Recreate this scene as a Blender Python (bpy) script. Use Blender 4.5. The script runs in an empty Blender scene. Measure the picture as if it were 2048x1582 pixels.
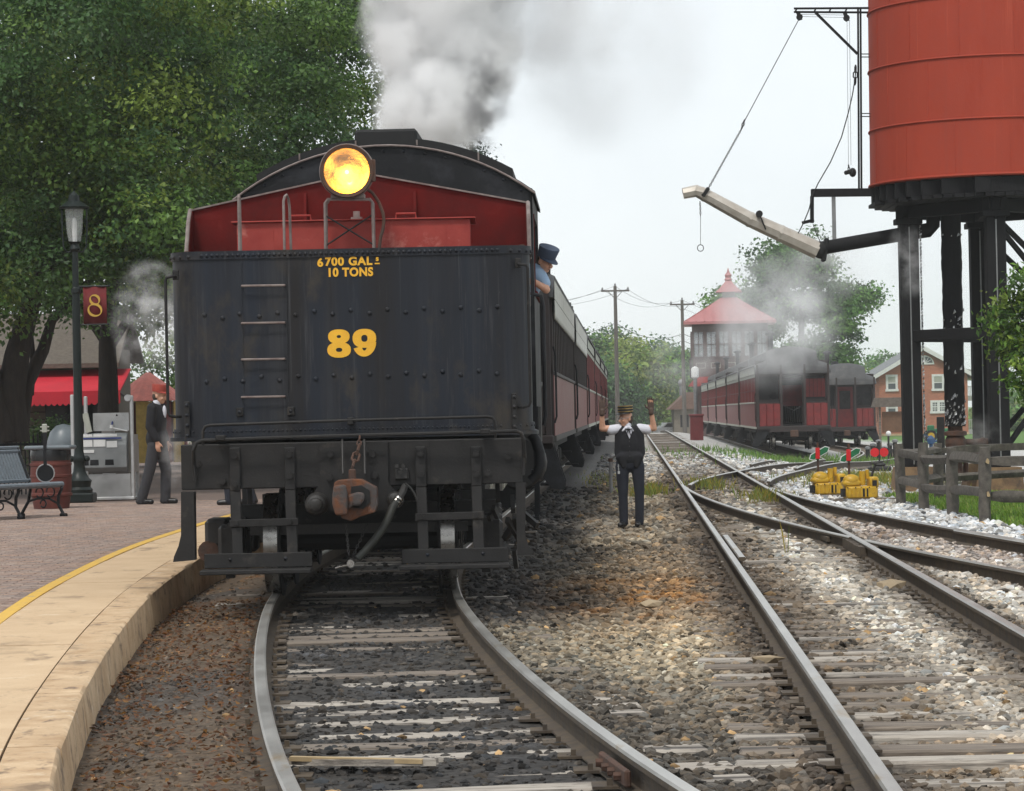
import bpy, bmesh, math, random
import numpy as np
from mathutils import Vector, Matrix
R = math.radians
sc = bpy.context.scene
col = sc.collection
# ------------------------------------------------------------------ camera, sky, sun, exposure
CAMZ, PITCH, ROLL, FPX = 1.64, math.atan(34/5689.), R(1.2), 5689.
cam = bpy.data.objects.new('camera', bpy.data.cameras.new('camera'))
col.objects.link(cam)
cam.data.sensor_width = 36; cam.data.lens = FPX/2048*36
cam.data.clip_start = .5; cam.data.clip_end = 3000
cam.matrix_world = Matrix.Translation((0, 0, CAMZ)) @ Matrix.Rotation(math.pi/2+PITCH, 4, 'X') @ Matrix.Rotation(-ROLL, 4, 'Z')
sc.camera = cam
SUN_EL, SUN_AZ = R(58), R(205)          # high, behind and left of the camera, veiled by cloud
w = bpy.data.worlds.new('World'); sc.world = w; w.use_nodes = True
nt = w.node_tree; nt.nodes.clear()
out = nt.nodes.new('ShaderNodeOutputWorld'); mix = nt.nodes.new('ShaderNodeMixShader')
sky = nt.nodes.new('ShaderNodeTexSky'); sky.sky_type = 'NISHITA'; sky.sun_disc = False
sky.sun_elevation = SUN_EL; sky.sun_rotation = SUN_AZ
bg1 = nt.nodes.new('ShaderNodeBackground'); bg1.inputs[1].default_value = .1
bg2 = nt.nodes.new('ShaderNodeBackground'); bg2.inputs[1].default_value = .93
tc = nt.nodes.new('ShaderNodeTexCoord'); nz = nt.nodes.new('ShaderNodeTexNoise')
nz.inputs['Scale'].default_value = 5; nz.inputs['Detail'].default_value = 5; nz.inputs['Roughness'].default_value = .55
cr = nt.nodes.new('ShaderNodeValToRGB')
cr.color_ramp.elements[0].position = .3; cr.color_ramp.elements[0].color = (.66, .70, .73, 1)
cr.color_ramp.elements[1].position = .7; cr.color_ramp.elements[1].color = (.80, .835, .855, 1)
L = nt.links.new
L(tc.outputs['Generated'], nz.inputs['Vector']); L(nz.outputs[0], cr.inputs[0]); L(cr.outputs[0], bg2.inputs[0])
L(sky.outputs[0], bg1.inputs[0]); mix.inputs[0].default_value = .9
L(bg1.outputs[0], mix.inputs[1]); L(bg2.outputs[0], mix.inputs[2]); L(mix.outputs[0], out.inputs[0])
sl = bpy.data.lights.new('sun', 'SUN'); sl.energy = 1.5; sl.angle = R(10); sl.color = (1, .96, .9)
so = bpy.data.objects.new('sun', sl); col.objects.link(so)
sd = Vector((math.sin(SUN_AZ)*math.cos(SUN_EL), math.cos(SUN_AZ)*math.cos(SUN_EL), math.sin(SUN_EL)))
so.rotation_euler = sd.to_track_quat('Z', 'Y').to_euler(); so.location = (0, 0, 60)
sc.view_settings.view_transform = 'Standard'; sc.view_settings.look = 'None'
sc.view_settings.exposure = .48; sc.view_settings.gamma = 1; sc.view_settings.use_curve_mapping = False
cy_ = sc.cycles
cy_.use_denoising = True; cy_.max_bounces = 12; cy_.diffuse_bounces = 4; cy_.glossy_bounces = 3
cy_.transmission_bounces = 4; cy_.volume_bounces = 8; cy_.transparent_max_bounces = 16
cy_.volume_step_rate = 1.5; cy_.volume_max_steps = 256; cy_.use_adaptive_sampling = True; cy_.adaptive_threshold = .02
cy_.caustics_reflective = False; cy_.caustics_refractive = False; cy_.sample_clamp_indirect = 6

def at(px, py, Y):
    """world point seen at a position of the 2048 px photograph, at distance Y"""
    u, v = (px-1024)/FPX, (791-py)/FPX
    c, s = math.cos(ROLL), math.sin(ROLL)
    x, z = c*u+s*v, -s*u+c*v
    cp, sp = math.cos(PITCH), math.sin(PITCH)
    t = Y/(cp-sp*z)
    return Vector((x*t, Y, CAMZ+(sp+cp*z)*t))

# ------------------------------------------------------------------ objects and labels
def tag(o, label=None, cat=None, group=None, kind=None):
    if label: o['label'] = label
    if cat: o['category'] = cat
    if group: o['group'] = group
    if kind: o['kind'] = kind
    return o
def thing(name, label, cat, loc=(0, 0, 0), rz=0, group=None, kind=None):
    o = bpy.data.objects.new(name, None); col.objects.link(o)
    o.location = loc; o.rotation_euler = (0, 0, rz); o.empty_display_size = .2
    return tag(o, label, cat, group, kind)
def kids(o): return list(o.children)
def copy_tree(o, parent=None):
    c = o.copy(); col.objects.link(c); c.parent = parent
    for ch in kids(o): copy_tree(ch, c)
    return c
def inst(name, mesh, parent=None, loc=(0, 0, 0), rot=(0, 0, 0), scale=None):
    o = bpy.data.objects.new(name, mesh); col.objects.link(o)
    o.parent = parent; o.location = loc; o.rotation_euler = rot
    if scale: o.scale = scale
    return o

# ------------------------------------------------------------------ mesh builder
class MB:
    def __init__(s): s.v = []; s.f = []; s.m = []
    def add(s, vs, fs, mi=0, mtx=None):
        b = len(s.v)
        s.v += [tuple(mtx @ Vector(p)) if mtx else tuple(p) for p in vs]
        s.f += [tuple(i+b for i in f) for f in fs]; s.m += [mi]*len(fs)
        return s
    def cvx(s, vs, fs, mi=0, mtx=None):
        vs = [Vector(p) for p in vs]; c = sum(vs, Vector())/len(vs); o = []
        for f in fs:
            p = [vs[i] for i in f]; n = Vector()
            for k in range(len(p)): n += (p[k]-c).cross(p[(k+1) % len(p)]-c)
            m_ = sum(p, Vector())/len(p)
            o.append(tuple(f) if n.dot(m_-c) >= 0 else tuple(reversed(f)))
        return s.add(vs, o, mi, mtx)
    def box(s, x0, x1, y0, y1, z0, z1, mi=0, bev=0, mtx=None):
        cx, cy, cz = (x0+x1)/2, (y0+y1)/2, (z0+z1)/2
        hx, hy, hz = abs(x1-x0)/2, abs(y1-y0)/2, abs(z1-z0)/2
        b = min(bev, hx*.8, hy*.8, hz*.8)
        if b <= 0:
            vs = [(cx+i*hx, cy+j*hy, cz+k*hz) for i in (-1, 1) for j in (-1, 1) for k in (-1, 1)]
            return s.cvx(vs, [(0, 1, 3, 2), (4, 5, 7, 6), (0, 1, 5, 4), (2, 3, 7, 6), (0, 2, 6, 4), (1, 3, 7, 5)], mi, mtx)
        vs = []; ix = {}
        for i in (-1, 1):
            for j in (-1, 1):
                for k in (-1, 1):
                    ix[i, j, k] = len(vs)
                    vs += [(cx+i*hx, cy+j*(hy-b), cz+k*(hz-b)), (cx+i*(hx-b), cy+j*hy, cz+k*(hz-b)), (cx+i*(hx-b), cy+j*(hy-b), cz+k*hz)]
        fs = []
        for q in (-1, 1):
            fs.append([ix[q, -1, -1], ix[q, 1, -1], ix[q, 1, 1], ix[q, -1, 1]])
            fs.append([ix[-1, q, -1]+1, ix[1, q, -1]+1, ix[1, q, 1]+1, ix[-1, q, 1]+1])
            fs.append([ix[-1, -1, q]+2, ix[1, -1, q]+2, ix[1, 1, q]+2, ix[-1, 1, q]+2])
            for r in (-1, 1):
                fs.append([ix[q, r, -1], ix[q, r, 1], ix[q, r, 1]+1, ix[q, r, -1]+1])
                fs.append([ix[q, -1, r], ix[q, 1, r], ix[q, 1, r]+2, ix[q, -1, r]+2])
                fs.append([ix[-1, q, r]+1, ix[1, q, r]+1, ix[1, q, r]+2, ix[-1, q, r]+2])
        for key, i in ix.items(): fs.append([i, i+1, i+2])
        return s.cvx(vs, fs, mi, mtx)
    def bar(s, p0, p1, w, h=None, mi=0, bev=0, up=(0, 0, 1)):
        p0, p1 = Vector(p0), Vector(p1); d = p1-p0; l = d.length; d.normalize(); h = h or w
        u = Vector(up)
        if abs(d.dot(u)) > .98: u = Vector((0, 1, 0))
        x = d.cross(u).normalized(); z = x.cross(d)
        m_ = Matrix((x, d, z)).transposed().to_4x4(); m_.translation = p0
        return s.box(-w/2, w/2, 0, l, -h/2, h/2, mi, bev, m_)
    def tube(s, pts, r, n=8, mi=0, cap=True):
        pts = [Vector(p) for p in pts]; k = len(pts); rs = r if isinstance(r, (list, tuple)) else [r]*k
        t0 = (pts[1]-pts[0]).normalized(); u = t0.orthogonal().normalized(); vs = []
        for i, p in enumerate(pts):
            t = (pts[min(i+1, k-1)]-pts[max(i-1, 0)]).normalized()
            u = (u-t*u.dot(t)).normalized(); w_ = t.cross(u)
            for j in range(n):
                a = 2*math.pi*j/n; vs.append(p+(u*math.cos(a)+w_*math.sin(a))*rs[i])
        fs = [(i*n+j, i*n+(j+1) % n, (i+1)*n+(j+1) % n, (i+1)*n+j) for i in range(k-1) for j in range(n)]
        if cap: fs += [tuple(reversed(range(n))), tuple(range((k-1)*n, k*n))]
        return s.add(vs, fs, mi)
    def cyl(s, p0, p1, r, r1=None, n=16, mi=0): return s.tube([p0, p1], [r, r if r1 is None else r1], n, mi)
    def lathe(s, prof, n=20, o=(0, 0, 0), axis='Z', mi=0, caps=True):
        vs = []
        for r, z in prof:
            for j in range(n):
                a = 2*math.pi*j/n; x, y = r*math.cos(a), r*math.sin(a)
                vs.append({'Z': (x, y, z), 'Y': (y, z, x), 'X': (z, x, y)}[axis])
        vs = [(p[0]+o[0], p[1]+o[1], p[2]+o[2]) for p in vs]; k = len(prof)
        fs = [(i*n+j, i*n+(j+1) % n, (i+1)*n+(j+1) % n, (i+1)*n+j) for i in range(k-1) for j in range(n)]
        if caps and prof[0][0] > 1e-4: fs.append(tuple(reversed(range(n))))
        if caps and prof[-1][0] > 1e-4: fs.append(tuple(range((k-1)*n, k*n)))
        return s.add(vs, fs, mi)
    def prism(s, poly, y0, y1, mi=0, axis='Y', mtx=None):
        a = sum(poly[i][0]*poly[(i+1) % len(poly)][1]-poly[(i+1) % len(poly)][0]*poly[i][1] for i in range(len(poly)))
        if a < 0: poly = poly[::-1]
        k = len(poly)
        mp = {'Y': lambda p, t: (p[0], t, p[1]), 'X': lambda p, t: (t, p[0], p[1]), 'Z': lambda p, t: (p[0], p[1], t)}[axis]
        vs = [mp(p, y0) for p in poly]+[mp(p, y1) for p in poly]
        fs = [tuple(range(k)), tuple(reversed(range(k, 2*k)))]+[(i, i+k, (i+1) % k+k, (i+1) % k) for i in range(k)]
        if (axis == 'Y') != (y1 > y0): fs = [tuple(reversed(f)) for f in fs]
        if axis == 'Y': pass
        return s.add(vs, fs, mi, mtx)
    def ell(s, c, r, n=14, m=9, mi=0, mtx=None):
        if not isinstance(r, (list, tuple)): r = (r, r, r)
        vs = [(c[0], c[1], c[2]-r[2])]
        for i in range(1, m):
            t = -math.pi/2+math.pi*i/m
            for j in range(n):
                a = 2*math.pi*j/n
                vs.append((c[0]+r[0]*math.cos(t)*math.cos(a), c[1]+r[1]*math.cos(t)*math.sin(a), c[2]+r[2]*math.sin(t)))
        vs.append((c[0], c[1], c[2]+r[2])); T = len(vs)-1
        fs = [(0, 1+(j+1) % n, 1+j) for j in range(n)]+[(T, T-n+j, T-n+(j+1) % n) for j in range(n)]
        fs += [(1+i*n+j, 1+i*n+(j+1) % n, 1+(i+1)*n+(j+1) % n, 1+(i+1)*n+j) for i in range(m-2) for j in range(n)]
        return s.add(vs, fs, mi, mtx)
    def cap(s, p0, p1, r0, r1=None, n=12, mi=0):
        r1 = r0 if r1 is None else r1
        p0, p1 = Vector(p0), Vector(p1); d = (p1-p0).normalized(); pts = []; rs = []
        for k in range(0, 5):
            a = math.pi/2*k/4.4; pts.append(p0-d*r0*math.cos(a)); rs.append(max(r0*math.sin(a), r0*.05))
        for k in range(4, -1, -1):
            a = math.pi/2*k/4.4; pts.append(p1+d*r1*math.cos(a)); rs.append(max(r1*math.sin(a), r1*.05))
        return s.tube(pts, rs, n, mi)
    def mesh(s, name, mats, smooth=32):
        me = bpy.data.meshes.new(name); me.from_pydata(s.v, [], s.f)
        for m_ in (mats if isinstance(mats, (list, tuple)) else [mats]): me.materials.append(m_)
        me.polygons.foreach_set('material_index', s.m)
        if smooth:
            me.polygons.foreach_set('use_smooth', [True]*len(s.f)); me.update()
            me.set_sharp_from_angle(angle=R(smooth))
        me.update(); return me
    def build(s, name, mats, parent=None, loc=(0, 0, 0), rot=(0, 0, 0), smooth=32, fix=False):
        me = s.mesh(name, mats, smooth)
        if fix:
            bm = bmesh.new(); bm.from_mesh(me); bmesh.ops.recalc_face_normals(bm, faces=bm.faces); bm.to_mesh(me); bm.free()
        return inst(name, me, parent, loc, rot)

# ------------------------------------------------------------------ materials
def rgb(c): return (c[0], c[1], c[2], 1)
MATS = {}
def mat(name, c, rough=.6, metal=0, c2=None, scale=6, contrast=.5, bump=0, bscale=40, stretch=(1, 1, 1), spec=.5, c3=None, s3=1.5, a3=.5, coat=0, more=()):
    """base colour c mixed with c2 by noise; c3 = large stains; fine bump"""
    m = bpy.data.materials.new(name); m.use_nodes = True; t = m.node_tree; ns = t.nodes; b = ns['Principled BSDF']
    b.inputs['Roughness'].default_value = rough; b.inputs['Metallic'].default_value = metal
    b.inputs['Specular IOR Level'].default_value = spec; b.inputs['Coat Weight'].default_value = coat
    g = ns.new('ShaderNodeNewGeometry'); mp = ns.new('ShaderNodeMapping'); mp.inputs['Scale'].default_value = stretch
    t.links.new(g.outputs['Position'], mp.inputs['Vector'])
    c2 = c2 or tuple(x*.72 for x in c)
    n = ns.new('ShaderNodeTexNoise'); n.inputs['Scale'].default_value = scale; n.inputs['Detail'].default_value = 6; n.inputs['Roughness'].default_value = .62
    t.links.new(mp.outputs[0], n.inputs['Vector'])
    r = ns.new('ShaderNodeValToRGB'); r.color_ramp.elements[0].position = .5-.3*(1-contrast)-.02; r.color_ramp.elements[1].position = .5+.3*(1-contrast)+.02
    r.color_ramp.elements[0].color = rgb(c2); r.color_ramp.elements[1].color = rgb(c)
    t.links.new(n.outputs[0], r.inputs[0]); last = r.outputs[0]
    if c3:
        n3 = ns.new('ShaderNodeTexNoise'); n3.inputs['Scale'].default_value = s3; n3.inputs['Detail'].default_value = 7; n3.inputs['Roughness'].default_value = .65
        t.links.new(mp.outputs[0], n3.inputs['Vector'])
        r3 = ns.new('ShaderNodeValToRGB'); r3.color_ramp.elements[0].position = a3; r3.color_ramp.elements[1].position = a3+.12
        t.links.new(n3.outputs[0], r3.inputs[0]); mx = ns.new('ShaderNodeMix'); mx.data_type = 'RGBA'
        t.links.new(r3.outputs[0], mx.inputs[0]); t.links.new(last, mx.inputs[6]); mx.inputs[7].default_value = rgb(c3); last = mx.outputs[2]
    for (cc, ss, aa, ww, st) in more:
        mq = ns.new('ShaderNodeMapping'); mq.inputs['Scale'].default_value = st; mq.inputs['Location'].default_value = (ss*1.7, ss*.9, ss*2.3); t.links.new(g.outputs['Position'], mq.inputs['Vector'])
        nq = ns.new('ShaderNodeTexNoise'); nq.inputs['Scale'].default_value = ss; nq.inputs['Detail'].default_value = 8; nq.inputs['Roughness'].default_value = .7; t.links.new(mq.outputs[0], nq.inputs['Vector'])
        rq = ns.new('ShaderNodeMapRange'); rq.inputs[1].default_value = aa; rq.inputs[2].default_value = aa+ww; t.links.new(nq.outputs[0], rq.inputs[0])
        xq = ns.new('ShaderNodeMix'); xq.data_type = 'RGBA'; t.links.new(rq.outputs[0], xq.inputs[0]); t.links.new(last, xq.inputs[6]); xq.inputs[7].default_value = rgb(cc); last = xq.outputs[2]
    t.links.new(last, b.inputs['Base Color'])
    rr = ns.new('ShaderNodeMapRange'); rr.inputs[3].default_value = max(rough-.12, .03); rr.inputs[4].default_value = min(rough+.12, 1)
    t.links.new(n.outputs[0], rr.inputs[0]); t.links.new(rr.outputs[0], b.inputs['Roughness'])
    if bump:
        nb = ns.new('ShaderNodeTexNoise'); nb.inputs['Scale'].default_value = bscale; nb.inputs['Detail'].default_value = 4
        t.links.new(mp.outputs[0], nb.inputs['Vector'])
        bu = ns.new('ShaderNodeBump'); bu.inputs['Strength'].default_value = bump; bu.inputs['Distance'].default_value = .02
        t.links.new(nb.outputs[0], bu.inputs['Height']); t.links.new(bu.outputs[0], b.inputs['Normal'])
    MATS[name] = m; return m
def attr_mat(name, rough=.9, bump=0, bscale=30, var=.25, nscale=20, spec=.3):
    """colour from the 'tint' attribute (a colour that belongs to each piece), broken up by noise"""
    m = mat(name, (1, 1, 1), rough, bump=bump, bscale=bscale, spec=spec); t = m.node_tree; ns = t.nodes; b = ns['Principled BSDF']
    a = ns.new('ShaderNodeAttribute'); a.attribute_name = 'tint'
    n = ns.new('ShaderNodeTexNoise'); n.inputs['Scale'].default_value = nscale; n.inputs['Detail'].default_value = 5
    g = ns.new('ShaderNodeNewGeometry'); t.links.new(g.outputs['Position'], n.inputs['Vector'])
    mr = ns.new('ShaderNodeMapRange'); mr.inputs[1].default_value = .3; mr.inputs[2].default_value = .7
    mr.inputs[3].default_value = 1-var; mr.inputs[4].default_value = 1+var
    t.links.new(n.outputs[0], mr.inputs[0]); vm = ns.new('ShaderNodeVectorMath'); vm.operation = 'SCALE'
    t.links.new(a.outputs['Color'], vm.inputs[0]); t.links.new(mr.outputs[0], vm.inputs['Scale'])
    t.links.new(vm.outputs[0], b.inputs['Base Color']); return m
def leaf_mat(name, trans=.42, rough=.45):
    m = bpy.data.materials.new(name); m.use_nodes = True; t = m.node_tree; ns = t.nodes; b = ns['Principled BSDF']
    b.inputs['Roughness'].default_value = rough; b.inputs['Specular IOR Level'].default_value = .35
    a = ns.new('ShaderNodeAttribute'); a.attribute_name = 'tint'; t.links.new(a.outputs['Color'], b.inputs['Base Color'])
    tr = ns.new('ShaderNodeBsdfTranslucent'); t.links.new(a.outputs['Color'], tr.inputs['Color'])
    mx = ns.new('ShaderNodeMixShader'); mx.inputs[0].default_value = trans
    t.links.new(b.outputs[0], mx.inputs[1]); t.links.new(tr.outputs[0], mx.inputs[2])
    t.links.new(mx.outputs[0], ns['Material Output'].inputs[0]); return m
def glass_mat(name, c=(.05, .06, .07), rough=.08):
    m = mat(name, c, rough, c2=tuple(x*.6 for x in c), scale=.7, spec=.8); return m
def emit_mat(name, c, s):
    m = bpy.data.materials.new(name); m.use_nodes = True; b = m.node_tree.nodes['Principled BSDF']
    b.inputs['Emission Color'].default_value = rgb(c); b.inputs['Emission Strength'].default_value = s; b.inputs['Base Color'].default_value = rgb(c); return m

m_tank = mat('tender_black', (.014, .019, .029), .5, c2=(.014, .0125, .0125), scale=1.6, stretch=(2.6, 2.6, .16), contrast=.5, bump=.32, bscale=2.6, c3=(.040, .041, .046), s3=5.5, a3=.585, spec=.25, more=[((.036, .037, .041), 1.1, .50, .22, (3.2, 3.2, .10)), ((.052, .052, .055), 9, .60, .10, (3, 3, .05)), ((.040, .034, .028), 1.4, .56, .12, (1.4, 1.4, .8)), ((.075, .072, .07), 34, .69, .05, (1, 1, .5))])
m_blk = mat('black_iron', (.022, .0205, .020), .6, c2=(.014, .0135, .013), scale=9, bump=.1, bscale=60, c3=(.045, .039, .034), s3=7, a3=.58, spec=.3)
m_blk2 = mat('black_paint', (.009, .0095, .011), .55, scale=5, bump=.06, spec=.25, c3=(.020, .021, .025), s3=2.2, a3=.52)
m_dark = mat('sooty_black', (.009, .009, .009), .8, scale=6)
m_iron = mat('greasy_iron', (.022, .020, .018), .6, c2=(.015, .014, .013), scale=14, bump=.12, bscale=50, c3=(.06, .05, .04), s3=9, a3=.6)
m_rust = mat('rusty_casting', (.17, .058, .020), .85, c2=(.07, .036, .024), scale=8, contrast=.6, bump=.35, bscale=45, c3=(.062, .054, .052), s3=5, a3=.47)
m_rustpipe = mat('rust_brown', (.10, .048, .03), .85, c2=(.05, .03, .022), scale=10, bump=.25)
m_redboard = mat('oxide_red', (.125, .0075, .006), .7, c2=(.075, .006, .005), scale=3, bump=.06, c3=(.15, .02, .016), s3=3, a3=.64, spec=.15)
m_redbox = mat('faded_red', (.36, .055, .042), .62, c2=(.27, .032, .025), scale=5, bump=.06, c3=(.45, .14, .11), s3=4, a3=.58, spec=.3)
m_yellow = mat('letter_yellow', (.82, .45, .025), .55, c2=(.74, .38, .02), scale=12, c3=(.42, .24, .04), s3=38, a3=.63)
m_wheel = mat('worn_steel', (.5, .48, .45), .28, 1, c2=(.28, .26, .24), scale=12)
m_hose = mat('hose_rubber', (.03, .032, .024), .6, c2=(.018, .018, .016), scale=18)
m_brass = mat('dull_brass', (.42, .30, .12), .35, .9, scale=10)
m_edge = mat('edge_grey', (.24, .2, .18), .5, c2=(.13, .09, .08), scale=10)
m_gold = mat('gilt_reflector', (.98, .78, .42), .2, 1, c2=(.9, .66, .28), scale=5, bump=.15, bscale=9)
m_bulb = emit_mat('lamp_glow', (1, .60, .16), 8)
m_railtop = mat('rail_head', (.56, .54, .50), .34, .7, c2=(.34, .32, .29), scale=5, stretch=(1, .25, 1), contrast=.3, c3=(.34, .24, .12), s3=4, a3=.6)
m_railside = mat('rail_web', (.105, .078, .05), .85, c2=(.055, .042, .032), scale=9, bump=.15)
m_tie = mat('weathered_tie', (.27, .225, .18), .92, c2=(.085, .066, .052), scale=5, stretch=(.5, 6, 6), contrast=.4, bump=.3, bscale=14, c3=(.05, .046, .042), s3=1.3, a3=.56)
m_tiew = mat('bleached_tie', (.56, .51, .44), .9, c2=(.20, .165, .135), scale=5, stretch=(.5, 8, 8), contrast=.1, bump=.3, bscale=14, c3=(.075, .064, .055), s3=1.2, a3=.50, more=[((.10, .088, .078), 5, .52, .2, (1, 2, 1))])
m_stone = attr_mat('ballast_stone', .92, bump=.25, bscale=60)
m_ground = attr_mat('ballast_ground', .97, bump=.6, bscale=26, var=.45, nscale=22)
m_conc = mat('tan_concrete', (.62, .455, .285), .85, c2=(.50, .345, .20), scale=2.5, bump=.22, bscale=50, c3=(.36, .25, .15), s3=1.1, a3=.58, contrast=.2, more=[((.27, .185, .115), 3.5, .57, .12, (1, .45, 1)), ((.20, .145, .10), 24, .63, .05, (1, 1, 1)), ((.70, .58, .42), 3, .60, .14, (1, 1, 1))])
m_concside = mat('kerb_concrete', (.62, .45, .28), .88, c2=(.42, .27, .145), scale=4, bump=.3, bscale=35, c3=(.24, .16, .095), s3=2, a3=.56, more=[((.20, .135, .085), 6, .56, .10, (1, .6, 1)), ((.68, .57, .42), 5, .60, .12, (1, 1, 1)), ((.15, .105, .075), 28, .62, .05, (1, 1, 1))])
m_paintline = mat('platform_yellow', (.72, .44, .06), .7, c2=(.6, .36, .06), scale=14, contrast=.2, c3=(.40, .29, .15), s3=9, a3=.56)
m_brick = attr_mat('paver', .9, bump=.3, bscale=50)
m_mortar = mat('paver_joint', (.19, .135, .11), .95, c2=(.13, .095, .08), scale=12, c3=(.15, .11, .09), s3=.5, a3=.55)
m_coachlow = mat('tuscan_panel', (.19, .058, .053), .5, c2=(.165, .05, .045), scale=3, c3=(.15, .055, .048), s3=1.2, a3=.6, spec=.25)
m_coachup = mat('coach_red', (.15, .016, .014), .5, c2=(.10, .012, .011), scale=3)
m_coachend = mat('coach_end_red', (.19, .017, .016), .55, c2=(.12, .012, .012), scale=4)
m_coachfr = mat('coach_dark_brown', (.032, .02, .017), .55, c2=(.02, .014, .013), scale=5)
m_roof = mat('coach_roof_grey', (.075, .075, .075), .75, c2=(.05, .05, .051), scale=3, c3=(.11, .105, .10), s3=.8, a3=.58)
m_letter = mat('letterboard_cream', (.40, .41, .35), .65, c2=(.33, .34, .29), scale=3)
m_canvas = mat('valance_canvas', (.62, .62, .57), .85, c2=(.5, .5, .46), scale=2.5, c3=(.38, .39, .34), s3=1, a3=.6)
m_darkwin = glass_mat('dark_window', (.014, .012, .013), .3); m_darkwin.node_tree.nodes['Principled BSDF'].inputs['Specular IOR Level'].default_value = .25
m_glass = glass_mat('window_glass', (.06, .075, .08), .06)
m_grey = mat('platform_grey', (.09, .085, .08), .8, scale=6)
m_white = mat('white_paint', (.74, .74, .72), .55, c2=(.62, .62, .6), scale=5)
m_pink = mat('standing_seam_red', (.43, .17, .165), .45, c2=(.36, .14, .14), scale=2)
m_towerwood = mat('tower_wood', (.11, .075, .068), .7, c2=(.075, .05, .045), scale=4)
m_awning = mat('red_awning', (.62, .02, .04), .75, c2=(.5, .014, .03), scale=2)
m_tank_red = mat('tank_red', (.37, .052, .026), .68, c2=(.31, .043, .022), scale=1.6, stretch=(1, 1, .35), contrast=.15, bump=.10, bscale=55, c3=(.31, .036, .016), s3=1.3, a3=.56, spec=.22, more=[((.30, .05, .03), 2.4, .56, .14, (2.2, 2.2, .07)), ((.46, .085, .045), 3.2, .60, .14, (2.4, 2.4, .06)), ((.20, .045, .03), 30, .70, .05, (1, 1, .6))])
m_timber = mat('creosote_timber', (.014, .0135, .0145), .75, c2=(.008, .008, .009), scale=7, stretch=(3, 3, .3), bump=.25, bscale=22, spec=.2)
m_foil = mat('torn_foil', (.65, .65, .65), .35, .7, c2=(.12, .12, .12), scale=20, contrast=.8)
m_spout = mat('galvanised_spout', (.56, .52, .46), .42, .3, c2=(.40, .35, .29), scale=4, c3=(.18, .13, .09), s3=1.6, a3=.6)
m_fence = mat('split_rail_wood', (.135, .12, .10), .9, c2=(.06, .052, .045), scale=9, stretch=(1, 1, 1), bump=.4, bscale=22, c3=(.20, .185, .16), s3=5, a3=.6)
m_cut = mat('cut_wood', (.45, .33, .18), .85, scale=14)
m_block = mat('footing_concrete', (.26, .17, .09), .9, c2=(.17, .10, .055), scale=4, bump=.3, c3=(.10, .07, .05), s3=2.5, a3=.55)
m_yelmach = mat('machine_yellow', (.60, .36, .02), .45, c2=(.45, .26, .015), scale=8, c3=(.14, .09, .03), s3=7, a3=.62)
m_red = mat('signal_red', (.62, .006, .012), .5, c2=(.55, .006, .01), scale=8)
m_green = mat('signal_green', (.012, .16, .06), .5, scale=8)
m_lamp = mat('lamp_post_green', (.008, .014, .012), .4, c2=(.006, .010, .009), scale=8, spec=.3)
m_bench = mat('bench_grey', (.17, .20, .225), .5, c2=(.115, .135, .155), scale=8, stretch=(1, 4, 4))
m_alu = mat('aluminium', (.58, .58, .57), .42, .6, c2=(.45, .45, .44), scale=8)
m_plastic = mat('grey_cover', (.23, .24, .24), .5, c2=(.18, .19, .19), scale=5)
m_barrel = mat('barrel_red', (.13, .028, .018), .7, c2=(.09, .02, .014), scale=6)
m_dome = mat('dome_grey', (.15, .175, .19), .4, c2=(.12, .14, .155), scale=5)
m_blue = mat('blue_plastic', (.02, .04, .2), .4, scale=6)
m_clap = mat('clapboard', (.19, .165, .13), .8, c2=(.15, .13, .10), scale=4)
m_shingle = mat('roof_shingle', (.16, .135, .11), .9, c2=(.10, .085, .07), scale=12, bump=.3, bscale=20)
m_bark = mat('bark', (.045, .034, .026), .95, c2=(.022, .017, .014), scale=7, stretch=(3, 3, .5), bump=.6, bscale=14, contrast=.5)
m_pole = mat('pole_wood', (.12, .105, .09), .9, c2=(.08, .07, .06), scale=3, stretch=(3, 3, .2))
m_wire = mat('wire', (.10, .10, .105), .6)
m_cable = mat('black_cable', (.015, .015, .016), .6)
m_galv = mat('galvanised', (.28, .28, .28), .5, .6, scale=8)
m_skin = mat('skin', (.66, .37, .25), .5, c2=(.58, .30, .19), scale=25)
m_vest = mat('black_cloth', (.012, .012, .016), .9, c2=(.008, .008, .010), scale=18, bump=.15)
m_trous = mat('navy_cloth', (.016, .019, .030), .92, c2=(.010, .012, .02), scale=14, bump=.15)
m_greytr = mat('charcoal_cloth', (.045, .045, .05), .92, c2=(.035, .035, .04), scale=14, bump=.1)
m_shirt = mat('white_cloth', (.70, .70, .75), .85, c2=(.6, .6, .66), scale=10)
m_blueshirt = mat('light_blue_cloth', (.36, .50, .68), .85, c2=(.30, .43, .6), scale=10)
m_cap = mat('blue_denim', (.055, .075, .115), .9, c2=(.04, .055, .09), scale=16)
m_redcap = mat('red_cloth', (.40, .06, .04), .8, scale=14)
m_glove = mat('brown_leather', (.085, .05, .035), .7, scale=16)
m_hair = mat('brown_hair', (.07, .045, .03), .7, scale=30)
m_shoe = mat('black_leather', (.010, .009, .009), .35, scale=10)
m_leaf = leaf_mat('leaf')
m_conv = mat('diamond_plate', (.50, .50, .49), .38, .65, c2=(.36, .36, .35), scale=6)
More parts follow.
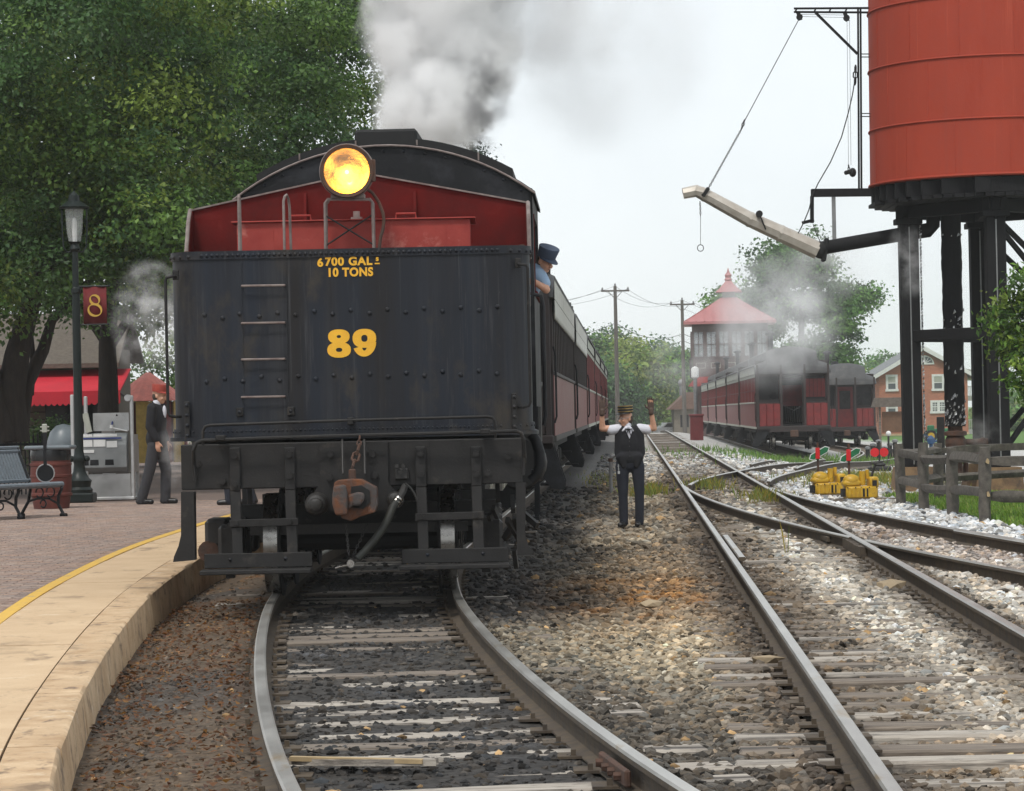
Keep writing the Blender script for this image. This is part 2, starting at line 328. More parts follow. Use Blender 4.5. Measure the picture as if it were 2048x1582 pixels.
# ------------------------------------------------------------------ terrain and tracks
def sm(a, b, x):
    t = np.clip((np.asarray(x, float)-a)/(b-a), 0, 1); return t*t*(3-2*t)
_ys = np.arange(2, 420, .25)
def spline(pts, wdw=9):
    y, x = zip(*pts); v = np.interp(_ys, y, x)
    for k in range(3): v = np.convolve(np.pad(v, wdw, 'edge'), np.ones(2*wdw+1)/(2*wdw+1), 'valid')
    return lambda Y: np.interp(Y, _ys, v)
RZ = .17
_c1 = spline([(2, 1.35), (5, .86), (8, .36), (11.1, -.13), (12.6, -.33), (14.65, -.56), (16.9, -.78), (19.5, -1.0), (23, -1.24), (27, -1.35), (30, -1.37), (34, -1.21), (38, -1.043), (420, 14.81)], 4)
def c1(Y): return _c1(Y)
def c2(Y): return 1.73+.0415*np.asarray(Y, float)
def cN(Y): return c2(Y)+.00234*np.clip(57-np.asarray(Y, float), 0, 99)**2
_cF = spline([(50, 0), (54, 0.02), (57, .22), (61.8, .72), (71, 2.3), (78, 3.5), (87, 5.0), (100, 6.9), (112, 8.25), (125, 8.75), (140, 8.85), (420, 8.85)], 9)
def cF(Y): return c2(Y)+_cF(Y)
_cG = spline([(60, .55), (66, 1.2), (76, 2.35), (88, 3.5), (100, 4.3), (112, 4.72), (420, 4.72)], 9)
def cG(Y): return c2(Y)+_cG(Y)
def drop(X, Y):
    X = np.asarray(X, float); Y = np.asarray(Y, float)
    d = .4*sm(66, 104, Y)*sm(1.6, 4.4, X-c2(Y))
    d = d+.7*sm(110, 260, Y)*sm(4, 12, X-c2(Y))+1.1*sm(190, 320, Y)*(1-sm(4, 12, X-c2(Y)))+.4*sm(260, 330, Y)*sm(4, 12, X-c2(Y))
    return d
def gz(X, Y): return -drop(X, Y)
def plat_z(Y): return .21+.17*sm(14, 40, Y)
def kerb_x(Y): return c1(Y)-1.70+.10*sm(30, 22, Y)*0
RNG = np.random.default_rng(7); random.seed(5)

def noise2(x, y, seed=0, oct=4):
    """smooth value noise, about -1..1"""
    x = np.asarray(x, float); y = np.asarray(y, float); o = np.zeros(np.broadcast(x, y).shape); a = 1.; tot = 0
    for k in range(oct):
        xi = np.floor(x).astype(np.int64); yi = np.floor(y).astype(np.int64); fx = x-xi; fy = y-yi
        fx = fx*fx*(3-2*fx); fy = fy*fy*(3-2*fy)
        def h(i, j):
            n = (i*374761393+j*668265263+(seed+k*17)*1442695041) & 0x7fffffff
            n = ((n ^ (n >> 13))*1274126177) & 0x7fffffff
            return ((n ^ (n >> 16)) & 0xffff)/32767.5-1
        o = o+a*((h(xi, yi)*(1-fx)+h(xi+1, yi)*fx)*(1-fy)+(h(xi, yi+1)*(1-fx)+h(xi+1, yi+1)*fx)*fy)
        tot += a; a *= .5; x = x*2.03+5.2; y = y*2.03+1.7
    return o/tot
def lerp(a, b, t): return a*(1-t[..., None])+np.asarray(b)*t[..., None]
def ground_col(X, Y):
    """what lies where: coal and cinder, soil, orange sand, pale limestone, grass"""
    X = np.asarray(X, float); Y = np.asarray(Y, float)
    d1 = X-c1(Y); d2 = X-c2(Y); dN = X-cN(Y)
    n1 = noise2(X*1.1, Y*.5, 1); n2 = noise2(X*3, Y*1.6, 2); n3 = noise2(X*.6, Y*.25, 3)
    c = np.zeros(X.shape+(3,))+np.array((.245, .20, .145))
    c = lerp(c, (.17, .14, .105), sm(-.2, .4, n1))
    c = lerp(c, (.33, .285, .21), sm(.05, .5, n3)*.7)
    # pale patch between the tracks and orange sand
    c = lerp(c, (.46, .375, .255), np.exp(-((X-.75)/.75)**2-((Y-20.2)/2.6)**2)*.75)
    rust = np.exp(-((X-1.2)/1.0)**2-((Y-25.2)/3.)**2)*1.2*(.25+1.*sm(-.25, .35, n2+.4*noise2(X*6, Y*3, 12)))
    c = lerp(c, (.30, .145, .045), np.clip(rust*1.15, 0, 1))
    rust = np.exp(-((X-1.4)/.9)**2-((Y-30)/5.)**2)*.5*(.6+.8*sm(-.2, .4, n2))
    c = lerp(c, (.22, .15, .085), np.clip(rust, 0, 1))
    # coal beside and between the loco's rails, painted darker for shade under the tender
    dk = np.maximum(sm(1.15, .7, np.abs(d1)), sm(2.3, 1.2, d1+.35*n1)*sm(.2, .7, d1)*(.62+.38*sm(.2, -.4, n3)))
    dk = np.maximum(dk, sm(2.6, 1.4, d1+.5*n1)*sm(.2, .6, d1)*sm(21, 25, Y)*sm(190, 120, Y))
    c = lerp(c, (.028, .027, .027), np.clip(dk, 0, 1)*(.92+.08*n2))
    c = lerp(c, (.13, .128, .13), sm(.35, .7, n2)*sm(1., .6, np.abs(d1))*.4)
    # leaf litter and soil between the platform kerb and the left rail
    lt = sm(-.72, -.85, d1)
    c = lerp(c, (.105, .075, .05), lt); c = lerp(c, (.16, .085, .04), lt*sm(.1, .5, n2)*sm(14, 18, Y)); c = lerp(c, (.055, .05, .046), lt*sm(.0, .5, n1)*.7)
    # second track: dark soil by the rails, bleached strip down the middle
    a2 = np.abs(d2); r2 = sm(1.35, 1.0, a2)
    c = lerp(c, (.125, .098, .072), r2*.88)
    c = lerp(c, (.06, .047, .038), sm(.34, .14, np.abs(a2-.75))*.85*sm(-.6, .2, n1))
    st = np.exp(-((d2-.15-.12*n1)/.30)**2)*sm(70, 40, Y)
    c = lerp(c, (.60, .55, .47), st*(.55+.45*sm(-.3, .3, n2))*(.55+.45*sm(16, 22, Y)))
    c = lerp(c, (.40, .21, .06), np.exp(-((d2-.3)/.5)**2-((Y-13.2)/.5)**2)*.8)
    # pale ballast right of the second track
    rt = sm(.95, 1.25, d2)
    c = lerp(c, (.50, .46, .40), rt*(.6+.4*sm(-.3, .3, n2)))
    soilN = np.exp(-((np.abs(dN)-.2)/.75)**2)*sm(58, 50, Y)*rt
    c = lerp(c, (.24, .185, .165), soilN*.75*sm(-.5, .3, n1+.2))
    gr = sm(.9, 1.3, dN)*rt*sm(24, 28, Y)
    c = lerp(c, (.46, .46, .455), gr); c = lerp(c, (.56, .56, .55), gr*sm(0, .5, n2)*.6)
    # tawny weedy ground by the far points
    c = lerp(c, (.30, .235, .14), sm(46, 52, Y)*sm(80, 70, Y)*sm(1.6, 2.4, d2)*sm(-.1, .4, n1)*.7)
    # further back: grey limestone
    far = sm(60, 85, Y); c = lerp(c, (.42, .41, .385), far*sm(1.1, 1.5, d1)*(.75+.25*n1))
    c = lerp(c, (.075, .07, .066), far*sm(2.7, 1.7, np.abs(d1))*.8)
    c = lerp(c, (.20, .165, .12), far*sm(.3, .1, np.abs(a2-.75))*.6)
    # burnt dark patch at the points and dark foot of the loco
    c = lerp(c, (.09, .07, .055), np.exp(-((d2-.1)/1.1)**2-((Y-58)/5.)**2)*.75)
    # grass: tower lawn, house lawn
    lawn = sm(6.5, 6.75, X+.15*n2)*sm(36, 38.2, Y)*sm(53, 50, Y)
    c = lerp(c, (.10, .135, .03), lawn)
    hl = sm(13, 16, d2)*sm(118, 126, Y); c = lerp(c, (.085, .17, .03), hl)
    rd = sm(13, 15, d2)*np.exp(-((Y-108)/9.)**2); c = lerp(c, (.5, .49, .47), np.clip(rd*1.3, 0, 1))
    tr = sm(-1.6, -1.8, d1)*sm(45, 60, Y); c = lerp(c, (.16, .13, .10), tr)
    vf = sm(215, 235, Y)*sm(13, 11, d2); c = lerp(c, (.36, .33, .28), vf*.7)
    return np.clip(c, .004, 1)
def bulk(name, V, F, mats, tint=None, smooth=False, mi=None, parent=None):
    """one mesh from numpy arrays; F is (n,3) or (n,4)"""
    me = bpy.data.meshes.new(name); V = np.asarray(V, np.float32); F = np.asarray(F, np.int32); k = F.shape[1]
    me.vertices.add(len(V)); me.vertices.foreach_set('co', V.ravel())
    me.loops.add(F.size); me.loops.foreach_set('vertex_index', F.ravel())
    me.polygons.add(len(F)); me.polygons.foreach_set('loop_start', np.arange(0, F.size, k, dtype=np.int32))
    me.polygons.foreach_set('loop_total', np.full(len(F), k, np.int32))
    for m_ in (mats if isinstance(mats, list) else [mats]): me.materials.append(m_)
    if mi is not None: me.polygons.foreach_set('material_index', np.asarray(mi, np.int32))
    me.polygons.foreach_set('use_smooth', np.full(len(F), bool(smooth)))
    if tint is not None:
        a = me.attributes.new('tint', 'FLOAT_COLOR', 'POINT'); t4 = np.ones((len(V), 4), np.float32); t4[:, :3] = tint; a.data.foreach_set('color', t4.ravel())
    me.update(calc_edges=True); me.validate(); return inst(name, me, parent)
# ground: one sheet out to the horizon, finer near the camera
gy = np.concatenate([np.arange(6, 30, .12), np.arange(30, 62, .25), np.arange(62, 130, 1.), np.arange(130, 330, 5.), np.array([330, 360, 420, 520, 700, 1000, 1500, 2200])])
gx = np.concatenate([np.array([-700, -400, -220, -120, -60, -30, -16, -10, -6.5]), np.arange(-4.5, 7.5, .12), np.arange(7.5, 24, .5), np.arange(24, 60, 3.), np.array([60, 90, 140, 240, 420, 700])])
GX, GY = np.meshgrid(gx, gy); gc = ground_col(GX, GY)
d1_ = np.abs(GX-c1(GY)); pl = (GX < kerb_x(GY)+.02)
GZ = gz(GX, GY)-.012+.03*noise2(GX*1.3, GY*1.3, 9)*(1-sm(60, 90, GY))
bal = np.minimum(np.abs(GX-c1(GY)), np.minimum(np.abs(GX-c2(GY)), np.abs(GX-cN(GY))+9*(GY > 57)))
GZ = GZ+(.022*sm(1.1, .9, bal)+.044*sm(.80, .95, bal)*sm(1.6, 1.25, bal))*(GY < 200)-.03*sm(.5, 1.6, GX-c1(GY))*sm(3.4, 2.3, GX-c1(GY))*sm(60, 40, GY)
GZ = np.where((GX < c1(GY)-1.5) & (GY > 9), np.minimum(GZ, -.02), GZ)
nxg = len(gx); ii = (np.arange(len(gy)-1)[:, None]*nxg+np.arange(nxg-1)[None, :]).ravel()
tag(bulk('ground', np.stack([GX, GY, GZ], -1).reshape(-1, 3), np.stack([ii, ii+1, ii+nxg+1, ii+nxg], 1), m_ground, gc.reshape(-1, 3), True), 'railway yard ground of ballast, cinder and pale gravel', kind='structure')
def ground_at(X, Y):
    """height of the built ground sheet, near part"""
    return gz(X, Y)-.012+.03*noise2(np.asarray(X)*1.3, np.asarray(Y)*1.3, 9)*(1-sm(60, 90, Y))+(lambda q: .022*sm(1.1, .9, q)+.044*sm(.80, .95, q)*sm(1.6, 1.25, q))(np.minimum(np.abs(X-c1(Y)), np.minimum(np.abs(X-c2(Y)), np.abs(X-cN(Y))+9*(np.asarray(Y) > 57))))-.03*sm(.5, 1.6, X-c1(Y))*sm(3.4, 2.3, X-c1(Y))*sm(60, 40, Y)

# rails ------------------------------------------------------------
PROF = [(-.0365, .118), (-.0365, .140), (-.027, .150), (.027, .150), (.0365, .140), (.0365, .118), (.009, .105), (.009, .022), (.068, .009), (.068, 0), (-.068, 0), (-.068, .009), (-.009, .022), (-.009, .105)]
def rail(parent, pts, name='rail', capends=True):
    """pts: (x, y, ztop) polyline"""
    P = [Vector(p) for p in pts]; n = len(PROF); vs = []; fs = []; mi = []
    for i, p in enumerate(P):
        t = P[min(i+1, len(P)-1)]-P[max(i-1, 0)]; t.z = 0; t.normalize(); r = Vector((t.y, -t.x, 0))
        vs += [p+r*a+Vector((0, 0, b-.15)) for a, b in PROF]
    for i in range(len(P)-1):
        for j in range(n):
            fs.append((i*n+j, (i+1)*n+j, (i+1)*n+(j+1) % n, i*n+(j+1) % n)); mi.append(0 if j in (1, 2, 3) else 1)
    fs += [tuple(range(n)), tuple(reversed(range((len(P)-1)*n, len(P)*n)))]; mi += [1, 1]
    mb = MB(); mb.add(vs, fs); mb.m = mi
    return mb.build(name, [m_railtop, m_railside], parent, smooth=25)
def line(c, y0, y1, off, step=1.0, z=None):
    o = []
    for Y in np.arange(y0, y1+.001, step):
        t = Vector((float(c(Y+.1)-c(Y-.1)), .2, 0)).normalized(); r = Vector((t.y, -t.x, 0))
        X = float(c(Y)); Z = RZ+(float(gz(X, Y)) if z is None else z)
        o.append(Vector((X, Y, Z))+r*off)
    return o
def steps(y0, y1): return .5 if y1 < 60 else 1.
tie_me = [MB().box(-1.28, 1.28, -.115, .115, -.16, 0, 0, .012).mesh('crosstie', m_tie), MB().box(-1.28, 1.28, -.115, .115, -.16, 0, 0, .012).mesh('crosstie', m_tiew)]
def ties(parent, c, y0, y1, pitch=.545, white=0., half=1., xo=0., ymax=62., skip=None, up=0.):
    Y = y0; far = MB()
    while Y < y1:
        t = math.atan2(float(c(Y-.2)-c(Y+.2)), .4); X = float(c(Y)); z = RZ-.15+float(gz(X, Y))+random.uniform(-.024, .006)+up
        yy = Y+random.uniform(-.06, .06); rot = (random.uniform(-.004, .004), random.uniform(-.008, .008), t+random.uniform(-.03, .03))
        xx = X+xo+random.uniform(-.06, .06)
        if not (skip and skip(yy)):
            if Y < ymax: inst('crosstie', tie_me[random.random() < white], parent, (xx, yy, z), rot, (half, random.uniform(.86, 1.08), 1))
            else: far.box(-1.28, 1.28, -.115, .115, -.16, 0, 0, 0, Matrix.Translation((xx, yy, z)) @ Matrix.Rotation(t, 4, 'Z'))
        Y += pitch*(1 if Y < ymax else 1.3)
    if far.v:
        o = far.build('far_crossties', m_tie, parent); o['kind'] = 'stuff'
def plates(parent, c, y0, y1, pitch=.545):
    mb = MB(); Y = y0
    while Y < y1:
        for s in (-.7525, .7525):
            p = line(c, Y, Y, s, 1)[0]
            mb.box(p.x-.16, p.x+.16, Y-.085, Y+.085, p.z-.152, p.z-.139)
            for q in (-1, 1): mb.box(p.x+q*.085-.012, p.x+q*.085+.012, Y-.03+q*.03, Y-.005+q*.03, p.z-.14, p.z-.11)
        Y += pitch
    o = mb.build('tie_plates', m_railside, parent, smooth=0); o['kind'] = 'stuff'
t1 = thing('railway_track', 'curved black cindered track under the locomotive beside the platform', None, kind='structure')
for s in (-.7525, .7525): rail(t1, line(c1, 5, 45, s, .5)+line(c1, 46, 200, s, 2))
ties(t1, c1, 8.5, 110, white=.42); plates(t1, c1, 9, 30)
t2 = thing('railway_track', 'straight open track right of the locomotive', None, kind='structure')
for s in (-.7525, .7525): rail(t2, line(c2, 5, 240, s, 3))
ties(t2, c2, 8.5, 190, white=.6, up=.008); plates(t2, c2, 9, 40)
# near turnout: joins the second track at the points and leaves to the right towards the camera
t3 = thing('railway_turnout', 'rusty diverging track curving right off the straight track', None, kind='structure')
rail(t3, [p-Vector((0,0,.003)) for p in line(cN, 9, 31.2, -.7525, .37)])
rail(t3, [p-Vector((0,0,.003)) for p in line(cN, 31.95, 54.5, -.7525, .55)])
rail(t3, line(cN, 9, 52, .7525, .5))
mb = MB()                                                        # the frog casting where the rails cross
for dy in (-1.0, -.5, 0, .5):
    mb.box(float(c2(31.4+dy))+.7525-.10, float(c2(31.4+dy))+.7525+.10, 31.1+dy, 31.7+dy, RZ-.14, RZ-.03)
mb.build('frog', m_railside, t3)
gp = line(cN, 27.5, 33, .68, .5); rail(t3, gp, 'guard_rail')
gp = line(c2, 28, 33.2, -.66, .5); rail(t3, gp, 'guard_rail')
ties(t3, lambda Y: (cN(Y)+c2(Y))/2, 44, 57, white=.25, half=1.12, xo=.1)
ties(t3, cN, 11, 40, white=.15)
mb = MB()
for q in ((33.5, -.7525), (26.5, .7525), (21.6, .7525)):
    p = line(cN, q[0], q[0], q[1])[0]; mb.box(p.x-.035, p.x+.035, p.y-.35, p.y+.35, p.z-.12, p.z-.05, 0, .01)
mb.build('joint_bar', m_railside, t3)
# far turnout to the coach sidings
t4 = thing('railway_turnout', 'far curving siding track leading behind the yellow switch machines', None, kind='structure')
rail(t4, line(cF, 55, 116, -.7525, 1)+line(cF, 120, 230, -.7525, 4)); rail(t4, line(cF, 56.5, 116, .7525, 1)+line(cF, 120, 230, .7525, 4))
ties(t4, cF, 57, 215, white=.1, ymax=75)
t5 = thing('railway_track', 'far siding track under the parked red coaches', None, kind='structure')
rail(t5, line(cG, 74, 116, -.7525, 1)+line(cG, 120, 230, -.7525, 4)); rail(t5, line(cG, 68, 116, .7525, 1)+line(cG, 120, 230, .7525, 4))
ties(t5, cG, 72, 215, white=.1, ymax=76)
p = line(c1, 11.9, 11.9, .70)[0]; q = line(c1, 12.6, 12.6, .70)[0]
mb = MB(); mb.bar(p+Vector((-.01, 0, -.085)), q+Vector((-.01, 0, -.085)), .03, .075, 0, .008)
for k in range(4): a = p.lerp(q, .15+.23*k); mb.cyl(a+Vector((0, 0, -.085)), a+Vector((-.055, 0, -.085)), .02, n=6)
mb.build('joint_bar', m_rustpipe, t1)

# ballast stones -----------------------------------------------------
def stone_protos(n=14, seed=3):
    rg = np.random.default_rng(seed); bm = bmesh.new(); bmesh.ops.create_icosphere(bm, subdivisions=1, radius=1)
    V = np.array([v.co[:] for v in bm.verts]); F = np.array([[v.index for v in f.verts] for f in bm.faces]); bm.free(); o = []
    for k in range(n):
        W = V*(1+rg.uniform(-.32, .32, (len(V), 1)))*np.array([rg.uniform(.75, 1.3), rg.uniform(.6, 1.0), rg.uniform(.45, .8)])
        for q in range(3):                                       # broken faces
            nn = rg.normal(size=3); nn /= np.linalg.norm(nn); d = W@nn; lim = rg.uniform(.45, .7); ov = d > lim
            W[ov] -= nn*(d[ov]-lim)[:, None]
        o.append(W)
    return o, F
PROTO, PF = stone_protos()
def scatter_stones(name, X, Y, size, tint, zoff=0., sink=.3, seed=1, label=''):
    rg = np.random.default_rng(seed); N = len(X); k = rg.integers(0, len(PROTO), N); P = np.stack(PROTO)[k]
    a = rg.uniform(0, 6.283, N); b = rg.normal(0, .35, N); ca, sa, cb, sb = np.cos(a), np.sin(a), np.cos(b), np.sin(b)
    x = P[:, :, 0]*ca[:, None]-P[:, :, 1]*sa[:, None]; y = P[:, :, 0]*sa[:, None]+P[:, :, 1]*ca[:, None]; z = P[:, :, 2]
    y, z = y*cb[:, None]-z*sb[:, None], y*sb[:, None]+z*cb[:, None]
    G = ground_at(X, Y)+zoff
    V = np.stack([X[:, None]+x*size[:, None], Y[:, None]+y*size[:, None], G[:, None]+(z+sink)*size[:, None]], -1).reshape(-1, 3)
    F = (PF[None]+(np.arange(N)*P.shape[1])[:, None, None]).reshape(-1, 3)
    o = bulk(name, V, F, m_stone, np.repeat(tint, P.shape[1], 0)); return tag(o, label, kind='stuff')
def stone_field(y0, y1, dens, smin, smax, seed):
    rg = np.random.default_rng(seed); A = (y1-y0)*(.36*y1+3.2); n = int(A*dens)
    Y = rg.uniform(y0, y1, n); X = (rg.uniform(-.5, .5, n))*(.36*Y+3.0)+.0
    d1 = X-c1(Y); d2 = X-c2(Y); dN = X-cN(Y)
    keep = (X > kerb_x(Y)+.04)
    for d in (np.abs(d1), np.abs(d2), np.where(Y < 58, np.abs(dN), 9)): keep &= np.abs(d-.7525) > .075
    keep &= ~((X > 6.6) & (Y > 37.5) & (Y < 52)) & ~((X-c2(Y) > 4) & (Y > 66)) & ~((np.abs(X-c1(Y)) < 1.6) & (Y > 60))                    # tower lawn
    keep &= ~((np.abs(d1) < .95) & (rg.random(n) < .42)); keep &= ~((np.abs(d2) < .95) & (rg.random(n) < .45))
    keep &= ~((np.abs(d1) < 1.9) & (Y > 23.5) & (rg.random(n) < .5))
    keep &= ~((d1 < -.8) & (rg.random(n) < .45))
    return X[keep], Y[keep], rg
def field(y0, y1, dens, smin, smax, seed, name, label):
    X, Y, rg = stone_field(y0, y1, dens, smin, smax, seed); n = len(X)
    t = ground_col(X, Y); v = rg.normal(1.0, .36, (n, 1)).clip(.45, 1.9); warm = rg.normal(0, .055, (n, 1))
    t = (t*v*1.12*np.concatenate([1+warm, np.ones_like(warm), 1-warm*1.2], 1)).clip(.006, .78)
    odd = rg.random(n); t[odd < .07] = (t[odd < .07]*.3); t[odd > .965] = np.minimum(t[odd > .965]*1.7, .72)
    oc = (odd > .93) & (odd < .94); t[oc] = np.array((.36, .23, .11))*v[oc]
    size = (smin+(smax-smin)*rg.random(n)**2.2); d1 = np.abs(X-c1(Y)); size = np.where(d1 < .95, size*.8, size); size = np.where(X-c1(Y) < -.8, size*.55, size)
    return scatter_stones(name, X, Y, size, t, -.006, .2, seed, label)
field(9.6, 15, 820, .012, .044, 11, 'ballast', 'crushed ballast stones round the nearest sleepers')
field(15, 22, 520, .014, .046, 12, 'ballast', 'crushed ballast stones beside the locomotive')
field(22, 34, 200, .020, .056, 13, 'ballast', 'crushed ballast stones around the standing conductor and the frog')
field(34, 62, 46, .034, .085, 14, 'ballast', 'pale ballast stones by the yellow switch machines')
field(62, 105, 15, .05, .11, 15, 'ballast', 'pale gravel between the trains further back')
# fallen leaves on the strip between kerb and rail
n = 2600; rg = np.random.default_rng(5); Y = rg.uniform(10, 25, n); X = kerb_x(Y)+.04+rg.random(n)*(.86)
a = rg.uniform(0, 6.28, n); s = rg.uniform(.012, .028, n); g = ground_at(X, Y)+rg.uniform(.012, .035, n)
dx, dy = np.cos(a)*s, np.sin(a)*s; tl = rg.uniform(-.012, .012, (4, n))
V = np.stack([np.stack([X-dx, Y-dy, g+tl[0]], -1), np.stack([X+dy*.6, Y-dx*.6, g+tl[1]], -1), np.stack([X+dx, Y+dy, g+tl[2]], -1), np.stack([X-dy*.6, Y+dx*.6, g+tl[3]], -1)], 1).reshape(-1, 3)
tint = np.array([(.20, .085, .03), (.13, .06, .025), (.28, .14, .04), (.09, .055, .03), (.10, .045, .025)])[rg.choice(5, n, p=[.3, .3, .08, .2, .12])]
tag(bulk('fallen_leaves', V, np.arange(4*n).reshape(-1, 4), m_leaf, np.repeat(tint, 4, 0)), 'brown fallen leaves lying between the kerb and the left rail', kind='stuff')

# platform -------------------------------------------------------------
def strip(name, y0, y1, fa, fb, z, mats, parent=None, step=.5, thick=0., zb=None):
    """strip between x=fa(Y) and x=fb(Y), top at z(Y), with sides down by thick"""
    ys = list(np.arange(y0, y1, step))+[y1]; vs = []; fs = []
    for Y in ys:
        a, b, zz = float(fa(Y)), float(fb(Y)), float(z(Y)); lo = zz-thick
        vs += [(a, Y, zz), (b, Y, zz), (b, Y, lo), (a, Y, lo)]
    k = len(ys)
    for i in range(k-1):
        q = 4*i; fs.append((q, q+1, q+5, q+4))
        if thick: fs += [(q+1, q+2, q+6, q+5), (q+3, q, q+4, q+7)]
    if thick: fs += [(0, 3, 2, 1), (4*k-4, 4*k-3, 4*k-2, 4*k-1)]
    mb = MB(); mb.add(vs, fs); return mb.build(name, mats, parent, smooth=25)
pv = thing('platform', 'station platform paved with reddish brick and edged with tan concrete', None, kind='structure')
strip('paving_bed', 6, 120, lambda Y: -16-.1*Y, lambda Y: kerb_x(Y)-.97, lambda Y: plat_z(Y)-.012, m_mortar, pv, 1.)
strip('yellow_line', 6, 75, lambda Y: kerb_x(Y)-1.005, lambda Y: kerb_x(Y)-.90, lambda Y: plat_z(Y)+.0005, m_paintline, pv, .5, .01)
Y = 6.; k = 0
while Y < 74:
    l = 3.05; strip('concrete_slab', Y, Y+l-.012, lambda q: kerb_x(q)-.898, lambda q: kerb_x(q)-.262, lambda q: plat_z(q)-.004-.003*(k % 2), m_conc, pv, .4, .12); Y += l; k += 1
Y = 5.2; k = 0
def kerb_seg(y0, y1, j):
    ys = list(np.arange(y0, y1, .16))+[y1]; vs = []; fs = []; n_ = 7
    for Yq in ys:
        x = float(kerb_x(Yq)); z = float(plat_z(Yq)); e = .012*noise2(Yq*2.3, j*3.1, 4); e2 = .012*noise2(Yq*1.6, j*2.+7, 6)
        vs += [(x-.25, Yq, z-.01), (x-.247, Yq, z+.001), (x-.02+e*.4, Yq, z+.002), (x-.003+e, Yq, z-.010+e*.5), (x+.002+e, Yq, z-.05), (x+.012+e2, Yq, z-.15), (x+.03+e2, Yq, -.12)]
    for i in range(len(ys)-1):
        for q in range(n_-1): fs.append((i*n_+q, i*n_+q+1, (i+1)*n_+q+1, (i+1)*n_+q))
    fs += [tuple(reversed(range(n_))), tuple(range((len(ys)-1)*n_, len(ys)*n_))]
    mb = MB(); mb.add([(float(a), float(b), float(c)) for a, b, c in vs], fs); mb.build('kerb_stone', m_concside, pv, smooth=40)
while Y < 74: kerb_seg(Y, Y+2.43, k); Y += 2.45; k += 1
mb = MB(); mb.box(-8, -1, 5.5, 5.6, -1, -.9)
# brick pavers, laid across the platform in running bond
bl, bw, jt = .2, .1, .007
cand = []
row = 0; Y = 18.4
while Y < 44:
    lim = -.184*(Y+.1)-2.2; xr = float(kerb_x(Y))-1.01; x = xr-(.1 if row % 2 else 0.)-bl
    while x+bl > lim:
        cand.append((x, Y)); x -= bl+jt
    Y += bw+jt; row += 1
brick_m = []
for k in range(6):
    me = MB().box(-bl/2, bl/2, -bw/2, bw/2, -.03, 0, 0, .006).mesh('paving_brick', m_brick)
    cc = [(.30, .215, .175), (.265, .19, .155), (.33, .25, .205), (.27, .21, .18), (.31, .215, .165), (.24, .185, .16)][k]
    a = me.attributes.new('tint', 'FLOAT_COLOR', 'POINT'); a.data.foreach_set('color', list(cc+(1,))*len(me.vertices)); brick_m.append(me)
rg = random.Random(4)
cand.sort(key=lambda q: (q[0]+.2 < -.184*q[1]-.1, q[1], -q[0]))                   # those in view and nearest come first
for x, Y in cand[:300]:
    inst('paving_brick', brick_m[rg.randrange(6)], pv, (x+bl/2, Y+bw/2, float(plat_z(Y))+rg.uniform(-.003, .001)), (rg.uniform(-.008, .008), rg.uniform(-.008, .008), rg.uniform(-.006, .006)))
rest = cand[300:]; V = []; T = []; rgn = np.random.default_rng(8)
XY = np.array(rest); zz = plat_z(XY[:, 1])+rgn.uniform(-.003, .001, len(rest))
x0, y0 = XY[:, 0], XY[:, 1]; b_ = .005
V = np.stack([np.stack([x0+a*bl+(b_ if a == 0 else -b_)*t, y0+c*bw+(b_ if c == 0 else -b_)*t, zz-(0 if t else .006)-(0 if t != 0 else 0)], -1) for t in (1, 0) for a, c in ((0, 0), (1, 0), (1, 1), (0, 1))], 1)
F0 = np.array([(0, 1, 2, 3), (4, 5, 1, 0), (5, 6, 2, 1), (6, 7, 3, 2), (7, 4, 0, 3)])
F = (F0[None]+(np.arange(len(rest))*8)[:, None, None]).reshape(-1, 4)
pal = np.array([(.30, .215, .175), (.265, .19, .155), (.33, .25, .205), (.27, .21, .18), (.31, .215, .165), (.24, .185, .16)])
o = bulk('paving_bricks', V.reshape(-1, 3), F, m_brick, np.repeat(pal[rgn.integers(0, 6, len(rest))], 8, 0), parent=pv); o['kind'] = 'stuff'
# ------------------------------------------------------------------ tender
def P2(o, px, py, Y):
    v = at(px, py, Y)-Vector(o); return v
TO = (-1.284, 22.9, 0)
def tl(px, py, Y=22.9): return P2(TO, px, py, Y)
tender = thing('locomotive_tender', 'black riveted locomotive tender numbered 89 with lit headlight and red coal boards', 'tender', TO, .006)
def rrect(x0, x1, y0, y1, r, n=6, front_only=False):
    pts = []
    for cx, cy, a0 in ((x1-r, y0+r, -90), (x1-r, y1-r, 0), (x0+r, y1-r, 90), (x0+r, y0+r, 180)):
        for k in range(n+1):
            a = R(a0+90*k/n); pts.append((cx+r*math.cos(a), cy+r*math.sin(a)))
    return pts
HW = 1.452
mb = MB(); mb.prism(rrect(-HW, HW, 0, 6.7, .24, 8), 1.49, 2.95, axis='Z'); mb.build('tank', m_tank, tender, smooth=28)
mb = MB(); mb.prism(rrect(-HW-.014, HW+.014, -.014, 6.714, .25, 8), 2.922, 2.988, axis='Z'); mb.build('rim_band', m_tank, tender, smooth=28)
mb = MB(); mb.prism(rrect(-HW-.045, HW+.045, -.045, 6.745, .27, 8), 1.462, 1.492, axis='Z'); mb.prism(rrect(-HW-.014, HW+.014, -.014, 6.714, .25, 8), 1.493, 1.56, axis='Z'); mb.build('base_flange', m_tank, tender, smooth=28)
def dome_mesh(name, r, h, m_, n=10):
    return MB().lathe([(r, 0), (r*.93, h*.45), (r*.66, h*.85), (.0001, h)], n).mesh(name, m_, 60)
riv = dome_mesh('rivet', .0155, .013, m_tank); riv2 = dome_mesh('rivet', .010, .008, m_tank, 8); rivb = dome_mesh('rivet', .022, .02, m_blk)
FR = (math.pi/2, 0, 0)                                            # faces the camera
for k in range(58): inst('rivet', riv, tender, (-1.19+k*2.38/57, -.014, 2.952), FR)
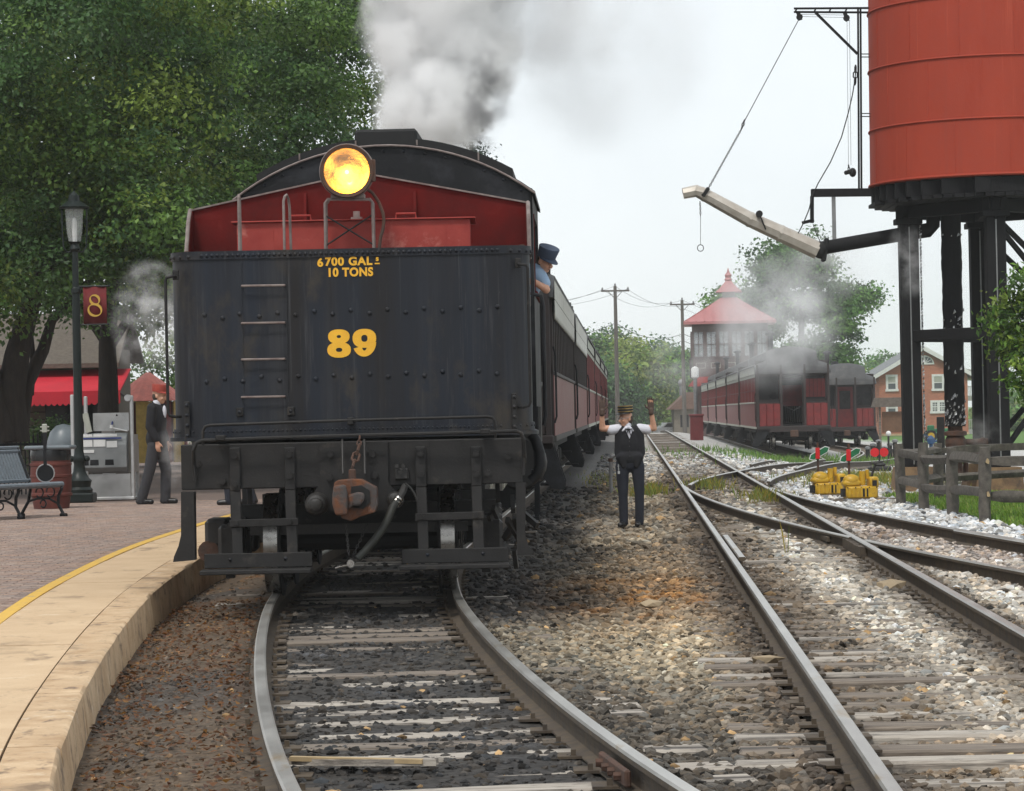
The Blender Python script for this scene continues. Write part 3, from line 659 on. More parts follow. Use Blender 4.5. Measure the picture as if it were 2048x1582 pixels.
for s in (-1, 1):
    for k in range(1, 5):
        a = R(k*19); inst('rivet', riv, tender, (s*(HW-.236+.25*math.sin(a)), .236-.25*math.cos(a), 2.945), (math.pi/2, 0, s*a))
    for k in range(10): inst('rivet', riv, tender, (s*(HW+.014), .30+k*.06, 2.945), (math.pi/2, 0, s*math.pi/2))
for k in range(66): inst('rivet', riv2, tender, (-1.19+k*2.38/65, -.014, 1.535), FR)
for s in (-1, 1):
    for k in range(1, 6):
        a = R(k*16); inst('rivet', riv2, tender, (s*(HW-.236+.25*math.sin(a)), .236-.25*math.cos(a), 1.535), (math.pi/2, 0, s*a))
zx = [(278, 995), (371, 1010), (458, 990), (558, 1002), (650, 985), (743, 995), (839, 976), (932, 990), (1024, 970), (1120, 986), (1211, 966), (1305, 981), (1398, 960), (1493, 976), (1586, 957), (1680, 971), (1773, 952),
      (289, 1337), (382, 1320), (474, 1333), (569, 1310), (662, 1328), (756, 1307), (846, 1322), (938, 1302), (1030, 1315), (1123, 1296), (1215, 1309), (1308, 1291), (1400, 1303), (1493, 1283), (1585, 1299), (1678, 1279), (1771, 1295)]
big = dome_mesh('stay_bolt', .020, .014, m_tank)
for a, b in zx:
    p = tl(300+a/2.551, 240+b/2.551); inst('stay_bolt', big, tender, (p.x, -.001, p.z), FR)
# ladder: two flat strips, four rungs, feet, and the hooped grab rails above
for x0 in (482, 571):
    a = tl(x0, 500); b = tl(x0+5, 828); mb = MB(); mb.bar((a.x, -.004, a.z-.09), (b.x, -.004, b.z), .012, .006); mb.build('ladder_strip', m_tank, tender, smooth=0)
for y in (572.5, 647, 719.5, 794.5):
    a = tl(484, y); b = tl(570, y-1.5); mb = MB()
    mb.tube([(a.x, -.002, a.z), (a.x, -.05, a.z), (b.x, -.05, b.z), (b.x, -.002, b.z)], .0095, 7); mb.build('rung', m_edge, tender)
for px, py in ((480, 824), (582, 822)):
    p = tl(px, py); mb = MB(); mb.box(p.x-.028, p.x+.028, -.035, .001, p.z-.035, p.z+.035, 0, .006)
    o = mb.build('ladder_bracket', m_blk, tender); inst('bolt', riv, o, (p.x, -.035, p.z), FR)
a = tl(478, 499); b = tl(478, 389); mb = MB(); mb.tube([(a.x, .06, a.z-.06), (a.x, .06, b.z-.02), (a.x, .075, b.z), (a.x, .16, b.z-.01), (a.x, .17, 2.95)], .011, 8); mb.build('grab_rail', m_edge, tender)
a = tl(568, 499); b = tl(568, 388); mb = MB(); mb.tube([(a.x, .06, a.z-.06), (a.x, .06, b.z-.05), (a.x+.01, .068, b.z-.015), (a.x+.022, .10, b.z), (a.x+.034, .15, b.z-.03), (a.x+.04, .17, b.z-.1), (a.x+.045, .17, 2.95)], .011, 8); mb.build('grab_rail', m_edge, tender)
# lettering
def text(name, s, size, m_, parent, loc, rot, ext=.0025, off=0, ax='CENTER', sx=1, sp=1):
    c = bpy.data.curves.new(name, 'FONT'); c.body = s; c.size = 10; c.align_x = ax; c.align_y = 'CENTER'; c.extrude = ext/size*10; c.offset = off/size*10; c.space_character = sp
    o = bpy.data.objects.new('tmp', c); col.objects.link(o); c.materials.append(m_); dg = bpy.context.evaluated_depsgraph_get(); dg.update()
    me = bpy.data.meshes.new_from_object(o.evaluated_get(dg)); me.name = name; bpy.data.objects.remove(o); bpy.data.curves.remove(c)
    return inst(name, me, parent, loc, rot, (sx*size/10, size/10, size/10))
def glyph_eight(mb, cx, cz, w, h, t):
    """heavy grotesque 8 made of bands; counters left open"""
    for (z0, rx, rz, d) in ((cz+h*.245, w*.455, h*.255, .0), (cz-h*.225, w*.5, h*.275, .0012)):
        n = 26; vs = []; fs = []
        for k in range(n):
            a = 2*math.pi*k/n; ix, iz = rx-t*1.12, rz-t*.74
            for q, (X, Z) in enumerate(((rx, rz), (ix, iz))):
                p = 2.35
                ca, sa = math.cos(a), math.sin(a); f = (abs(ca)**p+abs(sa)**p)**(-1/p)
                for yy in (-.004-d, .0): vs.append((cx+X*ca*f, yy, z0+Z*sa*f))
        for k in range(n):
            j = (k+1) % n; a, b = 4*k, 4*j
            fs += [(a, b, b+2, a+2), (a+1, a+3, b+3, b+1), (a, a+1, b+1, b), (a+2, b+2, b+3, a+3)]
        mb.add(vs, [tuple(reversed(f)) for f in fs])
def glyph_nine(mb, cx, cz, w, h, t):
    z0 = cz+h*.165; n = 28; rx, rz = w*.5, h*.335; vs = []; fs = []
    for k in range(n):
        a = 2*math.pi*k/n; ca, sa = math.cos(a), math.sin(a); f = (abs(ca)**2.35+abs(sa)**2.35)**(-1/2.35)
        for X, Z in ((rx, rz), (rx-t*1.12, rz-t*.78)):
            for yy in (-.004, 0.): vs.append((cx+X*ca*f, yy, z0+Z*sa*f))
    for k in range(n):
        j = (k+1) % n; a, b = 4*k, 4*j; fs += [(a, b, b+2, a+2), (a+1, a+3, b+3, b+1), (a, a+1, b+1, b), (a+2, b+2, b+3, a+3)]
    mb.add(vs, [tuple(reversed(f)) for f in fs])
    o_ = []; i_ = []                                             # the tail sweeping down from the bowl's right side
    for k in range(15):
        q = k/14; a = R(8-q*166)
        ro, zo = w*.5, h*.5
        o_.append((cx+w*.5*math.cos(a), cz+.06*h*(1-q)-abs(math.sin(a))*h*.505*(1 if q < .6 else 1)))
        i_.append((cx+(w*.5-t*1.12)*math.cos(a), cz+.06*h*(1-q)-abs(math.sin(a))*(h*.505-t*.78)))
    vs = [(p[0], yy, p[1]) for pr in zip(o_, i_) for p in pr for yy in (-.0052, 0.)]; fs = []
    for k in range(14):
        a, b = 4*k, 4*k+4; fs += [(a, b, b+2, a+2), (a, a+1, b+1, b), (a+2, b+2, b+3, a+3)]
    fs += [(0, 2, 3, 1), (56, 57, 59, 58)]
    mb.add(vs, fs)
p = tl(678, 687); q = tl(729, 686)
mb = MB(); glyph_eight(mb, p.x, p.z, .19, .228, .062); mb.build('number_eight', m_yellow, tender, (0, 0, 0), smooth=0, fix=False)
mb = MB(); glyph_nine(mb, q.x, q.z, .19, .228, .062); mb.build('number_nine', m_yellow, tender, smooth=0)
p = tl(697, 523.3); text('capacity_lettering', '700 GAL', .092, m_yellow, tender, (p.x, -.0045, p.z), FR, off=.0036, sx=1.02, sp=1.12)
p = tl(640.5, 524); text('capacity_lettering', '9', .092, m_yellow, tender, (p.x, -.0045, p.z), (math.pi/2, math.pi, 0), off=.0036, sx=1.02)   # a 6 is a 9 turned over
p = tl(754.5, 517); text('capacity_lettering', 's', .062, m_yellow, tender, (p.x, -.0045, p.z), FR, off=.002)
p = tl(754.5, 527); MB().box(p.x-.02, p.x+.02, -.004, 0, p.z-.005, p.z+.005).build('capacity_lettering', m_yellow, tender, smooth=0)
p = tl(700, 545); text('capacity_lettering', '10 TONS', .094, m_yellow, tender, (p.x, -.0045, p.z), FR, off=.004, sx=.93, sp=1.1)
# coal bunker: rear board with a peaked top, side boards, stiffeners, coal
BY = 1.7
a = tl(384, 421, 24.6); b = tl(722, 346, 24.6); c = tl(1058, 405, 24.6)
rb = MB(); rb.prism([(a.x, 2.95), (c.x, 2.95), (c.x, c.z), (b.x, b.z), (a.x, a.z)], BY, BY+.03); rb.build('coal_rear_board', m_redboard, tender, smooth=0)
mb = MB(); mb.bar((a.x, BY, a.z), (b.x, BY, b.z+.003), .05, .014); mb.bar((b.x, BY, b.z+.003), (c.x, BY, c.z), .05, .014); mb.build('board_capping', m_edge, tender, smooth=0)
for s, xe, ze in ((-1, a.x, a.z), (1, c.x, c.z)):
    mb = MB(); mb.prism([(BY-.5 if s < 0 else BY-.3, 2.95), (6.2, 2.95), (6.2, ze+.02), (BY, ze), (BY-.22, ze-.13), (BY-.45 if s < 0 else BY-.3, 3.02)], xe-.02*s, xe+.012*s, axis='X'); mb.build('coal_side_board', m_redboard, tender, smooth=0, fix=True)
    mb = MB(); mb.tube([(xe, BY-.47 if s < 0 else BY-.31, 2.95), (xe, BY-.43 if s < 0 else BY-.3, 3.05), (xe, BY-.22, ze-.12), (xe, BY-.05, ze)], .018, 8); mb.build('board_edge_angle', m_edge, tender)
for px, t in ((611, 385), (831, 382)):
    p = tl(px, t, 24.5); q = tl(px, 505, 24.5); mb = MB(); mb.prism([(BY-.13, 2.95), (BY, 2.95), (BY, p.z), (BY-.03, p.z)], p.x-.012, p.x+.012, axis='X'); mb.build('stiffener', m_redboard, tender, smooth=0)
mb = MB()
for k in range(260):
    x = random.uniform(a.x+.1, c.x-.1); y = random.uniform(BY+.1, 6.0); r = random.uniform(.04, .10)
    mb.ell((x, y, 3.1+.25*math.cos(x*1.1)+random.uniform(-.05, .05)), (r, r*.8, r*.7), 5, 4)
mb.box(a.x+.05, c.x-.05, BY+.05, 6.1, 2.96, 3.15); o = mb.build('coal', m_dark, tender, smooth=0); o['kind'] = 'stuff'
# water hatch box on the deck
a = tl(474, 443, 23.6); b = tl(942, 500, 23.6); mb = MB(); mb.box(a.x, b.x, .72, 1.45, 2.951, a.z-.012, 0, .004); mb.build('hatch_box', m_redbox, tender, smooth=0)
mb = MB(); mb.box(a.x-.045, b.x+.045, .69, 1.48, a.z-.012, a.z, 0, .003)
for q in np.linspace(a.x+.3, b.x-.2, 4): mb.box(q-.004, q+.004, .716, .72, 2.96, a.z-.02)
mb.build('hatch_lid', m_redbox, tender, smooth=0)
for px in (603, 813):
    p = tl(px, 437, 23.7); mb = MB(); mb.tube([(p.x-.085, .8, a.z), (p.x-.08, .8, a.z+.045), (p.x+.08, .8, a.z+.045), (p.x+.085, .8, a.z)], .008, 6); mb.build('lid_handle', m_redbox, tender)
p = tl(716, 430, 24.2); mb = MB(); mb.cyl((p.x, 1.2, a.z), (p.x, 1.2, a.z+.05), .05, n=12); mb.cyl((p.x, 1.2, a.z+.05), (p.x, 1.2, a.z+.1), .028, n=10); mb.build('vent_pipe', m_edge, tender)
# headlight
h = tl(694, 342, 23.25); HY = .35
ho = inst('headlight', MB().lathe([(.215, HY), (.228, HY+.03), (.215, HY+.06), (.20, HY+.08), (.19, HY+.28), (.12, HY+.34), (.0001, HY+.36)], 36, (h.x, 0, h.z), 'Y', 0, False).mesh('headlight', m_edge, 40), tender)
MB().lathe([(.187, HY-.012), (.215, HY-.02), (.222, HY), (.215, HY+.001)], 36, (h.x, 0, h.z), 'Y', 0, False).build('bezel', m_rustpipe, ho, smooth=40)
prof = [(.19*math.sin(t), HY+.03+.19*.62*(1-(math.sin(t))**2)) for t in np.linspace(0.02, math.pi/2, 14)]
mb = MB(); mb.lathe(prof, 36, (h.x, 0, h.z), 'Y', 0, False); o = mb.build('reflector', m_gold, ho, smooth=60); o.data.flip_normals()
MB().ell((h.x-.004, HY+.10, h.z), (.017, .03, .017), 12, 8).build('bulb', m_bulb, ho, smooth=60)
pl_ = bpy.data.lights.new('headlight_lamp', 'POINT'); pl_.energy = .03; pl_.color = (1, .60, .2); pl_.shadow_soft_size = .02
plo = bpy.data.objects.new('headlight_lamp', pl_); col.objects.link(plo); plo.parent = tender; plo.location = (h.x+.05, HY+.06, h.z-.01)
gm = bpy.data.materials.new('lens_glass'); gm.use_nodes = True; t_ = gm.node_tree; b_ = t_.nodes['Principled BSDF']; b_.inputs['Base Color'].default_value = (.9, .62, .25, 1); b_.inputs['Roughness'].default_value = .35
tb = t_.nodes.new('ShaderNodeBsdfTransparent'); tb.inputs[0].default_value = (1, .86, .56, 1); gb = t_.nodes.new('ShaderNodeBsdfGlossy'); gb.inputs[0].default_value = (1, 1, 1, 1); gb.inputs[1].default_value = .1
ms = t_.nodes.new('ShaderNodeMixShader'); ms.inputs[0].default_value = .10; t_.links.new(tb.outputs[0], ms.inputs[1]); t_.links.new(gb.outputs[0], ms.inputs[2]); t_.links.new(ms.outputs[0], t_.nodes['Material Output'].inputs[0])
MB().lathe([(.19, HY-.004), (.12, HY-.016), (.0001, HY-.022)], 36, (h.x, 0, h.z), 'Y', 0, False).build('lens', gm, ho, smooth=60)
MB().box(h.x+.19, h.x+.235, HY-.01, HY+.03, h.z-.09, h.z+.09, 0, .006).build('door_hinge', m_rustpipe, ho)
a = tl(648, 397, 23.25); b = tl(745, 397, 23.25); z0 = 2.95
mb = MB(); mb.bar((a.x+.02, HY+.1, a.z), (b.x-.02, HY+.1, b.z), .04, .022); mb.box(h.x-.14, h.x+.14, HY+.06, HY+.2, a.z+.0, h.z-.18, 0, .006)
for x, q in ((a.x, 1), (b.x, -1)):
    for y in (HY+.1, HY+.24): mb.tube([(x+q*.03, y, a.z), (x+q*.004, y, a.z-.03), (x, y, z0)], .0125, 8)
mb.build('headlight_stand', m_edge, tender)
mb = MB(); mb.tube([(a.x, HY+.1, a.z-.13), (b.x, HY+.1, z0+.09)], .007, 6); mb.tube([(b.x, HY+.105, a.z-.13), (a.x, HY+.105, z0+.09)], .007, 6); mb.build('stand_cross_brace', m_dark, tender)
pts = [tl(x, y, 23.3) for x, y in ((732, 376), (745, 385), (757, 402), (766, 425), (768, 440), (766, 458), (761, 475), (759, 492))]; mb = MB(); mb.tube([(p.x, HY+.1, p.z) for p in pts]+[(pts[-1].x, HY+.1, z0)], .0135, 8); mb.build('headlight_conduit', m_rustpipe, tender)
for px in (372, 1045):
    p = tl(px, 491, 23.6); mb = MB(); mb.lathe([(.02, .8), (.042, .8), (.042, .86), (.02, .86)], 14, (p.x, 0, 3.0), 'Y'); mb.box(p.x-.012, p.x+.012, .82, .84, 2.95, 2.98); mb.build('lifting_eye', m_rustpipe, tender)
# corner grab irons
def iron(px, y0, y1, dx, name='corner_grab_iron'):
    a = tl(px, y0); b = tl(px+dx, y1); s = 1 if px > 700 else -1; mb = MB()
    x0 = a.x; mb.tube([(x0-s*.075, .03, a.z), (x0-s*.07, -.05, a.z), (x0-s*.05, -.07, a.z-.004), (x0-s*.01, -.075, a.z-.012), (x0, -.07, a.z-.04), (x0, -.07, b.z+.04), (x0-s*.012, -.065, b.z+.01), (x0-s*.055, -.05, b.z), (x0-s*.09, .03, b.z)], .0125, 8)
    mb.box(x0-s*.075-.025, x0-s*.075+.025, -.012, .02, a.z-.03, a.z+.05, 0, .005); mb.build(name, m_blk, tender)
iron(333, 553, 834, 4); iron(1055, 528, 814, 3)
for px, y0, y1 in ((374, 803, 876), (1028, 786, 858)):
    a = tl(px, y0); b = tl(px, y1); mb = MB(); mb.box(a.x-.022, a.x+.022, -.02, .002, b.z-.02, a.z, 0, .006); o = mb.build('corner_strap', m_blk, tender)
    for k in range(4): inst('bolt', riv, o, (a.x, -.02, a.z-.03-(a.z-b.z)*k/3.6), FR)
# rods across the rear
rod = [tl(x, y) for x, y in ((462, 918), (440, 912), (420, 903), (411, 890), (411, 862), (415, 853), (425, 850), (700, 840.5), (975, 833), (985, 835), (989, 842), (992, 862), (990, 880), (980, 893), (965, 901))]
dep = [-.10, -.13, -.17, -.19, -.2, -.2, -.2, -.2, -.2, -.2, -.2, -.19, -.18, -.15, -.10]
mb = MB(); mb.tube([(p.x, d, p.z) for p, d in zip(rod, dep)], .0125, 8); mb.build('uncoupling_rod', m_blk, tender)
p = tl(703, 842); mb = MB(); mb.box(p.x-.025, p.x+.025, -.21, 0, p.z-.03, p.z+.03, 0, .006); mb.build('rod_bracket', m_blk, tender)
rod = [tl(x, y, 22.55) for x, y in ((387, 962), (384, 930), (386, 900), (392, 886), (404, 881), (540, 876), (700, 871), (900, 866), (1032, 862), (1042, 866), (1047, 880), (1049, 915), (1046, 950))]
mb = MB(); mb.tube([(p.x, -.33 if 1 < k < 11 else -.24, p.z) for k, p in enumerate(rod)], .0155, 8); mb.build('hand_rail', m_blk, tender)
for px in (440, 970):
    p = tl(px, 878 if px < 700 else 865, 22.55); mb = MB(); mb.box(p.x-.04, p.x+.04, -.35, -.22, p.z-.015, p.z+.03, 0, .008); mb.build('rail_bracket', m_blk, tender)
# end beam and what hangs on it
BF = -.2
bm_ = MB(); x0 = tl(362, 930, 22.7).x; x1 = tl(1044, 930, 22.7).x; bm_.box(x0, x1, BF, .05, 1.075, 1.437, 0, .008); bm_.build('end_beam', m_blk, tender)
mb = MB()
for px, w_ in ((465, .004), (602, .003), (860, .003)): p = tl(px, 930, 22.7); mb.box(p.x-w_, p.x+w_, BF-.003, BF, 1.08, 1.43)
mb.build('beam_seam', m_dark, tender, smooth=0)
mb = MB(); a = tl(640, 930, 22.7); b = tl(776, 930, 22.7)
mb.prism([(a.x, 1.43), (b.x, 1.43), (b.x, 1.1), (b.x+.10, .98), (b.x-.02, .88), (a.x+.02, .88), (a.x-.10, .98), (a.x, 1.1)], BF-.035, BF-.001); mb.build('pocket_plate', m_blk, tender, smooth=0)
def bolt_mesh(r, h):
    mb = MB(); mb.cyl((0, 0, 0), (0, 0, h*.3), r*1.25, n=12); mb.cyl((0, 0, h*.3), (0, 0, h), r, n=6); return mb.mesh('bolt', m_blk, 30)
bmsh = bolt_mesh(.027, .04); bsm = bolt_mesh(.018, .025)
for px, py in ((661, 909), (745, 908), (660, 955), (750, 950), (396, 928), (1015, 913), (445, 963), (975, 946)):
    p = tl(px, py, 22.7); inst('bolt', bmsh, tender, (p.x, BF-(.035 if 640 < px < 776 else 0), p.z), FR)
mb = MB(); mb.lathe([(.035, BF-.32), (.05, BF-.31), (.055, BF-.27), (.075, BF-.26), (.078, BF-.22), (.092, BF-.2), (.095, BF-.1), (.07, BF)], 20, (tl(634, 1008, 22.6).x, 0, tl(634, 1008, 22.6).z), 'Y'); mb.build('side_buffer', m_iron, tender, smooth=40)
mb = MB(); mb.lathe([(.03, BF-.2), (.06, BF-.18), (.07, BF-.1), (.05, BF)], 16, (tl(790, 990, 22.6).x, 0, tl(790, 1000, 22.6).z), 'Y'); mb.build('side_buffer', m_iron, tender, smooth=40)
fb = {}
for x0, x1, yt, yb, ybar, y0, y1, fx0, fx1 in ((468, 578, 895, 1112, 1046, 1108, 1150, 399, 622), (840, 951, 893, 1100, 1033, 1099, 1140, 797, 1018)):
    for x in (x0, x1):
        a = tl(x, yt, 22.65); b = tl(x+6, yb, 22.55); mb = MB(); mb.bar((a.x, BF-.02, a.z), (a.x+.0, BF-.03, 1.06), .085, .028, 0, .006, (0, 1, 0)); mb.bar((a.x, BF-.03, 1.06), (b.x, BF-.08, b.z), .085, .026, 0, .006, (0, 1, 0))
        o = mb.build('step_strap', m_blk, tender)
        for q in ((909, 952) if x < 600 and x > 500 else ((912, 968) if x < 500 else (907, 948))): p = tl(x, q, 22.65); inst('bolt', bmsh, o, (a.x, BF-.034, p.z), FR)
    a = tl(x0-11, ybar+2, 22.55); b = tl(x1+17, ybar-2, 22.55); mb = MB(); mb.bar((a.x, BF-.075, a.z), (b.x, BF-.075, b.z), .02, .06, 0, .004); o = mb.build('step_crossbar', m_blk, tender)
    for q in (a.lerp(b, .1), a.lerp(b, .88)): inst('bolt', bsm, o, (q.x, BF-.086, q.z), FR)
    a = tl(fx0, y0, 22.4); b = tl(fx1, y1, 22.4); zt = (a.z+b.z)/2+.055; zb = b.z+.01
    zt = tl((fx0+fx1)/2, (y0*2+0)/2+0, 22.4).z; zb = tl((fx0+fx1)/2, y1-2, 22.4).z
    mb = MB(); mb.box(a.x+.015, b.x-.002, BF-.12, BF-.095, zb+.04, zt, 0, .005); mb.box(a.x, b.x, BF-.36, BF-.095, zb, zb+.036, 0, .006)
    for k in range(2): mb.box(a.x+.2+.45*k, a.x+.27+.45*k, BF-.3, BF-.2, zb-.03, zb, 0, .005)
    o = mb.build('footboard', m_blk, tender)
    for k in range(2): inst('bolt', riv, o, (a.x+.22+.44*k, BF-.12, (zt+zb)/2+.03), FR)
for s, pts in ((-1, ((362, 984), (388, 984), (390, 1120), (346, 1124), (348, 1113), (357, 1092), (362, 1070))), (1, ((1031, 966), (1051, 966), (1050, 1070), (1056, 1090), (1067, 1104), (1066, 1109), (1034, 1111)))):
    poly = [(tl(x, y, 22.6).x, tl(x, y, 22.6).z) for x, y in pts]; mb = MB(); mb.prism(poly, BF-.11, BF-.085); mb.prism([p for p in poly if abs(p[0]) > 0][:2]+[poly[2], poly[-1]], BF-.084, BF+.04); o = mb.build('corner_step', m_blk, tender, smooth=0, fix=True)
# coupler
cpl = MB(); c0 = tl(707, 995, 22.2); cx, cz = c0.x, c0.z
body = [(-.155, .12), (-.13, .135), (-.02, .145), (.06, .14), (.13, .10), (.18, .075), (.185, -.06), (.165, -.12), (.05, -.15), (-.03, -.185), (-.10, -.16), (-.15, -.05), (-.175, .02)]
cpl.prism([(cx+a*.98, cz+b*1.0) for a, b in body], BF-.50, BF-.28); cpl.box(cx-.09, cx+.09, BF-.3, .4, cz-.09, cz+.09, 0, .02)
co = cpl.build('coupler', m_rust, tender, smooth=0, fix=True)
for md in (co,): bv = md.modifiers.new('bevel', 'BEVEL'); bv.width = .012; bv.segments = 2
mb = MB(); mb.prism([(cx-.15, cz+.10), (cx-.06, cz+.105), (cx-.045, cz+.03), (cx-.05, cz-.13), (cx-.14, cz-.135), (cx-.165, cz-.04), (cx-.16, cz+.04)], BF-.64, BF-.5); mb.prism([(cx-.055, cz+.02), (cx+.04, cz+.045), (cx+.085, cz+.03), (cx+.085, cz-.015), (cx+.05, cz-.065), (cx-.005, cz-.06), (cx-.052, cz-.10)], BF-.58, BF-.5)
ko = mb.build('knuckle', m_rust, co, smooth=0, fix=True); bv = ko.modifiers.new('bevel', 'BEVEL'); bv.width = .018; bv.segments = 2
hole = MB(); hole.prism([(cx-.02, cz+.085), (cx+.06, cz+.095), (cx+.125, cz+.05), (cx+.125, cz-.04), (cx+.07, cz-.09), (cx-.03, cz-.075)], BF-.512, BF-.50); hole.build('coupler_throat', m_dark, co, smooth=0)
mb = MB(); a = tl(718, 873, 22.5)
def chain(mb, p0, p1, n, r=.006, l=None, sag=0):
    p0, p1 = Vector(p0), Vector(p1)
    for k in range(n):
        a = p0.lerp(p1, k/n); b = p0.lerp(p1, (k+1)/n)
        a = a+Vector((0, 0, -sag*4*(k/n)*(1-k/n))); b = b+Vector((0, 0, -sag*4*((k+1)/n)*(1-(k+1)/n)))
        d = (b-a); L_ = d.length; d.normalize(); s_ = d.cross(Vector((0, 1, 0)) if k % 2 else Vector((1, .2, 0))).normalized(); w_ = L_*.33; e = d*L_*.16
        mb.tube([a-e, a+s_*w_+e, b+s_*w_-e, b+e, b-s_*w_-e, a-s_*w_+e, a-e], r, 5, 0, False)
chain(mb, (a.x, BF-.14, a.z), (a.x-.005, BF-.2, a.z-.07), 2, .007); chain(mb, (a.x-.0, BF-.2, a.z-.07), (cx-.02, BF-.33, cz+.22), 3, .011); mb.box(cx-.045, cx+.01, BF-.38, BF-.32, cz+.13, cz+.22, 0, .01); mb.build('lift_chain', m_rustpipe, tender)
for dx in (683, 727):
    a = tl(dx, 878, 22.5); b = tl(dx+2, 948, 22.4); mb = MB(); mb.tube([(a.x, BF-.12, a.z), (b.x, BF-.28, b.z)], .009, 6); mb.build('lift_rod', m_iron, tender)
# air hose
p0 = tl(800, 945, 22.5); mb = MB(); mb.box(p0.x-.05, p0.x+.06, BF-.06, BF, p0.z-.06, p0.z+.03, 0, .01)
for q in ((-.03, .05), (.02, .05), (-.005, .0)): mb.cyl((p0.x+q[0], BF-.06, p0.z+q[1]), (p0.x+q[0], BF-.09, p0.z+q[1]), .016, n=8)
pts = [tl(x, y, 22.35) for x, y in ((807, 973), (803, 985), (796, 998))]; mb.tube([(p.x, -.3-.05*k, p.z) for k, p in enumerate(pts)], [.026, .03, .026], 10)
mb.tube([(tl(x, y, 22.35).x, -.36, tl(x, y, 22.35).z) for x, y in ((808, 968), (818, 976), (826, 988), (832, 1003))], .009, 6); mb.build('air_valve', m_iron, tender)
pts = [tl(x, y, 22.3) for x, y in ((797, 996), (784, 1014), (775, 1036), (764, 1058), (748, 1080), (730, 1101), (713, 1118))]; mb = MB(); mb.tube([(p.x, -.44-.02*k, p.z) for k, p in enumerate(pts)], .031, 12); ah = mb.build('air_hose', m_hose, tender)
p, q = pts[0], pts[1]; mb = MB()
for k in range(3): a = p.lerp(q, .1+.28*k); b = p.lerp(q, .25+.28*k); mb.cyl((a.x, -.44, a.z), (b.x, -.445, b.z), .037, n=12)
mb.build('hose_clamp', m_wheel, ah)
p = tl(700, 1128, 22.25); mb = MB(); mb.ell((p.x, -.57, p.z), (.03, .035, .04), 10, 7); mb.lathe([(.018, -.62), (.03, -.62), (.03, -.6), (.018, -.6)], 12, (p.x, 0, p.z), 'Y'); q = tl(669, 1137, 22.25); mb.tube([(p.x-.02, -.6, p.z-.01), (q.x, -.62, q.z)], .007, 6); mb.build('hose_coupling', m_wheel, ah)
for a, b in (((690, 1050), (696, 1112)), ((732, 1050), (704, 1114))):
    p = tl(*a, 22.35); q = tl(*b, 22.3); mb = MB(); chain(mb, (p.x, -.45, p.z), (q.x, -.55, q.z), 11, .0035); mb.build('hose_chain', m_iron, tender)
# underframe and trucks
mb = MB(); mb.box(-1.2, -.5, .1, 6.6, 1.12, 1.46); mb.box(.5, 1.2, .1, 6.6, 1.12, 1.46); mb.box(-.3, .3, .1, 6.6, 1.0, 1.4)
for y in (.4, 1.9, 4.6, 6.2): mb.box(-1.3, 1.3, y-.12, y+.12, 1.15, 1.45)
mb.build('underframe', m_dark, tender, smooth=0)
wheel_me = MB().lathe([(.0001, -.07), (.07, -.07), (.09, -.03), (.33, -.02), (.345, -.055), (.418, -.055), (.42, .06), (.445, .068), (.445, .085), (.34, .085), (.33, .05), (.09, .06), (.0001, .08)], 32, (0, 0, 0), 'X').mesh('wheel', [m_dark, m_wheel], 35)
for pgn in wheel_me.polygons:
    if all(abs(math.hypot(wheel_me.vertices[i].co.y, wheel_me.vertices[i].co.z)-.42) < .005 for i in pgn.vertices): pgn.material_index = 1
def truck(parent, y, z=RZ, wb=1.7, r=1.0, m_=None, name='truck'):
    m_ = m_ or m_iron; t = bpy.data.objects.new(name, None); col.objects.link(t); t.parent = parent; t.location = (0, y, z)
    mb = MB()
    for s in (-1, 1):
        X = s*1.06
        mb.bar((X, -wb/2-.2, .56*r), (X, wb/2+.2, .56*r), .09, .07); mb.bar((X, -wb/2, .56*r), (X, -.25, .30*r), .09, .05); mb.bar((X, wb/2, .56*r), (X, .25, .30*r), .09, .05); mb.bar((X, -.3, .28*r), (X, .3, .28*r), .09, .05)
        for q in (-.24, .24): mb.box(X-.05, X+.05, q-.05, q+.05, .28*r, .62*r)
        for q in (-wb/2, wb/2): mb.box(X-.10+s*.03, X+.10+s*.03, q-.14, q+.14, .28*r, .58*r, 0, .03)
        for q in (-.12, 0, .12): mb.cyl((X, q, .3*r), (X, q, .55*r), .05, n=8)
    mb.box(-1.15, 1.15, -.15, .15, .5*r, .72*r)
    for q in (-wb/2-.35, wb/2+.35): mb.box(-.9, .9, q-.03, q+.03, .5*r, .58*r)
    mb.build('truck_frame', m_, t, smooth=0)
    for q in (-wb/2, wb/2):
        for s in (-1, 1): inst('wheel', wheel_me, t, (s*.735, q, .42*r), (0, 0, 0 if s < 0 else math.pi), (1, r, r))
        MB().cyl((-.7, q, .42*r), (.7, q, .42*r), .07, n=10).build('axle', m_dark, t)
    return t
truck(tender, 1.75, wb=1.55, r=1.0); truck(tender, 5.1, wb=1.55, r=1.0)
# looped drain hose and valve gear at the right corner
pts = [tl(x, y, 23.3) for x, y in ((1063, 868), (1072, 880), (1080, 905), (1081, 930), (1074, 952), (1062, 962))]; mb = MB(); mb.tube([(p.x, .45, p.z) for p in pts], .045, 12); mb.build('drain_hose', m_blk2, tender)
p = tl(1020, 1030, 23.3)
mb = MB()
for k in range(9): x = p.x+random.uniform(-.15, .12); z = p.z+random.uniform(-.3, .25); mb.bar((x, .2+random.random()*.5, z), (x+random.uniform(-.15, .15), .5, z+random.uniform(-.25, .25)), .035, .05)
mb.build('brake_rigging', m_iron, tender, smooth=0)
p = tl(440, 1075, 24.5); mb = MB(); mb.box(p.x-.06, p.x+.14, 1.0, 1.5, p.z-.05, p.z+.18, 0, .03); mb.cyl((p.x-.03, 1.0, p.z-.09), (p.x-.03, 1.3, p.z-.09), .09, n=14, mi=1); mb.build('journal_box', [m_iron, m_rustpipe], tender)

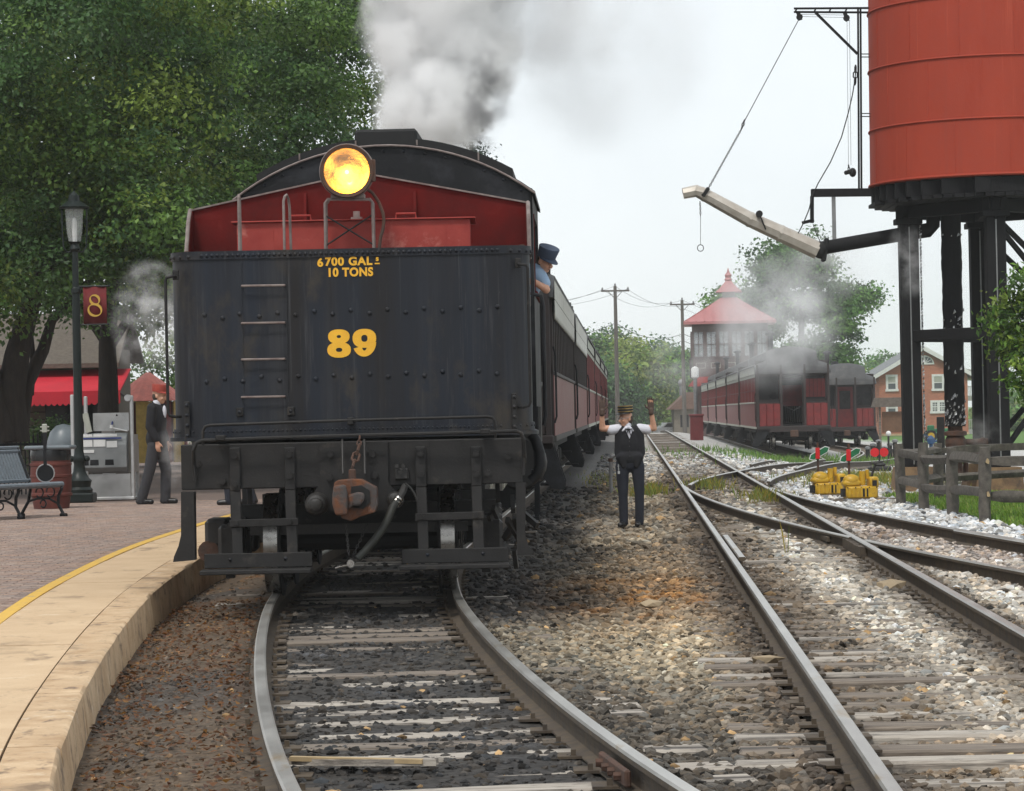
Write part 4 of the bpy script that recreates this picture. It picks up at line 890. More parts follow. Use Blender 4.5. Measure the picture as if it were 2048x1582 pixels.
# ------------------------------------------------------------------ locomotive
LO = Vector((float(c1(35)), 35, 0)); LH = -math.atan(.030)
loco = thing('steam_locomotive', 'black steam locomotive with arched cab roof coupled ahead of the tender', 'locomotive', (LO.x, LO.y, 0), LH)
def ll(px, py, Y):
    v = at(px, py, Y); return loco_inv @ v
loco_inv = (Matrix.Translation((LO.x, LO.y, 0)) @ Matrix.Rotation(LH, 4, 'Z')).inverted()
cc = ll(766, 300, 30).x; ZT = 4.487; ZE = 3.97; CW = 1.565; CR = (CW**2+(ZT-ZE)**2)/(2*(ZT-ZE)); yb = -5.0; yf = -2.3
def arc(hw, zt, n=22):
    zc = ZT-CR; r = zt-zc; a = math.asin(min(hw/r, 1)); return [(cc+r*math.sin(q), zc+r*math.cos(q)) for q in np.linspace(-a, a, n)]
A = arc(CW, ZT)
mb = MB(); mb.prism([(cc-CW, 3.55), (cc+CW, 3.55)]+A[::-1], yb, yb+.03); cab = mb.build('cab_rear_sheet', m_blk2, loco, smooth=0)
mb = MB(); up = arc(CW+.03, ZT+.015); lo = arc(CW+.03, ZT-.02); mb.prism(lo+up[::-1], yb-.03, yf); mb.build('cab_roof', m_blk2, loco, smooth=25)
mb = MB(); mb.tube([(x, yb-.035, z-.004) for x, z in arc(CW+.03, ZT)], .012, 6); mb.build('roof_edge_bead', m_edge, loco)
up = arc(1.375, ZT+.062+.03); lo = arc(1.375, ZT+.0); mb = MB(); mb.prism(arc(1.36, ZT+.10)+[(p[0], p[1]) for p in arc(1.36, ZT+.02)[::-1]], yb+.15, yf-.2); o = mb.build('roof_ventilator', m_dark, loco, smooth=25)
for q in (-.9, -.3, .35, 1.0): MB().box(cc+q-.008, cc+q+.008, yb+.135, yb+.15, ZT-.17*q*q-.0, ZT-.17*q*q+.085).build('roof_stay', m_edge, loco, smooth=0)
for k, (x, z) in enumerate(arc(1.45, ZT-.06, 15)): inst('rivet', riv, loco, (x, yb, z), FR)
a = ll(716, 268, 31); b = ll(840, 278, 31); mb = MB(); mb.box(a.x, b.x, yb+.5, yb+1.5, ZT+.02, a.z, 0, .03); mb.build('roof_hatch', m_dark, loco)
for s in (-1, 1):
    X = cc+s*(CW-.02); mb = MB(); mb.box(X-.02, X+.02, yb, yf, 1.7, 2.9); mb.box(X-.02, X+.02, yb, yb+.35, 2.9, 4.0); mb.box(X-.02, X+.02, yf-.3, yf, 2.9, 4.0); mb.box(X-.02, X+.02, yb+.35, yf-.3, 3.75, 4.0); mb.build('cab_side', m_blk2, loco, smooth=0)
    mb = MB(); mb.box(X-.03, X+.05, yb+.35, yf-.3, 2.88, 2.93, 0, .01); mb.box(X-.025, X+.03, yb+.30, yb+.37, 2.93, 3.75); mb.build('window_frame', m_redboard, loco, smooth=0)
    mb = MB(); mb.tube([(cc+s*(CW+.07), yb-.02, 1.5), (cc+s*(CW+.09), yb-.04, 1.6), (cc+s*(CW+.09), yb-.04, 2.75), (cc+s*(CW+.07), yb-.03, 2.86), (cc+s*CW, yb, 2.88)], .022, 8); mb.build('cab_hand_rail', m_blk2, loco)
    mb = MB(); mb.box(X-.06, X+.02, yb, yb+.55, .5, .54); mb.bar((X, yb+.05, .5), (X, yb+.05, 1.7), .05, .02); mb.bar((X, yb+.5, .5), (X, yb+.5, 1.7), .05, .02); mb.box(X-.06, X+.02, yb, yb+.55, 1.0, 1.03); mb.build('cab_steps', m_blk2, loco, smooth=0)
mb = MB(); mb.box(cc-CW+.05, cc+CW-.05, yb, yf, 1.62, 1.72); mb.build('cab_floor', m_dark, loco, smooth=0)
mb = MB(); mb.box(cc-CW+.02, cc+CW-.02, yf-.03, yf, 1.7, 3.97); mb.build('cab_front_sheet', m_blk2, loco, smooth=0)
mb = MB(); mb.lathe([(.95, yf-.6), (.95, 1.2), (.86, 1.4), (.86, 4.4), (.80, 4.5), (.0001, 4.5)], 32, (0, 0, 2.75), 'Y'); mb.build('boiler', m_blk2, loco, smooth=35)
mb = MB(); mb.lathe([(.26, 3.5), (.2, 3.6), (.19, 4.35), (.25, 4.42), (.25, 4.5), (.18, 4.5)], 20, (0, 3.9, 0), 'Z'); mb.build('smoke_stack', m_dark, loco, smooth=35)
for y, r, zt in ((-.6, .36, 4.2), (1.3, .34, 4.15)): MB().lathe([(r*1.15, 3.4), (r, 3.6), (r, zt-.2), (r*.8, zt-.05), (.0001, zt)], 20, (0, y, 0), 'Z').build('dome', m_blk2, loco, smooth=40)
for s in (-1, 1):
    mb = MB(); mb.box(s*.95, s*1.5, yf, 4.6, 1.98, 2.03); mb.build('running_board', m_blk2, loco, smooth=0)
    mb = MB(); mb.lathe([(.0001, 3.3), (.33, 3.3), (.36, 3.35), (.36, 4.15), (.33, 4.2), (.0001, 4.2)], 20, (s*1.15, 0, .95), 'Y'); mb.box(s*.8, s*1.45, 3.4, 4.1, 1.2, 1.75, 0, .04); mb.build('cylinder', m_iron, loco, smooth=35)
    for y in (-2.2, -.6, 1.2):
        mb = MB(); mb.lathe([(.70, -.06), (.78, -.06), (.78, .06), (.81, .07), (.81, .09), (.70, .09), (.70, -.06)], 32, (0, 0, 0), 'X')
        for k in range(12): q = R(30*k); mb.bar((0, .1*math.cos(q), .1*math.sin(q)), (0, .72*math.cos(q), .72*math.sin(q)), .05, .05)
        mb.cyl((-.09, 0, 0), (.09, 0, 0), .16, n=14); mb.build('driving_wheel', m_dark, loco, (s*.75, y, RZ+.78), (0, 0, 0 if s < 0 else math.pi))
    mb = MB(); mb.bar((s*.93, -2.2, .75), (s*.93, 1.2, .75), .06, .12); mb.bar((s*1.02, -.6, .75), (s*1.1, 3.2, .95), .06, .1); mb.build('connecting_rod', m_wheel, loco, smooth=0)
    inst('pilot_wheel', wheel_me, loco, (s*.735, 4.5, RZ+.42), (0, 0, 0 if s < 0 else math.pi))
    p = ll(1086, 693, 34); mb = MB(); mb.tube([(s*1.38, -2.2, 2.42), (s*1.38, 4.4, 2.42)], .022, 8); mb.build('boiler_hand_rail', m_brass, loco)
mb = MB(); mb.box(-1.4, 1.4, 5.0, 5.2, .95, 1.3); mb.prism([(-1.2, .95), (1.2, .95), (1.0, .3), (-1.0, .3)], 5.2, 5.6); mb.box(-.6, .6, -4.8, 5.0, .9, 1.5); mb.build('frame_and_pilot', m_dark, loco, smooth=0)
# ------------------------------------------------------------------ passenger coaches
def roof_profile(w=1.5, ze=3.55, zd=3.74, cw=1.0, zc=4.24):
    """half-round lower deck with a raised clerestory, left to right"""
    o = [(-w, ze-.06), (-w, ze)]
    for k in range(1, 7): t = k/6*math.pi/2; o.append((-w+(w-cw)*math.sin(t*1.0)**1.2, ze+(zd-ze)*math.sin(t)))
    o += [(-cw+.001, zc-.17)]
    for k in range(1, 10): t = k/10; o.append((-cw+2*cw*t, zc-.17+.20*math.sin(math.pi*t)**.6))
    o += [(cw-.001, zc-.17)]
    for k in range(5, -1, -1): t = k/6*math.pi/2; o.append((w-(w-cw)*math.sin(t)**1.2, ze+(zd-ze)*math.sin(t)))
    o += [(w, ze), (w, ze-.06)]; return o
def coach_roof(parent, L, dz=0):
    base = roof_profile(); n = len(base); secs = []
    def sec(y, f, fz):                                           # f: clerestory height factor, fz: drop
        o = []
        for x, z in base:
            if z > 3.74: z = 3.74+(z-3.74)*f
            o.append((x, y, z-fz))
        return o
    for y, f, fz in ((-.85, .0, .30), (-.80, .05, .22), (-.55, .45, .12), (-.25, .8, .05), (.1, 1, 0), (L-.1, 1, 0), (L+.25, .8, .05), (L+.55, .45, .12), (L+.80, .05, .22), (L+.85, 0, .30)):
        secs.append(sec(y, f, fz))
    mb = MB(); vs = [p for s in secs for p in s]; fs = []
    for i in range(len(secs)-1):
        for j in range(n-1): fs.append((i*n+j, i*n+j+1, (i+1)*n+j+1, (i+1)*n+j))
    fs += [tuple(reversed(range(n))), tuple(range((len(secs)-1)*n, len(secs)*n))]
    fs += [(0, (len(secs)-1)*n, len(secs)*n-1, n-1)]
    mb.add(vs, fs); return mb.build('roof', m_roof, parent, (0, 0, dz), smooth=40, fix=True)
def make_coach(label, group, L=15.6, open_sides=False, stove=True, loc=(0, 0, 0), rz=0, ends='open'):
    t = thing('passenger_coach', label, 'coach', loc, rz, group)
    W = 1.46; zs, zb, ze, zl = 1.05, 2.03, 3.5, 3.08                # sill, belt, eave, letterboard foot
    for s in (-1, 1):
        mb = MB(); mb.box(s*(W-.05), s*W, 0, L, zs, zb); mb.build('side_panel', m_coachlow, t, smooth=0)
        mb = MB(); mb.box(s*(W-.06), s*(W+.03), -.01, L+.01, zb, zb+.06, 0, .01); mb.box(s*(W-.06), s*(W+.02), -.01, L+.01, zs-.03, zs+.05); mb.build('belt_rail', m_letter if not open_sides else m_grey, t, smooth=0)
        if open_sides:
            n = 40; vs = []; fs = []                             # canvas valance with a scalloped hem
            for k in range(n*4+1):
                y = L*k/(n*4); z = 2.98-.09*abs(math.sin(math.pi*k/8)); vs += [(s*(W+.035), y, ze), (s*(W+.035), y, z), (s*(W+.015), y, z), (s*(W+.015), y, ze)]
            for k in range(n*4):
                for q in range(4): a, b = 4*k+q, 4*k+(q+1) % 4; fs.append((a, b, b+4, a+4))
            mb = MB(); mb.add(vs, fs); mb.build('valance', m_canvas, t, smooth=0, fix=True)
        else:
            mb = MB(); mb.box(s*(W-.05), s*W, 0, L, zl, ze); mb.build('letterboard', m_letter, t, smooth=0)
        nw = 14; pitch = L/nw
        for k in range(nw+1):
            y = min(max(k*pitch, .07), L-.07); mb = MB(); mb.box(s*(W-.06), s*(W-.005), y-.07 if open_sides is False else y-.05, y+.07 if open_sides is False else y+.05, zb+.06, 3.2 if open_sides else zl, 0, .008); mb.build('window_post', m_coachup if not open_sides else m_coachfr, t, smooth=0)
        if not open_sides:
            for k in range(nw):
                y = (k+.5)*pitch; mb = MB(); mb.box(s*(W-.055), s*(W-.035), y-.5*pitch+.06, y+.5*pitch-.06, zb+.05, zl+.01, 0); mb.box(s*(W-.05), s*(W-.022), y-.5*pitch+.06, y+.5*pitch-.06, zb+.5, zb+.54, 1); mb.build('window', [m_coachup if k % 3 else m_darkwin, m_coachfr], t, smooth=0)
    mb = MB(); mb.box(-W+.07, W-.07, .03, L-.03, zs, zs+.12); mb.build('floor', m_dark, t, smooth=0)
    mb = MB()
    for k in range(9): y = 1.2+k*(L-2.4)/8; mb.box(-1.2, -.35, y-.25, y+.25, 1.2, 2.1, 0, .04); mb.box(.35, 1.2, y-.25, y+.25, 1.2, 2.1, 0, .04)
    o = mb.build('seats', m_coachfr, t); o['kind'] = 'stuff'
    coach_roof(t, L)
    for ye, d in ((0, -1), (L, 1)):                               # ends with an open platform, railings and steps
        y0 = ye; mb = MB()
        for s in (-1, 1): mb.box(s*.46, s*(W-.02), y0-.02, y0+.03, 2.05, 2.18); mb.box(s*.40, s*.52, y0-.02, y0+.03, 1.1, 3.6); mb.box(s*(W-.14), s*(W-.01), y0-.02, y0+.03, 1.1, 3.5)
        mb.box(-W+.02, W-.02, y0-.022, y0+.032, 3.1, 3.72); mb.build('end_frame', m_coachfr, t, smooth=0)
        for s in (-1, 1):
            for k in range(3): x0 = .54+k*.26; MB().box(s*x0, s*(x0+.24), y0-.012, y0+.02, 1.12, 2.05, 0, .01).build('end_board', m_coachend if not open_sides else m_coachfr, t, smooth=0)
            MB().box(s*.54, s*(W-.16), y0-.0, y0+.012, 2.18, 3.1).build('end_window', m_darkwin, t, smooth=0)
        mb = MB(); mb.box(-.40, .40, y0-.008, y0+.015, 1.1, 3.1); mb.box(-.27, .27, y0-.011, y0+.016, 2.0, 2.9, 1); mb.build('end_door', [m_coachend if not open_sides else m_coachfr, m_darkwin], t, smooth=0)
        yp = ye+d*.82
        mb = MB(); mb.box(-W+.05, W-.05, min(ye, yp), max(ye, yp), .98, 1.08); mb.box(-W, W, yp-.06, yp+.06, .88, 1.12, 0, .02); mb.build('platform', m_coachfr, t, smooth=0)
        mb = MB()
        for s in (-1, 1):
            for x in (.46, W-.07): mb.box(s*x-.04, s*x+.04, yp-.04, yp+.04, 1.1, 3.55)
            mb.bar((s*.46, yp, 2.05), (s*(W-.07), yp, 2.05), .05, .05)
        mb.build('platform_post', m_coachfr, t, smooth=0)
        for s in (-1, 1):
            for k in range(3): x0 = .52+k*.28; MB().box(s*x0, s*(x0+.26), yp-.02, yp+.015, 1.13, 2.0, 0, .01).build('dash_panel', m_coachend if not open_sides else m_coachfr, t, smooth=0)
            mb = MB(); mb.prism([(s*(W-.55), 1.0), (s*(W-.02), 1.0), (s*(W+.16), .42), (s*(W+.14), .30), (s*(W-.05), .32)], yp-.06, yp-.02); mb.prism([(s*(W-.55), 1.0), (s*(W-.02), 1.0), (s*(W+.16), .42), (s*(W+.14), .30), (s*(W-.05), .32)], ye+d*.15, ye+d*.19)
            for z, x in ((.36, W-.02), (.62, W-.16), (.86, W-.3)): mb.box(s*(x-.2), s*(x+.08), min(yp, ye), max(yp, ye), z, z+.03)
            mb.build('entrance_steps', m_blk2, t, smooth=0, fix=True)
            mb = MB(); mb.tube([(s*(W+.02), yp+.02*d, 1.3), (s*(W+.05), yp+.0*d, 1.4), (s*(W+.05), yp, 2.3), (s*(W+.02), yp, 2.45)], .016, 6); mb.build('hand_rail', m_blk2, t)
        mb = MB(); mb.box(-.16, .16, yp+d*.05-.1, yp+d*.4, .68, .96, 0, .04); mb.build('coupler', m_rustpipe, t)
    mb = MB(); mb.box(-.35, .35, .2, L-.2, .72, 1.04)
    for s in (-1, 1): mb.box(s*1.2-.1, s*1.2+.1, 0, L, .86, 1.05)
    mb.box(.5, 1.2, L*.4, L*.55, .5, .9, 0, .05); mb.lathe([(.0001, L*.3), (.22, L*.3), (.22, L*.3+1.4), (.0001, L*.3+1.4)], 12, (-.8, 0, .72), 'Y'); mb.build('underframe', m_dark, t, smooth=30)
    for s in (-1, 1):
        mb = MB()
        for x in (.85, 1.15): mb.tube([(s*x, 1.6, .98), (s*x, L*.36, .5), (s*x, L*.64, .5), (s*x, L-1.6, .98)], .028, 6)
        for y in (L*.36, L*.64): mb.bar((s*1.0, y, .5), (s*1.0, y, 1.0), .3, .06)
        mb.build('truss_rod', m_grey, t)
    for y in (1.9, L-1.9): truck(t, y, wb=1.9, r=1.0)
    if stove:
        mb = MB(); mb.lathe([(.11, 3.8), (.11, 4.75), (.2, 4.78), (.2, 4.86), (.0001, 4.95)], 12, (-.75, 1.3, 0)); mb.build('smoke_jack', m_blk2, t)
        mb = MB(); mb.lathe([(.14, 3.8), (.14, 4.4), (.24, 4.45), (.1, 4.6)], 12, (.55, L-1.5, 0)); mb.build('roof_vent', m_blk2, t)
    return t
HT = -math.atan(.0415)
def coach_at(c, y, z): return (float(c(y)), y, z)
TG, SG = 'coaches coupled behind the locomotive', 'red coaches standing on the sidings'
c_open = make_coach('open-sided red coach with pale scalloped valance, coupled to the locomotive', TG, 15.3, True, False, coach_at(c1, 43.6, RZ-.0), HT)
o2 = copy_tree(c_open); o2.location = coach_at(c1, 60.9, RZ); o2['label'] = 'open coach with pale scalloped valance, second from the locomotive'
c_cl = make_coach('dark red closed coach with a roof smoke jack, directly behind the open coaches', TG, 15.6, False, True, coach_at(c1, 78.2, RZ), HT)
lab = ['closed red coach fourth behind the locomotive, beside the far trees', 'closed red coach fifth behind the locomotive', 'last small-looking red coach at the far end of the locomotive train']
for k, y in enumerate((95.8, 113.4, 131.)):
    o = copy_tree(c_cl); o.location = coach_at(c1, y, RZ); o['label'] = lab[k]
s1 = ['nearest siding coach, dark red with bull-nosed grey roof and open doorway', 'second siding coach, coupled behind the one with the open doorway', 'third siding coach, in the middle of the parked row', 'fourth siding coach of the parked row near the signal tower', 'farthest siding coach, its end by the red post box']
for k in range(5):
    y = 113.0+17.4*k; o = copy_tree(c_cl); X = 11.08+.0415*(y-112); o.location = (X, y, RZ-.41-.012*k); o['label'] = s1[k]; o['group'] = SG; o.rotation_euler = (0, 0, HT)
    if k == 0:                                                    # the nearest one stands with its end door open
        for ch in list(o.children):
            if ch.name.startswith('end_door') and abs(ch.data.vertices[0].co.y) < 1: bpy.data.objects.remove(ch)
        MB().box(-.46, .46, .9, .93, 1.9, 2.75).build('inner_door', m_coachend, o, smooth=0)
        for q in range(5): MB().box(.55+q*.155, .55+q*.155+.14, -.03, -.012, 2.25, 2.98).build('window_slat', m_coachend, o, smooth=0)
        mb = MB(); chain(mb, (-.42, -.84, 1.95), (0, -.86, 1.72), 8, .008); chain(mb, (0, -.86, 1.72), (.42, -.84, 1.95), 8, .008); mb.build('gate_chain', m_iron, o)
s2 = ['red coach with closed end door standing beyond the nearest siding coach', 'second coach of the rear siding, mostly hidden behind the front row']
for k in range(2):
    y = 141.+17.4*k; o = copy_tree(c_cl); o.location = (16.45+.0415*(y-140), y, RZ-.70-.03*k); o.rotation_euler = (0, 0, HT); o['label'] = s2[k]; o['group'] = SG
# ------------------------------------------------------------------ signal tower
TY = 212.; ex0, ex1 = at(1373, 648, TY), at(1558, 642, TY); tx = (ex0.x+ex1.x)/2; hw = (ex1.x-ex0.x)/2
tg = float(gz(tx, TY)); tow = thing('signal_tower', 'two-storey wooden signal tower with pale red hipped roof and cupola', 'signal tower', (tx, TY+hw, 0), -.06)
bw_ = hw-.62; ze = 8.0
mb = MB(); mb.box(-bw_+.1, bw_-.1, -bw_+.1, bw_-.1, tg-.3, 4.0); mb.build('lower_wall', m_towerwood, tow, smooth=0)
mb = MB(); mb.box(-bw_, bw_, -bw_, bw_, 4.0, 5.45); mb.box(-bw_-.12, bw_+.12, -bw_-.12, bw_+.12, 3.92, 4.05); mb.box(-bw_-.06, bw_+.06, -bw_-.06, bw_+.06, 5.42, 5.52); mb.build('upper_wall', m_towerwood, tow, smooth=0)
mb = MB(); mb.box(-bw_, bw_, -bw_, bw_, 7.35, 7.95); mb.build('upper_wall', m_towerwood, tow, smooth=0)
for s in (-1, 1):
    for k in range(7):
        x = -bw_+2*bw_*k/6; MB().box(x-.13, x+.13, s*bw_-.1, s*bw_+.1, 5.5, 7.4).build('window_post', m_towerwood, tow, smooth=0)
        if 0 < k < 6: MB().box(s*bw_-.1, s*bw_+.1, x-.13, x+.13, 5.5, 7.4).build('window_post', m_towerwood, tow, smooth=0)
    for k in range(6):
        x = -bw_+2*bw_*(k+.5)/6; w_ = bw_/6-.13
        for ax in (0, 1):
            mb = MB(); B = (lambda a0, a1, b0, b1, z0, z1, m_: mb.box(a0, a1, b0, b1, z0, z1, m_)) if ax == 0 else (lambda a0, a1, b0, b1, z0, z1, m_: mb.box(b0, b1, a0, a1, z0, z1, m_))
            B(x-.02, x+.02, s*bw_-.03, s*bw_+.03, 5.52, 7.35, 0); B(x-w_, x+w_, s*bw_-.03, s*bw_+.03, 6.4, 6.46, 0); B(x-w_, x+w_, s*bw_-.008, s*bw_+.008, 5.52, 7.35, 1); o = mb.build('window', [m_towerwood, MATS.get('tower_glass') or (lambda: (lambda m_: (m_.node_tree.nodes['Principled BSDF'].inputs['Alpha'].__setattr__('default_value', .45), m_)[1])(mat('tower_glass', (.45, .48, .5), .15)))()], tow, smooth=0)
for k in range(5):
    x = -bw_+.6+k*(2*bw_-1.2)/4; mb = MB()
    for a0, a1, b0, b1 in ((-.36, .36, .17, .21), (-.36, .36, -.21, -.17), (-.36, -.32, -.17, .17), (.32, .36, -.17, .17)): mb.box(x+a0, x+a1, -bw_-.03, -bw_, 4.85+b0, 4.85+b1)
    mb.build('panel_moulding', m_letter, tow, smooth=0)
def hip(mb, w0, z0, w1, z1, n=5, mi=0):
    prev = None
    for k in range(n+1):
        t = k/n; w_ = w0+(w1-w0)*t; z = z0+(z1-z0)*(t*.8+.2*t*t); ring = [(-w_, -w_, z), (w_, -w_, z), (w_, w_, z), (-w_, w_, z)]
        if prev:
            mb.add(prev+ring, [(i, (i+1) % 4, (i+1) % 4+4, i+4) for i in range(4)], mi)
        prev = ring
    mb.add(prev, [(0, 1, 2, 3)], mi)
mb = MB(); hip(mb, hw, ze+.12, .62, 10.0); mb.box(-hw, hw, -hw, hw, ze-.06, ze+.11); rf = mb.build('roof', m_pink, tow, smooth=0)
for k in range(11):
    for ax in range(4):
        x = -hw+2*hw*(k+.5)/11; t = max(0, 1-abs(x)/hw); mb = MB(); zt = ze+.12+(10.0-ze-.12)*min(t*hw/(hw-.62), 1); yt = -hw+min(t*hw, hw-.62); mb.bar((x, -hw, ze+.15), (x, yt, zt+.02-.12*t), .05, .06); mb.build('standing_seam', m_pink, rf, rot=(0, 0, ax*math.pi/2), smooth=0)
mb = MB(); mb.box(-.5, .5, -.5, .5, 9.8, 10.45); mb.build('cupola', m_letter, tow, smooth=0)
mb = MB(); hip(mb, 1.0, 10.4, .18, 11.3); mb.lathe([(.2, 11.25), (.32, 11.35), (.2, 11.5), (.28, 11.7), (.12, 11.9), (.0001, 12.3)], 10); mb.build('cupola_roof', m_pink, tow, smooth=0)
mb = MB()                                                         # little red porch roof on the track side
mb.prism([(-bw_-.4, 3.3), (-bw_+3.2, 3.3), (-bw_+2.6, 4.0), (-bw_+.2, 4.0)], -bw_-1.2, -bw_-.1); mb.build('porch_roof', mat('porch_red', (.33, .035, .03), .6), tow, smooth=0)
mb = MB(); mb.cyl((-bw_-.05, -bw_+.6, 4.7), (-bw_-.25, -bw_+.6, 4.7), .75, n=20); mb.build('round_gong_board', m_coachfr, tow)
# ------------------------------------------------------------------ water tower
WY = 54.; wc = at(1990, 500, WY).x; WO = (wc, WY, 0)
wt = thing('water_tower', 'red steel water tank on black timber legs with a railside spout', 'water tower', WO)
def wl(px, py, Y=WY): return at(px, py, Y)-Vector(WO)
rad = wc-at(1742, 375, WY).x; zb_ = 5.77
mb = MB(); mb.lathe([(rad*1.0, zb_), (rad*.985, 9.1), (rad*.975, 10.8)], 96); mb.build('tank', m_tank_red, wt, smooth=30)
for z, r in ((zb_+.0, 1.004), (6.83, .9985), (7.97, .994), (9.08, .989), (10.2, .982)):
    mb = MB(); n = 96
    pts = [(rad*r*math.cos(2*math.pi*k/n), rad*r*math.sin(2*math.pi*k/n), z+(.03 if z < 6 else .0)) for k in range(n+1)]; mb.tube(pts, .022 if z > 6 else .03, 6); mb.build('hoop', m_tank_red, wt)
for k in range(14):
    a = 2*math.pi*k/14+.2
    for (z0, z1, o_) in ((zb_+.05, 6.8, 0), (6.86, 7.94, .22), (8.0, 9.05, .05), (9.11, 10.7, .27)):
        mb = MB(); r_ = rad*(1.0-.0047*(z0-zb_)*.9); mb.bar((r_*math.cos(a+o_), r_*math.sin(a+o_), z0), (rad*(1-.0047*(z1-zb_)*.9)*math.cos(a+o_), rad*(1-.0047*(z1-zb_)*.9)*math.sin(a+o_), z1), .035, .012, 0, 0, (math.cos(a+o_), math.sin(a+o_), 0)); mb.build('plate_seam', m_tank_red, wt, smooth=0)
mb = MB(); mb.lathe([(rad*1.05, 10.75), (rad*1.05, 10.85), (.05, 12.3), (.0001, 12.3)], 48); mb.build('tank_roof', m_roof, wt, smooth=25)
for k in range(17):                                               # joists carrying the tank floor
    y = -rad*.94+2*rad*.94*k/16; h_ = math.sqrt(max(rad*rad*.98-y*y, .02)); MB().box(-h_, h_, y-.06, y+.06, 5.47, 5.76, 0, .01).build('joist', m_timber, wt)
for k in range(26):
    x = -rad*.96+2*rad*.96*k/25; h_ = math.sqrt(max(rad*rad*.97-x*x, .02)); MB().box(x-.085, x+.085, -h_, h_, 5.40, 5.468, 0, .006).build('floor_plank', m_timber, wt)
lr = wc-at(1819, 600, WY).x; legs = [(-lr, .0), (-.02+at(1992, 500, 52.3).x-wc, -1.72), (at(1958, 500, 55.7).x-wc, 1.72), (lr, .1)]
for i, (x, y) in enumerate(legs):
    t = wt; dx = .02*(-1 if x < 0 else 1)
    for s in (-1, 1):
        mb = MB(); mb.bar((x+s*.095, y, .45), (x+s*.095, y, 5.05), .17, .30, 0, .012, (0, 1, 0)); mb.build('leg', m_timber, wt)
    mb = MB(); mb.box(x-.012, x+.012, y-.16, y-.145, .5, 5.0); mb.build('conduit', m_galv, wt, smooth=0)
    mb = MB(); mb.box(x-.25, x+.25, y-.22, y+.22, 5.05, 5.16, 0, .01); mb.build('leg_cap', m_timber, wt)
    mb = MB(); mb.prism([(-.42, -.25), (.42, -.25), (.34, .45), (-.34, .45)], y-.36, y+.36, mtx=Matrix.Translation((x, 0, 0))); mb.build('footing', m_block, wt, smooth=0)
for a, b in ((0, 1), (1, 3), (3, 2), (2, 0), (1, 2)):
    p, q = Vector(legs[a]+(5.28,)), Vector(legs[b]+(5.28,)); mb = MB(); d = (q-p).normalized()*.25; mb.bar(p-d, q+d, .16, .24, 0, .012); mb.build('cap_beam', m_timber, wt)
for (a, b), z in (((0, 1), 2.93), ((0, 2), 2.93), ((1, 3), 2.93)):
    p, q = Vector(legs[a]+(z,)), Vector(legs[b]+(z,)); mb = MB(); mb.bar(p, q, .13, .22, 0, .012); mb.build('girt', m_timber, wt)
for z0, z1 in ((.6, 2.8), (1.0, 3.1), (3.0, 5.0), (3.5, 5.1), (2.8, .6), (4.9, 3.0)):
    p, q = Vector(legs[1]+(z1,)), Vector(legs[3]+(z0,)); p.y += .12; mb = MB(); mb.bar(p, q, .05, .10); mb.build('brace', m_timber, wt)
for a, b in ((2, 3), (0, 2)):
    for z0, z1 in ((.6, 2.8), (2.8, .6), (3.0, 5.0)) if a == 2 else ():
        p, q = Vector(legs[a]+(z1,)), Vector(legs[b]+(z0,)); mb = MB(); mb.bar(p, q, .05, .10); mb.build('brace', m_timber, wt)
mb = MB(); p = wl(1907, 700); rp = []
for k in range(60): z = 1.2+k*4.1/59; rp.append((.19+.012*noise2(z*4, 3., 2)+.008*random.random(), z))
mb.lathe([(float(a), b) for a, b in rp], 20, (p.x, 0, 0)); mb.build('lagged_riser', m_timber, wt, smooth=50)
mb = MB()                                                         # torn foil wrapping where the lagging has failed
rg = random.Random(3)
for k in range(80):
    z = 1.25+.55*rg.random()**2 if k < 52 else rg.choice((3.05, 3.2, 3.3, 4.9, 2.3))+rg.uniform(-.1, .1); a = rg.uniform(-2.9, -.3); r = .20; x, y = p.x+r*math.cos(a), r*math.sin(a); s = rg.uniform(.012, .04)
    mb.add([(x-s*rg.uniform(.3, 1), y-.012, z-s*rg.uniform(.5, 2)), (x+s*rg.uniform(.3, 1), y-.03, z-s*rg.uniform(0, 1)), (x+s*rg.uniform(0, .9), y-.012, z+s*rg.uniform(.6, 2)), (x-s*rg.uniform(.2, .6), y-.035, z+s*rg.uniform(.2, 1))], [(0, 1, 2, 3)])
mb.build('torn_foil', m_foil, wt, smooth=0)['kind'] = 'stuff'
mb = MB()
for k in range(70):
    z = .5+4.5*k/69; x = legs[0][0]+.195; s = rg.uniform(.025, .05); mb.add([(x, -.12, z-s), (x+.03+rg.random()*.02, -.14, z-s*.4), (x+.035, -.12, z+s), (x, -.15, z+s*.7)], [(0, 1, 2, 3)])
mb.build('foil_edge', m_foil, wt, smooth=0)['kind'] = 'stuff'
mb = MB(); mb.lathe([(.13, .2), (.13, .55), (.24, .56), (.24, .64), (.14, .65), (.17, .75), (.20, .85), (.20, .95), (.16, 1.02), (.22, 1.03), (.22, 1.1), (.14, 1.12), (.14, 1.25)], 18, (p.x, 0, 0)); mb.tube([(p.x+.1, 0, .9), (p.x+.45, -.02, .9), (p.x+.5, -.02, .9), (p.x+.75, -.02, .88)], [.06, .06, .09, .05], 10); mb.build('gate_valve', m_rustpipe, wt, smooth=35)
mb = MB(); mb.tube([(p.x+.1, .1, .62), (p.x+.9, .1, .60)], .09, 10); mb.tube([(p.x+.2, .1, .6), (p.x+.2, .1, .15)], .05, 8); mb.tube([(p.x+.7, .1, .6), (p.x+.7, .1, .15)], .05, 8); mb.build('drain_pipe', m_rustpipe, wt)
mb = MB()
for k in range(60):
    x = p.x+.45+.4*rg.random(); zt = .66+.03*rg.random(); zb = zt-rg.uniform(.1, .42); mb.tube([(x, -.02+.02*rg.random(), zt), (x+.01, -.03, (zt+zb)/2), (x+.02*rg.random(), -.02, zb)], .008, 4, rg.randrange(2))
